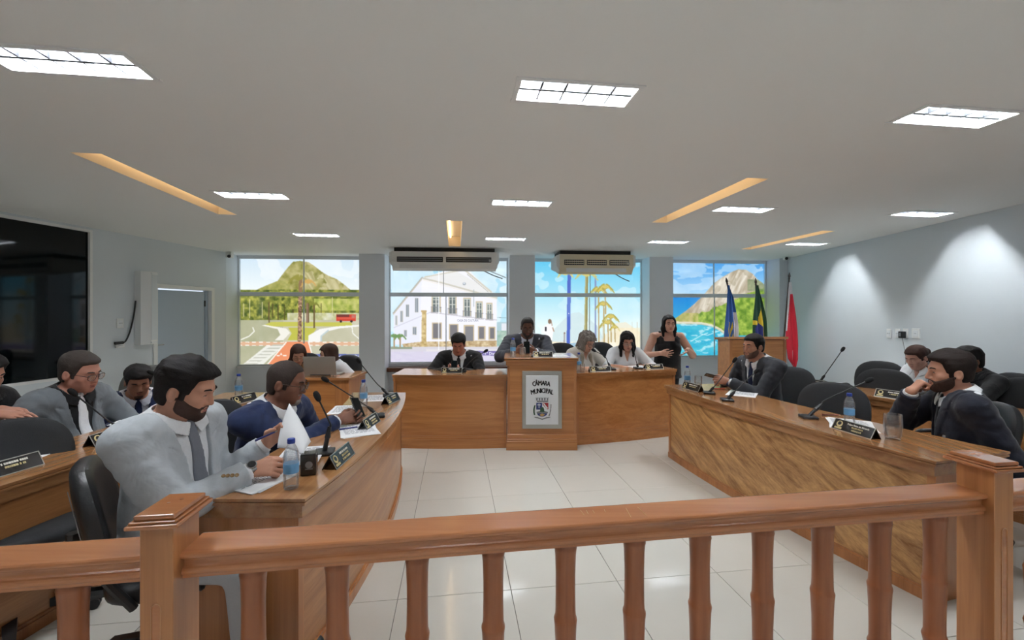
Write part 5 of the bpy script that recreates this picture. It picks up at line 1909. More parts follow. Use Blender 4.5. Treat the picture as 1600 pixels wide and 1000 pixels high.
# flags
def flag(label, top, foot, prof, colf, mats, side=1, folds=5, amp=.045):
    """pole from foot to top; cloth hangs from the pole's head. prof: (drop, near, far) offsets across the view"""
    r = empty('flag', foot, 0, label, 'flag', 'flags on poles behind the lectern')
    t = Vector(top) - Vector(foot)
    obj('flag_pole', tube([(0, 0, 0), t], .014, 10), M['pole'], r, smooth=True)
    d = t.normalized()
    Mt = Matrix.Translation(t) @ d.to_track_quat('Z', 'Y').to_matrix().to_4x4()
    obj('finial', lathe([(.012, 0), (.022, .01), (.012, .02), (.02, .04), (.022, .06), (.004, .12)], 10, Mt), M['pole'], r, smooth=True)
    obj('flag_base', lathe([(.13, 0), (.13, .02), (.05, .05), (.03, .12)], 18), M['pole'], r, smooth=True)
    nu, nv = 80, 130
    co = []
    for j in range(nv + 1):
        v = j / nv
        dz = lerp(prof[0][0], prof[-1][0], v)
        for i_ in range(len(prof) - 1):
            if prof[i_][0] <= dz <= prof[i_ + 1][0] + 1e-9:
                q = (dz - prof[i_][0]) / (prof[i_ + 1][0] - prof[i_][0] + 1e-9)
                n_, f_ = lerp(prof[i_][1], prof[i_ + 1][1], q), lerp(prof[i_][2], prof[i_ + 1][2], q)
        for i in range(nu + 1):
            u = i / nu
            x = lerp(n_, f_, u) + .01 * math.sin(9 * v + u * 4)
            y = amp * (.25 + .75 * v) * math.sin(u * folds * PI + 1.2 * v + .6) * (.4 + .6 * u) - .03
            z = -dz + .015 * math.sin(u * folds * PI * .5 + 1) * v
            co.append((t.x + x, t.y + y, t.z + z))
    q = []
    for j in range(nv):
        for i in range(nu):
            a_ = j * (nu + 1) + i
            q.append((a_, a_ + 1, a_ + nu + 2, a_ + nu + 1))
    me = mesh_np('flag_cloth', co, q)
    o = link_mesh('flag_cloth', me, None, r)
    for m in mats: me.materials.append(m)
    mi = [colf((k % nu + .5) / nu, (k // nu + .5) / nv) for k in range(nu * nv)]
    me.polygons.foreach_set('material_index', mi); me.update()
    md = o.modifiers.new('thickness', 'SOLIDIFY'); md.thickness = .004
    return r
D_ = 7.55
k_ = D_ / F
tp, ft_ = W(1136.5, 444, D_), W(1172, 585, D_); ft_.z = 0
flag('blue flag with a pale band hanging left of the lectern', tp, ft_, [(.02, -.005, .02), (.25, -.03, .10), (.75, -.05, .16), (1.2, -.08, .17), (1.45, -.06, .12), (1.62, .02, .08)],
     lambda u, v: 1 if (u > .72 + .1 * math.sin(v * 9) and .3 < v < .62) else (2 if (.25 < u < .6 and .40 < v < .58 and math.sin(u * 30 + v * 50) > .1) else 0), [M['flag_blue'], M['flag_white'], M['flag_yellow']], folds=5)
tp, ft_ = W(1181, 445, D_ + .1), W(1188, 580, D_ + .1); ft_.z = 0
flag('green flag with yellow and navy folds hanging behind the lectern', tp, ft_, [(.01, -.01, .03), (.3, -.045, .10), (.6, -.06, .15), (1.0, -.06, .18), (1.5, -.04, .14)],
     lambda u, v: 2 if (abs(u - .45) < .30 and abs(v - .60) < .16 - .25 * abs(u - .45)) else (1 if (.40 < v + .5 * (u - .45) < .95 and (u + .35 * v > .62) and u < .97 - .3 * (1 - v)) or (.42 < v < .48 and u < .4) else 0), [M['flag_green'], M['flag_yellow'], M['flag_navy']], folds=5)
tp, ft_ = W(1233, 436, D_ + .2), W(1217, 585, D_ + .2); ft_.z = 0
flag('red and white flag hanging by the bare wall right of the lectern', tp, ft_, [(.06, -.02, .02), (.3, -.05, .06), (.8, -.06, .12), (1.2, -.07, .17), (1.45, -.04, .17), (1.58, .05, .10), (1.68, .05, .06)],
     lambda u, v: 1 if (v < .13 or (u < .32 - .5 * (v - .13) and v < .55) or (abs(u - .45) < .05 and v > .75)) else 0, [M['flag_red'], M['flag_white']], folds=4)

# ------------------------------------------------------------------ office chairs
def pad(w, h, th, bend=0.0, p=3.2, bulge=1.0, n=36):
    """rounded cushion in the xz plane, thickness along y, bent around z"""
    prof = [(0.45, 1.0), (.75, .97), (.92, .80), (.99, .40), (1.0, 0), (.99, -.40), (.92, -.80), (.75, -.97), (.45, -1.0)]
    bm = bmesh.new(); rings = []
    for s, d in prof:
        ring = []
        for k in range(n):
            a = 2 * PI * k / n
            c, q = math.cos(a), math.sin(a)
            x = s * w / 2 * math.copysign(abs(c) ** (2 / p), c); z = s * h / 2 * math.copysign(abs(q) ** (2 / p), q)
            ring.append(bm.verts.new((x, d * th / 2 + bend * x * x, z)))
        rings.append(ring)
    for i in range(len(rings) - 1):
        for k in range(n):
            l = (k + 1) % n
            bm.faces.new((rings[i][k], rings[i][l], rings[i + 1][l], rings[i + 1][k]))
    for ring, s in ((rings[0], 1), (rings[-1], -1)):
        c = bm.verts.new((0, s * th / 2, 0))
        for k in range(n):
            bm.faces.new((ring[k], ring[(k + 1) % n], c))
    return bm


def make_chair(fab, stitch=False, back_h=.46):
    r = empty('office_chair')
    bm = pad(.50, .48, .085, 0, 3.6); bmesh.ops.rotate(bm, verts=bm.verts, matrix=Matrix.Rotation(PI / 2, 3, 'X'))
    bmesh.ops.translate(bm, verts=bm.verts, vec=(0, 0, .455)); obj('seat', bm, fab, r, smooth=True)
    b = obj('backrest', pad(.48, back_h, .075, .55, 2.6), fab, r, smooth=True)
    b.location = (0, -.27, .475 + back_h / 2 + .02); b.rotation_euler = (math.radians(10), 0, 0)
    if stitch:
        for x in (-.165, -.15):
            for s in (-1, 1):
                bm = tube([(s * x, -.040 + .55 * x * x, z) for z in (-.19, -.1, 0, .1, .17)], .0016, 5); obj('stitching', bm, M['stitch'], b)
    bm = bmesh.new(); add_tube(bm, smooth_path([(0, -.10, .40), (0, -.28, .41), (0, -.325, .48), (0, -.33, .68)], 5), .024, 8); obj('back_bracket', bm, M['black'], r, smooth=True)
    for s in (-1, 1):
        bm = tube(smooth_path([(s * .22, .06, .42), (s * .285, .06, .46), (s * .29, .04, .62), (s * .285, -.02, .66), (s * .285, -.18, .655), (s * .28, -.22, .60), (s * .255, -.14, .43)], 5), .016, 8); obj('armrest', bm, M['black'], r, smooth=True)
    obj('gas_column', lathe([(.03, .10), (.03, .25), (.02, .25), (.02, .41)], 14), M['black'], r, smooth=True)
    for k in range(5):
        a = 2 * PI * k / 5 + .3
        bm = bmesh.new(); Mk = Matrix.Rotation(a, 4, 'Z')
        v = []
        for x, hw, z0, z1 in ((.03, .028, .08, .13), (.30, .018, .062, .088)):
            v.append([bm.verts.new(Mk @ Vector(q)) for q in ((x, -hw, z0), (x, hw, z0), (x, hw, z1), (x, -hw, z1))])
        for i in range(4):
            j = (i + 1) % 4; bm.faces.new((v[0][i], v[0][j], v[1][j], v[1][i]))
        bm.faces.new(v[0]); bm.faces.new(v[1][::-1])
        lg = obj('base_arm', bm, M['black'], r, bevel=.006)
        bm = bmesh.new()
        for s in (-.013, .013):
            add_lathe(bm, [(.02, -.008), (.026, -.006), (.026, .006), (.02, .008)], 14, Mk @ Matrix.Translation((.295, s, .0265)) @ Matrix.Rotation(PI / 2, 4, 'X'))
        add_tube(bm, [Mk @ Vector((.295, 0, .03)), Mk @ Vector((.295, 0, .07))], .007, 6)
        obj('caster', bm, M['black'], lg, smooth=True)
    return r


chair_src = {}
def chair_back(px, D, yaw, label, kind='fabric', scale=1.0):
    """office chair whose backrest stands at photo column px, depth D"""
    a = math.radians(yaw); x = (px - 800) / F * D
    return chair(x + .29 * math.cos(a), D + .29 * math.sin(a), yaw, label, kind, scale)


def chair(x, y, yaw, label, kind='fabric', scale=1.0):
    if kind not in chair_src:
        r = make_chair({'fabric': M['black_fabric'], 'leather': M['black_leather'], 'grey': M['grey_fabric']}[kind], kind == 'leather', .48 if kind == 'leather' else .46)
        chair_src[kind] = r
    else:
        r = copy_tree(chair_src[kind])
    r.location = (x, y, 0); r.rotation_euler = (0, 0, math.radians(yaw) - PI / 2)
    r.scale = (1, 1, scale)
    return tag(r, label, 'chair', 'dark office chairs around the desks')


# ------------------------------------------------------------------ desk top things
DZ = .75
def bottle(px, py, z, label, lab=True, h=.215):
    p = onz(px, py, z)
    return bottle_at(p, label, lab, h)
def bottle_at(p, label, lab=True, h=.215):
    r = empty('water_bottle', p, 0, label, 'bottle', 'water bottles with blue caps')
    k = h / .215
    prof = [(.020, 0), (.029, .003), (.0315, .010), (.0305, .018), (.0315, .026), (.0300, .034), (.0315, .042), (.0300, .050), (.0315, .058), (.0315, .066), (.0300, .070), (.0300, .112), (.0318, .118), (.0318, .135), (.029, .155), (.022, .176), (.0145, .190), (.0125, .196), (.0125, .203)]
    obj('bottle_body', lathe([(a, b * k) for a, b in prof], 24), M['bottle'], r, smooth=True)
    obj('water', lathe([(.018, .004), (.027, .006), (.0285, .012), (.0285, .068), (.028, .14 * k), (.026, .158 * k)], 20), M['water'], r, smooth=True)
    obj('bottle_cap', lathe([(.0150, .194 * k), (.0158, .196 * k), (.0158, .210 * k), (.0145, .214 * k), (.008, .215 * k)], 20), M['cap'], r, smooth=True)
    if lab:
        obj('bottle_label', lathe([(.0306, .070 * k), (.0310, .072 * k), (.0310, .108 * k), (.0306, .110 * k)], 24), M['label'], r, smooth=True)
    return r


def tumbler(p, label, h=.105, rt=.034, water=.05):
    r = empty('drinking_glass', p, 0, label, 'glass', 'drinking glasses on the desks')
    k, q = rt / .034, h / .105
    prof = [(.022 * k, 0), (.0275 * k, .002), (.029 * k, .008), (.0335 * k, .03 * q), (.0355 * k, .055 * q), (rt, h - .002), (rt - .0012, h), (rt - .002, h - .002), (.0335 * k, .055 * q), (.0315 * k, .03 * q), (.027 * k, .014), (.01, .012)]
    obj('glass_body', lathe(prof, 44), M['glass'], r, smooth=True)
    if water: obj('water', lathe([(.01, .0125), (.0265 * k, .0145), (.0312 * k, .03 * q), (.0325 * k, water)], 32), M['water'], r, smooth=True)
    return r


def mic(base, headp, label, via=None, rz=0.0, knee=.35, plate=True):
    base, headp = Vector(base), Vector(headp)
    r = empty('desk_microphone', base, rz, label, 'microphone', 'black gooseneck desk microphones')
    Mi = Matrix.Rotation(-rz, 4, 'Z')
    L = lambda q: Mi @ (Vector(q) - base)
    if plate:
        obj('microphone_base', box(-.05, .05, -.055, .055, 0, .018), M['black'], r, bevel=.006)
    d = (headp - base)
    via = Vector(via) if via is not None else base + d * .5 + Vector((0, 0, .02))
    k0 = base + Vector((0, 0, .012))
    k1 = k0 + (via - k0) * knee
    obj('stem', tube([L(k0), L(k0 + (k1 - k0) * .55), L(k0 + (k1 - k0) * .56), L(k1)], [.013, .012, .016, .009], 10), M['black'], r, smooth=True)
    path = smooth_path([L(k1), L(via), L(headp)], 8)
    obj('gooseneck', tube(path, .0045, 8), M['black'], r, smooth=True)
    e = (L(headp) - path[-3]).normalized()
    Mt = Matrix.Translation(L(headp)) @ e.to_track_quat('Z', 'Y').to_matrix().to_4x4()
    obj('foam_head', lathe([(.006, -.02), (.013, -.012), (.0165, .005), (.0165, .022), (.012, .036), (.004, .041)], 14, Mt), M['foam'], r, smooth=True)
    return r


def nameplate(p, rz, label, lines, w=.26, h=.066, dark=True, crest=True):
    """tent shaped name plate; its face looks along local -Y"""
    r = empty('name_plate', p, rz, label, 'name plate', 'tent shaped name plates on the desks')
    dp = .036
    bm = bmesh.new()
    a = [bm.verts.new(v) for v in ((-w / 2, -dp, 0), (w / 2, -dp, 0), (w / 2, 0, h), (-w / 2, 0, h), (-w / 2, -dp + .005, 0), (w / 2, -dp + .005, 0), (w / 2, 0, h - .008), (-w / 2, 0, h - .008))]
    for f in ((0, 1, 2, 3), (4, 7, 6, 5), (0, 4, 5, 1), (0, 3, 7, 4), (1, 5, 6, 2)): bm.faces.new([a[i] for i in f])
    b = [bm.verts.new(v) for v in ((-w / 2, dp, 0), (w / 2, dp, 0), (w / 2, 0, h), (-w / 2, 0, h), (-w / 2, dp - .005, 0), (w / 2, dp - .005, 0), (w / 2, 0, h - .008), (-w / 2, 0, h - .008))]
    for f in ((1, 0, 3, 2), (4, 5, 6, 7), (0, 1, 5, 4), (0, 4, 7, 3), (1, 2, 6, 5)): bm.faces.new([b[i] for i in f])
    obj('tent', bm, M['plate'], r)
    tilt = math.atan2(dp, h)
    Mf = Matrix.Translation((0, -dp / 2, h / 2)) @ Matrix.Rotation(PI / 2 - tilt, 4, 'X')
    H_ = math.hypot(dp, h)
    bm = bmesh.new()
    for x0, x1, y0, y1 in ((-w / 2, w / 2, -H_ / 2, -H_ / 2 + .004), (-w / 2, w / 2, H_ / 2 - .004, H_ / 2), (-w / 2, -w / 2 + .004, -H_ / 2, H_ / 2), (w / 2 - .004, w / 2, -H_ / 2, H_ / 2)):
        add_box(bm, x0, x1, y0, y1, 0, .002, Mf)
    obj('silver_rim', bm, M['silver'], r)
    if crest:
        bm = lathe([(.021, 0), (.021, .0012)], 18, Mf @ Matrix.Translation((-w * .34, .006, .0002))); obj('crest_disc', bm, M['gold'], r)
        bm = lathe([(.012, 0), (.012, .0016)], 12, Mf @ Matrix.Translation((-w * .34, .009, .0004))); obj('crest_centre', bm, M['plate'], r)
        bm = box(-.024, .024, -.006, .006, 0, .0016, Mf @ Matrix.Translation((-w * .34, -.022, .0004))); obj('crest_ribbon', bm, M['gold'], r)
    y = .017
    for i, ln in enumerate(lines):
        m = M['print_white'] if i == 0 else M['gold']
        if isinstance(ln, str):
            text_mesh(ln, .0165 if i == 0 else .0145, m, r, Mf @ Matrix.Translation((w * .12, y, .0022)), 'lettering', bold=.0004, sx=.92)
        else:                                           # writing too small to read: short strokes
            rr = random.Random(i * 7 + len(label)); bm = bmesh.new(); x = w * .10 - ln / 2
            while x < w * .10 + ln / 2:
                q = rr.uniform(.004, .009); add_box(bm, x, x + q, y - .005, y + .005, .0012, .0026, Mf); x += q + rr.choice((.0016, .0016, .006))
            obj('lettering', bm, m, r)
        y -= .0175
    return r


def paper(p, rz, label, w=.21, h=.297, n=1, lines=True, t=.0015, group='sheets of paper on the desks'):
    r = empty('paper_sheet', p, rz, label, 'paper', group)
    for k in range(n):
        o = obj('sheet', box(-w / 2, w / 2, -h / 2, h / 2, k * .0014, k * .0014 + t), M['paper'], r)
        o.rotation_euler = (0, 0, random.uniform(-.14, .14) * (k > 0))
    if lines:
        bm = bmesh.new(); rr = random.Random(len(label))
        for j in range(14):
            yy = h / 2 - .035 - j * .016
            x = -w / 2 + .02
            while x < w / 2 - .03:
                q = rr.uniform(.012, .04); add_box(bm, x, min(x + q, w / 2 - .02), yy - .0022, yy + .0022, (n - 1) * .0014 + t, (n - 1) * .0014 + t + .0004); x += q + .006
            if rr.random() < .2: continue
        o = obj('printed_lines', bm, M['ink'], r)
    return r


def pen(p, d, label, m=None):
    r = empty('pen', p, 0, label, 'pen')
    d = Vector(d).normalized()
    obj('pen_barrel', tube([d * -.06, d * .045], .0045, 8), m or M['pen_blue'], r, smooth=True)
    obj('pen_tip', tube([d * .045, d * .058], [.004, .001], 8), M['silver'], r, smooth=True)
    obj('pen_cap', tube([d * -.068, d * -.03], .0054, 8), m or M['pen_blue'], r, smooth=True)
    return r


def phone(p, Mr, label):
    r = empty('phone', p, 0, label, 'phone')
    r.rotation_euler = Mr.to_euler()
    obj('phone_body', box(-.037, .037, -.076, .076, -.004, .004), M['black'], r, bevel=.0035)
    obj('screen', box(-.033, .033, -.070, .070, .0038, .0046), M['dark_glass'], r)
    obj('camera_lens', lathe([(.006, -.0055), (.006, -.004)], 10, Matrix.Translation((-.02, .058, 0))), M['dark_glass'], r)
    return r

# ------------------------------------------------------------------ hair styles (head frame)
def cran(Q, wide):
    d = sd_ell(Q, (0, -.014, .032), (.076 * wide, .098, .086))
    d = smin(d, sd_ell(Q, (0, .022, -.032), (.063 * wide, .066, .084)), .03)
    return smin(d, sd_ell(Q, (0, -.04, -.04), (.060 * wide, .056, .066)), .03)


def short_hair(top=.020, side=.008, line=.060, temple=.042, nape=-.075, amp=.0035, fr=70, burn=-.03, quiff=0.0, bald=False):
    def mk(wide, jaw, nose, fem):
        def fn(Q):
            z, y = Q[..., 2], Q[..., 1]
            t = side + (top - side) * np.clip((z - .01) / .08, 0, 1) + quiff * np.clip((y - .02) / .06, 0, 1) * np.clip((z - .05) / .04, 0, 1)
            reg = hair_region(Q, line, temple, burn, nape) + wavy(Q, 260, 9, .0012)
            tp = np.clip(-reg / (.028 if top > .01 else .01), 0, 1)
            tp = tp * (2 - tp)
            d = cran(Q, wide) - .0012 - t * tp + (wavy(Q, fr, 3, amp) + wavy(Q * np.array([1, .3, 1], np.float32), fr * 3.5, 4, amp * .35)) * np.clip(z / .05, .25, 1) * tp
            return smax(d, reg, .003)
        return fn
    return mk


def long_hair(length=.22, fwd=.02, vol=.016, part=.0, back=.10, spread=.0, line=.066, wavyamp=.005, bob=False):
    def mk(wide, jaw, nose, fem):
        def fn(Q):
            x, y, z = Q[..., 0], Q[..., 1], Q[..., 2]
            d = cran(Q, wide) - vol
            d = smax(d, np.minimum(hair_region(Q, line, .046, -.05, -.12), np.maximum(y - .05, -.12 - z)), .006)
            qa = np.stack([np.abs(x), y, z], -1)
            L = -length
            s1 = sd_cap(qa, (.070, .012, .035), (.082 + spread, fwd * .6, -.07), .024, .026)
            s2 = sd_cap(qa, (.082 + spread, fwd * .6, -.07), (.080 + spread, fwd + .02, L), .026, .016 if not bob else .020)
            b = sd_ell(Q, (0, -.06, -.05 + L * .25), (.086, .050, .10 - L * .35))
            h = smin(smin(s1, s2, .03), b, .03)
            face = sd_ell(Q, (0, .085, -.03), (.062, .075, .098))
            h = smax(h, -face, .01)
            d = smin(d, h, .02)
            return d + wavy(Q * np.array([1, 1, .35], np.float32), 110, 5, wavyamp)
        return fn
    return mk


BLK, BRN, GRY, DBR = hair_mat('black', rgb(24, 20, 20)), hair_mat('brown', rgb(58, 36, 28)), hair_mat('grey', rgb(138, 132, 126)), hair_mat('dark_brown', rgb(34, 25, 22))
SHV = hair_mat('shaved', rgb(58, 48, 44))
TAN, LIGHT, BROWN, DARK, MED = ('tan', rgb(192, 140, 114)), ('light', rgb(206, 160, 138)), ('brown', rgb(128, 86, 66)), ('dark', rgb(92, 62, 50)), ('medium', rgb(168, 118, 94))
CL = {}
CL['lgrey'] = cloth('pale_grey', rgb(182, 188, 194), .30, 8)
CL['navy'] = cloth('navy', rgb(34, 46, 80), .25, 9)
CL['grey'] = cloth('grey', rgb(112, 118, 124), .25, 9)
CL['navy2'] = cloth('blue_navy', rgb(28, 40, 78), .25, 9)
CL['black'] = cloth('black', rgb(20, 20, 23), .2, 9)
CL['dgrey'] = cloth('dark_grey', rgb(48, 50, 56), .25, 9)
CL['slate'] = cloth('slate', rgb(58, 60, 68), .25, 9)
CL['midnight'] = cloth('midnight', rgb(22, 25, 38), .25, 9)
CL['white'] = cloth('white', rgb(222, 224, 228), .22, 12)
CL['lav'] = cloth('pale_white', rgb(214, 216, 226), .2, 12)
CL['cream'] = cloth('cream', rgb(214, 210, 202), .22, 12)
CL['tie_grey'] = cloth('tie_grey', rgb(116, 120, 130), .1, 30)
CL['tie_navy'] = cloth('tie_navy', rgb(32, 42, 76), .1, 30)
CL['tie_black'] = cloth('tie_black', rgb(24, 24, 28), .1, 30)
CL['scarf'] = cloth('scarf', rgb(150, 140, 122), .3, 30)
CL['beige'] = cloth('beige', rgb(178, 140, 112), .2, 12)

P_ = {}
def suit(j, s, t, **k):
    d = dict(kind='suit', jacket=CL[j], shirt=CL[s], tie=CL[t] if t else None, trousers=CL[j]); d.update(k); return d

# 1 pale grey suit, nearest
P_['pale'] = person('person in a pale grey suit with dark hair and beard, reading papers nearest the rail', W(293, 606, 1.86), -7, (20, 20, 4), lean=0, hs=1.05, bs=1.09, belly=.03, vox=.0045, slv=.004, neck_f=.015,
    skin=('pale_man', rgb(198, 146, 122)), top=suit('lgrey', 'white', 'tie_grey', buttons=1, button=-.43, vw=.085, closed=False), sh_w=.176,
    hands={1: dict(at=W(392, 735, 1.90), pole=(-.1, -.5, -.8), dir=(.85, .10, .12), palm=(.1, .8, -.55), curl=(.85, .9, .95, 1.0), tcurl=.75, base=.8),
           -1: dict(at=W(416, 693, 2.16), pole=(.2, .2, -1), dir=(.75, .05, .62), palm=(.35, -.85, -.3), curl=(.55, .5, .5, .5), tcurl=.6, base=.5)},
    hair=dict(fn=short_hair(.020, .008, .062, .044, -.080, .005, 60, -.04, .003), mat=BLK), beard=dict(mat=hair_mat('beard_brown', rgb(66, 48, 42)), t=.0032), eyes=.0018, jaw=1.05)
# 2 navy suit with spectacles
P_['navy'] = person('person in a navy suit and brown spectacles, shaved head, holding a phone', W(449, 597, 2.62), -10, (16, 14, 2), lean=15, hs=1.06, bs=1.12, belly=.04, vox=.0055,
    skin=('brown_man', rgb(124, 82, 64)), top=suit('navy', 'white', 'tie_navy', button=-.42), sh_w=.205,
    hands={1: dict(at=W(528, 657, 2.82), pole=(.1, -.4, -.9), dir=(.8, .55, .15), palm=(-.2, .8, -.3), curl=(.7, .75, .8, .85), tcurl=.5, base=.7),
           -1: dict(at=W(543, 652, 2.98), pole=(.3, .5, -.7), dir=(.85, -.25, .25), palm=(.2, -.9, -.2), curl=(.7, .7, .75, .8), tcurl=.6, base=.6)},
    hair=dict(fn=short_hair(.0032, .0036, .075, .046, -.075, .0008, 90, -.03), mat=SHV), beard=dict(mat=GRY, t=.0035, full=False), glasses=dict(mat=mat('tortoise', rgb(64, 40, 30), .3), w=1.4), eyes=.0026, wide=1.04)
# 3 grey suit, second row
P_['grey'] = person('person in a grey suit with black shirt, pale tie and spectacles, looking down', W(126, 581, 2.80), -8, (12, 16, 4), lean=4, hs=1.03, bs=1.0, belly=.05, vox=.0065,
    skin=('ruddy', rgb(184, 130, 112)), top=dict(kind='suit', jacket=CL['grey'], shirt=CL['black'], tie=CL['white'], trousers=CL['black'], button=-.47, vw=.09, closed=False), sh_w=.185,
    hands={1: dict(at=(-2.70, 2.50, .64), pole=(-.6, -.6, -.5), curl=(.6, .6, .6, .6)), -1: dict(at=(-2.66, 2.86, .64), pole=(.3, .5, -.6), curl=(.6, .6, .6, .6))},
    hair=dict(fn=short_hair(.016, .006, .068, .04, -.07, .002, 80), mat=hair_mat('salt', rgb(64, 56, 52))), glasses=dict(mat=M['black']), eyes=.0022, wide=1.03)
# 4 young man in blue
P_['young'] = person('person in a dark blue suit with blue tie, head bowed, beside the grey suit', W(216, 596, 3.50), -44, (0, 22, 0), lean=8, hs=1.0, bs=1.02, vox=.007,
    skin=('tan_young', rgb(172, 120, 96)), top=suit('navy2', 'lav', 'tie_navy', button=-.42, vw=.08),
    hands={1: dict(at=(-3.02, 3.28, .64), pole=(-.8, 0, -.6)), -1: dict(at=(-2.84, 3.30, .64), pole=(.8, .2, -.6))},
    hair=dict(fn=short_hair(.024, .007, .056, .043, -.06, .004, 70), mat=BLK), beard=dict(mat=hair_mat('young_stubble', rgb(84, 58, 48)), t=.0012, full=False), eyes=False)
# 5 far left, black clothes
P_['edge'] = person('person in black clothes cut by the left edge, hands resting on the desk', W(-30, 584, 2.42), 0, (0, 20, 0), lean=12, hs=1.0, bs=1.0, vox=.0065,
    skin=('tan_edge', rgb(188, 136, 116)), top=dict(kind='shirt', shirt=CL['black'], sleeve=1.9, trousers=CL['black']), sh_w=.18,
    hands={1: dict(at=W(-2, 648, 2.34), pole=(-.4, -.5, -.9), dir=(.98, .05, -.02), palm=(0, .2, -1), curl=(.4, .4, .4, .45)), -1: dict(at=W(2, 641, 2.46), pole=(.2, .5, -.9), dir=(.95, -.15, 0), palm=(0, .2, -1), curl=(.5, .5, .5, .5))},
    hair=dict(fn=short_hair(.02, .012, .06, .045, -.09, .004), mat=BLK))
# 6, 7 two women under the mountain window
P_['bob'] = person('person with a short brown bob and spectacles, smiling down behind the laptop', W(466, 554, 5.55), -64, (4, 26, 0), lean=10, hs=1.0, bs=.92, vox=.009, fem=True,
    skin=LIGHT, top=dict(kind='blouse', shirt=CL['beige'], sleeve=1.3, trousers=CL['black']), sh_w=.165,
    hands={1: dict(at=W(470, 589, 5.25), pole=(-.6, 0, -.8)), -1: dict(at=W(490, 589, 5.25), pole=(.6, 0, -.8))},
    hair=dict(fn=long_hair(.085, .03, .020, wavyamp=.003, bob=True), mat=BRN, lo=(-.17, -.2, -.22)), glasses=dict(mat=M['black']), eyes=.002)
P_['white_long'] = person('person with straight brown hair in a white shirt, turned towards the laptop', W(513, 553, 5.50), -128, (-30, 12, 0), lean=8, hs=1.0, bs=.98, vox=.009, fem=True,
    skin=LIGHT, top=dict(kind='shirt', shirt=CL['white'], sleeve=1.5, trousers=CL['black']), sh_w=.18,
    hands={1: dict(at=W(503, 588, 5.25), pole=(-.4, .3, -.8)), -1: dict(at=W(536, 590, 5.2), pole=(.8, .2, -.7))},
    hair=dict(fn=long_hair(.15, .02, .018, wavyamp=.003), mat=BRN, lo=(-.17, -.2, -.30)))
# 8 black suit on a phone
P_['black_suit'] = person('person in a black suit and tie typing on a phone at the long table wing', W(716.5, 538, 5.35), -90, (0, 26, 0), lean=12, hs=1.0, bs=1.06, vox=.008,
    skin=('medium_suit', rgb(176, 116, 96)), top=suit('black', 'white', 'tie_black', button=-.38, vw=.075), sh_w=.205,
    hands={1: dict(at=W(699, 579, 5.14), pole=(-.9, .1, -.5), dir=(.85, -.4, .2), palm=(.3, .7, .5), curl=(.7, .7, .7, .7), tcurl=.6), -1: dict(at=W(719, 579, 5.14), pole=(.9, .1, -.5), dir=(-.85, -.4, .2), palm=(-.3, .7, .5), curl=(.7, .7, .7, .7), tcurl=.6)},
    hair=dict(fn=short_hair(.028, .007, .062, .042, -.06, .003, 60), mat=BLK), eyes=.002)
# 9 podium
P_['chair_man'] = person('person in a slate grey suit behind the tall podium, head lowered over a phone', W(824, 511, 5.62), -90, (2, 16, 0), lean=8, hs=1.03, bs=1.12, vox=.008,
    skin=('dark_man', rgb(112, 78, 64)), top=suit('slate', 'lav', 'tie_black', button=-.36, vw=.07), sh_w=.215,
    hands={1: dict(at=W(806, 549, 5.26), pole=(-.8, .1, -.6), dir=(.75, -.55, .25), palm=(.5, .6, .3), curl=(.6, .6, .6, .6)), -1: dict(at=W(836, 549, 5.26), pole=(.8, .1, -.6), dir=(-.75, -.55, .25), palm=(-.5, .6, .3), curl=(.6, .6, .6, .6))},
    hair=dict(fn=short_hair(.007, .004, .070, .044, -.07, .001, 90), mat=hair_mat('short_grey', rgb(46, 42, 42))), beard=dict(mat=hair_mat('beard_grey', rgb(70, 62, 58)), t=.003), eyes=.002, glasses=dict(mat=M['black']))
# 10, 11 women on the other wing
P_['scarf'] = person('person with curly grey hair, spectacles and a patterned scarf, reading at the table', W(917.5, 534, 5.72), -66, (10, 26, 0), lean=14, hs=1.0, bs=.98, vox=.008, fem=True,
    skin=LIGHT, top=dict(kind='blouse', shirt=CL['cream'], sleeve=1.7, trousers=CL['black']), sh_w=.175,
    hands={1: dict(at=W(908, 576, 5.45), pole=(-.7, 0, -.7)), -1: dict(at=W(950, 575, 5.5), pole=(.7, 0, -.7), dir=(-.2, -.8, .1), palm=(-.6, 0, -.7))},
    hair=dict(fn=long_hair(.075, .025, .028, spread=.006, wavyamp=.016, bob=True), mat=GRY, lo=(-.18, -.2, -.22), hi=(.18, .16, .19)), glasses=dict(mat=M['black'], w=1.3), eyes=.002)
P_['blouse'] = person('person with long black hair and spectacles in a white blouse, writing at the table', W(980, 533, 5.85), -86, (-4, 22, 0), lean=12, hs=1.0, bs=1.0, vox=.008, fem=True,
    skin=('light_b', rgb(200, 152, 130)), top=dict(kind='blouse', shirt=CL['white'], sleeve=1.25, trousers=CL['black'], vneck=-.15), sh_w=.175,
    hands={1: dict(at=W(972, 574, 5.5), pole=(-.8, 0, -.6), dir=(.8, -.3, 0)), -1: dict(at=W(1008, 572, 5.6), pole=(.8, 0, -.6), dir=(.2, -.7, .3))},
    hair=dict(fn=long_hair(.20, .045, .020, spread=.004, wavyamp=.006), mat=BLK, lo=(-.17, -.2, -.34)), glasses=dict(mat=M['silver']), eyes=.0025)
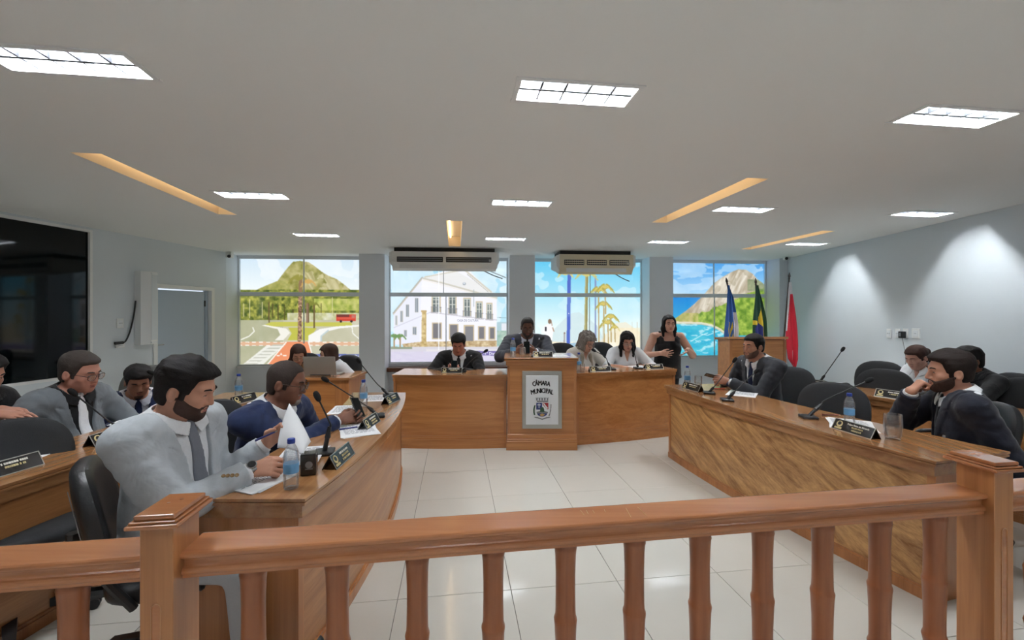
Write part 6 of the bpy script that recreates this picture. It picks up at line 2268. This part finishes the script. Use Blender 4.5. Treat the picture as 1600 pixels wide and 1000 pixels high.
# 12 interpreter
P_['interp'] = person('person standing in a sleeveless black dress, long black hair, hands gesturing in sign language', W(1045, 506, 6.05), -88, (-4, 2, 0), lean=2, hs=1.0, bs=1.03, belly=.035, vox=.008, standing=True, fem=True, arm=1.12,
    skin=('light_c', rgb(204, 158, 138)), top=dict(kind='dress', shirt=CL['black'], trousers=CL['black'], folds=.002), sh_w=.185, lips='red_lips',
    hands={1: dict(at=W(1031, 552, 5.80), pole=(-.55, .75, -.45), dir=(.95, -.1, -.1), palm=(0, .9, .3), curl=(.12, .18, .25, .3), spread=.30, tcurl=.1), -1: dict(at=W(1075, 546, 5.80), pole=(.6, .75, -.45), dir=(-.55, -.45, -.4), palm=(-.6, .2, .6), curl=(.35, .35, .35, .35), spread=.2)},
    hair=dict(fn=long_hair(.17, .0, .014, wavyamp=.003, line=.070), mat=BLK, lo=(-.17, -.2, -.32)), eyes=True)
# 13 dark grey suit
P_['dark_suit'] = person('person in a dark grey suit, hands clasped on the desk in front of the lectern', W(1177, 541, 4.28), -168, (4, 4, 0), lean=10, hs=1.0, bs=1.1, vox=.0065,
    skin=('tan_b', rgb(186, 134, 110)), top=suit('dgrey', 'white', 'tie_navy', button=-.36, vw=.07), sh_w=.205,
    hands={1: dict(at=W(1132, 596, 4.40), pole=(.2, .6, -.8), dir=(-.9, -.1, .1), palm=(0, -.8, -.4), curl=(.8, .85, .9, .9), base=.7), -1: dict(at=W(1138, 596, 4.22), pole=(.4, -.5, -.8), dir=(-.95, .15, .1), palm=(.1, .9, -.3), curl=(.8, .8, .85, .9), base=.7)},
    hair=dict(fn=short_hair(.012, .006, .060, .044, -.06, .0015, 80), mat=BLK), beard=dict(mat=hair_mat('stubble', rgb(110, 84, 74)), t=.0015), nose=1.15)
# 14 bearded man
P_['beard'] = person('person in a midnight suit with dark beard, fist at the mouth, elbow on the desk', W(1483, 580, 2.72), 146, (10, 4, -3), lean=3, hs=1.05, bs=1.1, vox=.0055,
    skin=('tan_c', rgb(196, 144, 120)), top=suit('midnight', 'white', 'tie_black', button=-.40, vw=.07), sh_w=.185,
    hands={1: dict(at=W(1424, 611, 2.80), pole=(-.25, .45, -.9), dir=(.5, -.1, .6), palm=(.7, -.2, -.5), curl=(1.1, 1.1, 1.1, 1.15), tcurl=.9, base=1.0, sc=1.0, reach=.05), -1: dict(at=(2.66, 2.66, .64), pole=(.5, -.5, -.6))},
    hair=dict(fn=short_hair(.022, .006, .064, .044, -.06, .003, 60, -.03, .006), mat=DBR), beard=dict(mat=hair_mat('beard_brown', rgb(66, 48, 42)), t=.0045), nose=1.15)
# 15 woman in white
P_['pony'] = person('person in a white blouse with brown hair tied back, looking down by the wall outlets', W(1432, 558, 4.55), 182, (4, 24, 0), lean=2, hs=1.0, bs=.98, vox=.007, fem=True,
    skin=('light_d', rgb(198, 150, 132)), top=dict(kind='shirt', shirt=CL['white'], sleeve=1.9, trousers=CL['black']), sh_w=.175,
    hands={1: dict(at=W(1404, 607, 4.45), pole=(-.1, .5, -.8)), -1: dict(at=W(1436, 608, 4.25), pole=(.5, -.4, -.8))},
    hair=dict(fn=(lambda f0: (lambda *a: (lambda g: (lambda Q: smin(g(Q), smin(sd_ell(Q, (.0, -.125, .01), (.034, .040, .036)), sd_cap(Q, (0, -.13, 0), (0, -.14, -.16), .03, .012), .02), .02)))(f0(*a))))(short_hair(.012, .010, .058, .046, -.07, .002)), mat=BRN, lo=(-.14, -.22, -.22)), eyes=False)
# 16 behind, black
P_['behind'] = person('person with black hair in black clothes, mostly hidden behind the bearded head', W(1512, 563, 4.0), 170, (0, 10, 0), lean=4, hs=1.0, bs=1.05, vox=.008,
    skin=BROWN, top=dict(kind='shirt', shirt=CL['black'], sleeve=1.9, trousers=CL['black']), sh_w=.19,
    hands={1: dict(at=W(1450, 620, 3.9), pole=(.2, .5, -.8)), -1: dict(at=W(1480, 630, 3.7), pole=(.4, -.4, -.8))},
    hair=dict(fn=short_hair(.02, .012, .058, .046, -.08, .004), mat=BLK))


def behind(k, back=.02): 
    o = P_[k]['org']; return o

# ------------------------------------------------------------------ chairs under and beside the sitters
def seat_of(k, yaw, label, kind='fabric', off=-.02, scale=1.0, side=0.0):
    o = P_[k]['org']; a = math.radians(yaw)
    chair(o.x + math.cos(a) * off + math.sin(a) * side, o.y + math.sin(a) * off - math.cos(a) * side, yaw, label, kind, scale)
seat_of('pale', 38, 'black leather office chair with pale stitching under the pale grey suit', 'leather', .03, .95)
seat_of('navy', -10, 'dark fabric office chair under the navy suit with spectacles')
seat_of('grey', -10, 'dark fabric office chair under the grey suit with black shirt')
seat_of('young', -70, 'tall taupe office chair behind the bowed young head in dark blue', 'grey', -.05, 1.08)
seat_of('edge', -10, 'dark office chair under the black clothed sitter cut by the picture edge')
chair_back(14, 2.22, -40, 'empty dark office chair between the grey suit and the picture edge')
seat_of('bob', -80, 'dark office chair of the sitter with the short brown bob')
chair_back(546, 5.9, -110, 'black leather office chair behind the white shirt at the laptop', 'leather', .96)
seat_of('black_suit', -90, 'dark office chair behind the black suit at the table wing', 'fabric', -.02)
seat_of('chair_man', -90, 'dark office chair behind the podium sitter', 'fabric', -.02)
seat_of('scarf', -85, 'tall dark office chair behind the grey haired reader with scarf', 'fabric', -.10, 1.13, .16)
seat_of('blouse', -85, 'tall dark office chair behind the black haired writer in white', 'fabric', -.10, 1.13, .22)
chair_back(1238, 4.42, -150, 'dark office chair behind the dark grey suit by the lectern')
chair_back(1303, 3.42, -138, 'empty dark office chair between the dark grey suit and the bearded sitter')
chair_back(1562, 2.92, 160, 'black leather office chair under the bearded sitter in the midnight suit', 'leather', .92)
seat_of('pony', 200, 'dark office chair under the white blouse by the wall', 'fabric', -.05)
seat_of('behind', 175, 'dark office chair of the black clothed sitter behind the bearded head', 'fabric', -.02)
chair_back(1384, 4.25, -150, 'empty dark office chair nearest to the second row name plates')
chair_back(1377, 4.95, -150, 'empty dark office chair against the bare wall beside the white blouse')
chair_back(1538, 4.0, -145, 'empty dark office chair just behind the shoulder of the bearded sitter')
chair_back(1612, 3.65, -145, 'dark office chair cut by the right edge of the picture')

# ------------------------------------------------------------------ bottles, glasses
bottle(455, 763, DZ, 'clear water bottle standing on the desk before the pale grey suit')
bottle(568, 636, DZ, 'clear water bottle beside the hands of the navy suit', h=.22)
bottle(373, 622, DZ, 'clear water bottle at the far end of the second row desk, left side')
bottle(2, 650, DZ, 'clear water bottle cut by the left edge of the picture')
bottle(801.5, 558, pz, 'clear water bottle on top of the tall podium')
bottle_at(W(904.5, 0, 5.12).xy.to_3d() + Vector((0, 0, ZC)), 'clear water bottle in front of the scarf of the grey haired reader')
bottle(1074, 604, DZ, 'clear water bottle on the far tip of the figured desk')
bottle(1327, 664, DZ, 'clear water bottle behind the name plate of the bearded sitter')
tumbler(onz(1395, 686, DZ), 'drinking glass with water before the bearded sitter', .15, .044, .065)
tumbler(onz(1091, 606, DZ), 'drinking glass with water before the dark grey suit', .12, .036, .05)
tumbler(onz(816.5, 557.5, pz), 'drinking glass beside the bottle on the podium')
tumbler(onz(556, 640, DZ), 'stemless drinking glass behind the clasped hands of the navy suit', .13, .03, .04)
tumbler(W(910, 0, 5.05).xy.to_3d() + Vector((0, 0, ZC)), 'small drinking glass by the scarf wearer, next to the podium', .09, .03, 0)

# ------------------------------------------------------------------ microphones
mic(onz(507, 709, DZ), W(497, 622, 2.30), 'gooseneck microphone between the pale grey suit and the navy suit', W(516, 662, 2.30), rz=.3, knee=.9)
mic(onz(590, 651, DZ), W(510, 594, 3.02), 'gooseneck microphone bending towards the navy suit', W(571, 633, 3.16), rz=.3, knee=.8)
mic(onz(607, 619, DZ), W(561, 565, 3.78), 'upright gooseneck microphone at the far tip of the curved orange desk', W(586, 596, 3.9), rz=.3, knee=.5)
mic(onz(186, 672, DZ), W(116, 615, 2.62), 'gooseneck microphone in front of the grey suit', W(166, 655, 2.7), rz=.2, knee=.5)
mic(onz(344, 634, DZ), W(238, 583, 3.45), 'gooseneck microphone reaching towards the bowed young man', W(310, 618, 3.5), rz=.2, knee=.5)
mic(W(722, 583, 4.98).xy.to_3d() + Vector((0, 0, ZC)), W(758, 549, 4.9), 'gooseneck microphone before the black suit on the phone', W(738, 562, 4.95), knee=.3)
mic(onz(836, 557, pz), W(847, 530, 5.0), 'gooseneck microphone on the podium', W(836, 545, 4.9), knee=.3)
mic(W(955, 578, 5.20).xy.to_3d() + Vector((0, 0, ZC)), W(929, 548, 5.2), 'gooseneck microphone before the grey haired reader', W(945, 557, 5.2), knee=.5)
mic(W(997, 576, 5.30).xy.to_3d() + Vector((0, 0, ZC)), W(989, 540, 5.3), 'gooseneck microphone before the black haired writer', W(993, 560, 5.3), knee=.4)
mic(onz(1108, 615, DZ), W(1147, 564, 4.0), 'gooseneck microphone crossing the sleeve of the dark grey suit', W(1122, 597, 4.02), rz=-.3, knee=.5)
mic(onz(1136, 626, DZ), W(1181, 581, 3.75), 'gooseneck microphone nearer than the one at the dark grey sleeve', W(1156, 604, 3.7), rz=-.3, knee=.6)
mic(onz(1263, 653, DZ), W(1356, 595, 3.05), 'long gooseneck microphone bending towards the bearded sitter', W(1292, 624, 3.1), rz=-.3, knee=.7)
mic(onz(1282, 597, DZ), W(1316, 547, 4.6), 'upright gooseneck microphone against the bare wall, second row', W(1295, 577, 4.65), rz=-.3, knee=.5)

# ------------------------------------------------------------------ name plates
def np_px(px, py, z, ang, label, lines, **k):
    return nameplate(onz(px, py, z), math.radians(ang), label, lines, **k)
np_px(530, 721, DZ, 90, 'tent name plate before the pale grey suit', [.10, .075, .09], w=.24)
np_px(577, 665, DZ, 88, 'tent name plate lying on papers before the navy suit', [.10, .075, .08], w=.24)
np_px(611, 628, DZ, 80, 'small tent name plate at the far tip of the curved orange desk', [.08, .07], w=.22)
np_px(380, 628, DZ, 78, 'tent name plate next to the far bottle on the second row', [.1, .08], w=.24)
np_px(170, 689, DZ, 90, 'tent name plate before the grey suit in the second row', [.1, .08], w=.24)
np_px(8, 740, DZ, 84, 'tent name plate cut by the left edge of the picture', [.1, .08], w=.26)
nameplate(Vector((W(706, 0, 4.93).x, 4.93, ZC)), 0, 'tent name plate before the black suit on the phone', [.12, .08], w=.24, h=.06)
nameplate(onz(848, 557.5, pz), 0, 'tent name plate on top of the podium', [.12, .08], w=.22, h=.06)
nameplate(Vector((W(937, 0, 5.06).x, 5.06, ZC)), .2, 'white tent name plate before the grey haired reader', [.12, .09], w=.26, h=.06)
nameplate(Vector((W(1021, 0, 5.28).x, 5.28, ZC)), .2, 'dark tent name plate at the end of the writer\'s table', [.12, .09], w=.24, h=.06)
np_px(1082, 609, DZ, -76, 'silvery tent name plate at the far tip of the figured desk', [.12, .09], w=.26)
np_px(1336, 677, DZ, -82, 'black tent name plate with gold crest before the bearded sitter', ['Felipe Paiva de Miranda', 'FELIPE PAIVA', 'VEREADOR'], w=.27, h=.066)
np_px(1396, 622, DZ, -66, 'tent name plate behind the raised fist, second row', [.12, .09], w=.26)
np_px(1268, 602, DZ, -70, 'tent name plate beside the upright microphone, second row', [.12, .09], w=.26)

# ------------------------------------------------------------------ papers, pens, phones, laptop
def pp(px, py, z=DZ): return onz(px, py, z)
paper(pp(395, 752) + Vector((-.03, .02, 0)), 1.25, 'pile of printed sheets under the watch of the pale grey suit', n=4, w=.24, h=.33)
paper(pp(470, 712, .76), .25, 'printed sheet lying past the raised page', n=2)
paper(pp(560, 672), .5, 'printed sheets under the name plate of the navy suit', n=3, w=.22, h=.32)
paper(pp(540, 640), .2, 'sheets beyond the hands of the navy suit', n=2)
paper(pp(590, 622), .2, 'sheet by the far microphone of the curved orange desk', n=1)
paper(pp(30, 716), .25, 'sheet on the second row desk near the left picture edge', n=2)
paper(pp(215, 655), .3, 'white sheet beside the grey sleeve in the second row', n=1)
paper(pp(355, 630), .3, 'sheets lying beyond the beard of the pale grey suit', n=2)
paper(pp(1330, 664), -.5, 'sheets under the bottle of the bearded sitter', n=3, w=.24, h=.34)
paper(pp(1160, 615), -.6, 'sheets before the clasped hands of the dark grey suit', n=2, w=.24, h=.33)
paper(pp(1300, 600), -.5, 'white sheet at the far end of the second row desk by the wall', n=2)
paper(Vector((W(945, 0, 5.33).x, 5.33, ZC)), .3, 'papers under the hands of the grey haired reader', n=3)
paper(Vector((W(1000, 0, 5.42).x, 5.42, ZC)), .2, 'papers under the hands of the black haired writer', n=3)
paper(Vector((W(872, 0, 4.95).x, 4.95, pz)), .2, 'white sheet on the podium near the name plate', n=1, lines=False)
pen(pp(547, 671) + Vector((0, 0, .010)), (.8, .55, 0), 'dark blue pen lying on the sheets before the navy suit')
pen(pp(1300, 650) + Vector((0, 0, .008)), (.9, -.15, 0), 'slim reddish pen lying behind the long microphone', mat('pen_red', rgb(120, 70, 70), .4))
pen(pp(1125, 609) + Vector((0, 0, .010)), (.9, -.1, 0), 'reddish pen on the sheets before the dark grey suit', M['flag_red'])

# raised page in the hand of the pale grey suit
c = W(452, 677, 2.14)
r = empty('paper_sheet', c, 0, 'raised white page held up by the pale grey suit', 'paper', 'sheets of paper on the desks')
bm = bmesh.new()
n = 10
A, B, C_, D2 = W(452, 630, 2.17), W(486, 690, 2.07), W(474, 712, 1.99), W(433, 700, 2.07)
g = []
for i in range(n + 1):
    row = []
    for j in range(n + 1):
        u, v = i / n, j / n
        p = (A * (1 - u) + B * u) * (1 - v) + (D2 * (1 - u) + C_ * u) * v
        p = p + Vector((0, -.02 * math.sin(PI * v) , .012 * math.sin(PI * u)))
        row.append(bm.verts.new(p - c))
    g.append(row)
for i in range(n):
    for j in range(n):
        bm.faces.new((g[i][j], g[i + 1][j], g[i + 1][j + 1], g[i][j + 1]))
o = obj('sheet', bm, M['paper'], r, smooth=True)
md = o.modifiers.new('thickness', 'SOLIDIFY'); md.thickness = .0008
p = P_['pale']['A'][-1]
pw = P_['pale']['Mw'] @ Vector(p['W'] + p['f'] * .10)
pen(W(418, 680, 2.10), (1, -.1, .45), 'blue pen in the far hand of the pale grey suit')

# black square cup behind the front bottle
bp = pp(483, 740)
r = empty('cup', bp, .3, 'black square cup with a pale crest behind the front bottle', 'cup')
obj('cup_body', box(-.034, .034, -.034, .034, 0, .10), M['plate'], r, bevel=.006)
obj('crest_disc', lathe([(.016, 0), (.016, .001)], 16, Matrix.Translation((.004, -.0345, .052)) @ Matrix.Rotation(PI / 2, 4, 'X')), M['sign_grey'], r)
obj('crest_ribbon', box(-.012, .02, -.0355, -.034, .03, .035), M['sign_grey'], r)

# phones in hands
def mid_hands(k): 
    a = P_[k]; w = [a['Mw'] @ Vector(a['A'][s]['W'] + a['A'][s]['f'] * .085) for s in (1, -1)]
    return (w[0] + w[1]) / 2
phone(W(709.5, 573, 5.02), Euler((math.radians(62), 0, 0)).to_matrix(), 'phone held in both hands by the black suit at the wing')
phone(W(823, 543, 5.15), Euler((math.radians(70), 0, PI / 2 * 0)).to_matrix(), 'phone held above the podium by the slate grey suit')
phone(W(559, 636, 2.93), (Matrix.Rotation(.9, 3, 'Z') @ Matrix.Rotation(.9, 3, 'X') @ Matrix.Rotation(.3, 3, 'Y')), 'dark phone held by the navy suit')
phone(W(1114, 588, 4.30), (Matrix.Rotation(1.35, 3, 'Z') @ Matrix.Rotation(.25, 3, 'X') @ Matrix.Rotation(.5, 3, 'Y')), 'dark phone end sticking out of the clasped hands')
phone(pp(735, 579, ZC) + Vector((0, .1, .005)), Euler((0, 0, 1.4)).to_matrix(), 'dark phone lying flat beside the black suit')

# laptop
lp = Vector((W(502, 0, 5.10).x, 5.08, .76))
r = empty('laptop', lp, 0, 'open grey laptop seen from behind on the small desk', 'laptop')
obj('keyboard_base', box(-.19, .19, 0, .25, 0, .016), M['laptop'], r, bevel=.004)
ld = obj('lid', box(-.19, .19, -.006, .004, 0, .225), M['laptop'], r, bevel=.004)
ld.rotation_euler = (math.radians(12), 0, 0); ld.location = (0, .004, .014)
obj('screen', box(-.178, .178, .0042, .005, .012, .215), M['dark_glass'], ld)
obj('hinge_bar', tube([(-.12, 0, .014), (.12, 0, .014)], .007, 8), M['black'], r)

# watch of the pale grey suit (worn: a part of the person)
a = P_['pale']['A'][1]; body = P_['pale']['obj']
d = Vector(n3(a['W'] - a['E'])); c = Vector(a['W']) + d * .006
q = d.to_track_quat('Z', 'Y').to_matrix().to_4x4()
w = obj('watch', lathe([(.0335, -.011), (.0362, -.010), (.0362, .010), (.0335, .011)], 24, Matrix.Translation(c) @ q), M['chrome'], body, smooth=True)
out = Vector(P_['pale']['dirL']((-.1, -.85, .5))); out = (out - d * out.dot(d)).normalized()
qf = Matrix.Translation(c + out * .033) @ out.to_track_quat('Z', 'Y').to_matrix().to_4x4()
obj('watch_case', lathe([(.018, -.004), (.0205, 0), (.0205, .006), (.0185, .008), (.016, .008)], 24, qf), M['chrome'], w, smooth=True)
obj('watch_dial', lathe([(.0165, .0075), (.0165, .0086)], 24, qf), M['watch_face'], w)
w['label'] = 'steel wrist watch'
# scarf of the grey haired reader
S_ = P_['scarf']
f = Field(S_['N'] - .32, S_['N'] + .32, .009)
T3 = S_['T3']
for sx in (-1, 1):
    ps = [T3(sx * .055, -.06, .045), T3(sx * .085, .01, .02), T3(sx * .065, .085, -.06), T3(sx * .075, .125, -.18), T3(sx * .08, .13, -.30)]
    for k in range(4): f.cap(ps[k], ps[k + 1], .03, .032, .02)
f.cap(T3(-.055, -.06, .045), T3(.055, -.06, .045), .03, .03, .02)
field_obj('scarf', f, CL['scarf'], S_['obj'])

# small things fixed to the pale grey jacket: sleeve buttons and a clip microphone on the lapel
bpy.context.view_layer.update()
def on_surface(o, px, py):
    Mi = o.matrix_world.inverted()
    org = Vector((0, 0, EYE)); d = (W(px, py, 1.0) - org).normalized()
    ok, loc, nor, _ = o.ray_cast(Mi @ org, (Mi.to_3x3() @ d).normalized())
    return (loc, nor) if ok else (None, None)
jk = P_['pale']['parts']['jacket']
for px, py in ((349, 744), (356, 743.5), (363, 743), (370, 742.5)):
    loc, nor = on_surface(jk, px, py)
    if loc is None: continue
    T = Matrix.Translation(loc) @ nor.to_track_quat('Z', 'Y').to_matrix().to_4x4()
    obj('cuff_button', lathe([(.0072, -.002), (.0082, .001), (.0078, .0035), (.0055, .003), (.0045, .0022)], 14, T), M['button'], jk, smooth=True)
loc, nor = on_surface(jk, 285, 690)
if loc is not None:
    T = Matrix.Translation(loc) @ nor.to_track_quat('Z', 'Y').to_matrix().to_4x4()
    cm = obj('lapel_microphone', lathe([(.007, -.002), (.009, .003), (.009, .016), (.006, .022), (.002, .023)], 14, T), M['black'], jk, smooth=True)
    cm['label'] = 'black clip microphone'
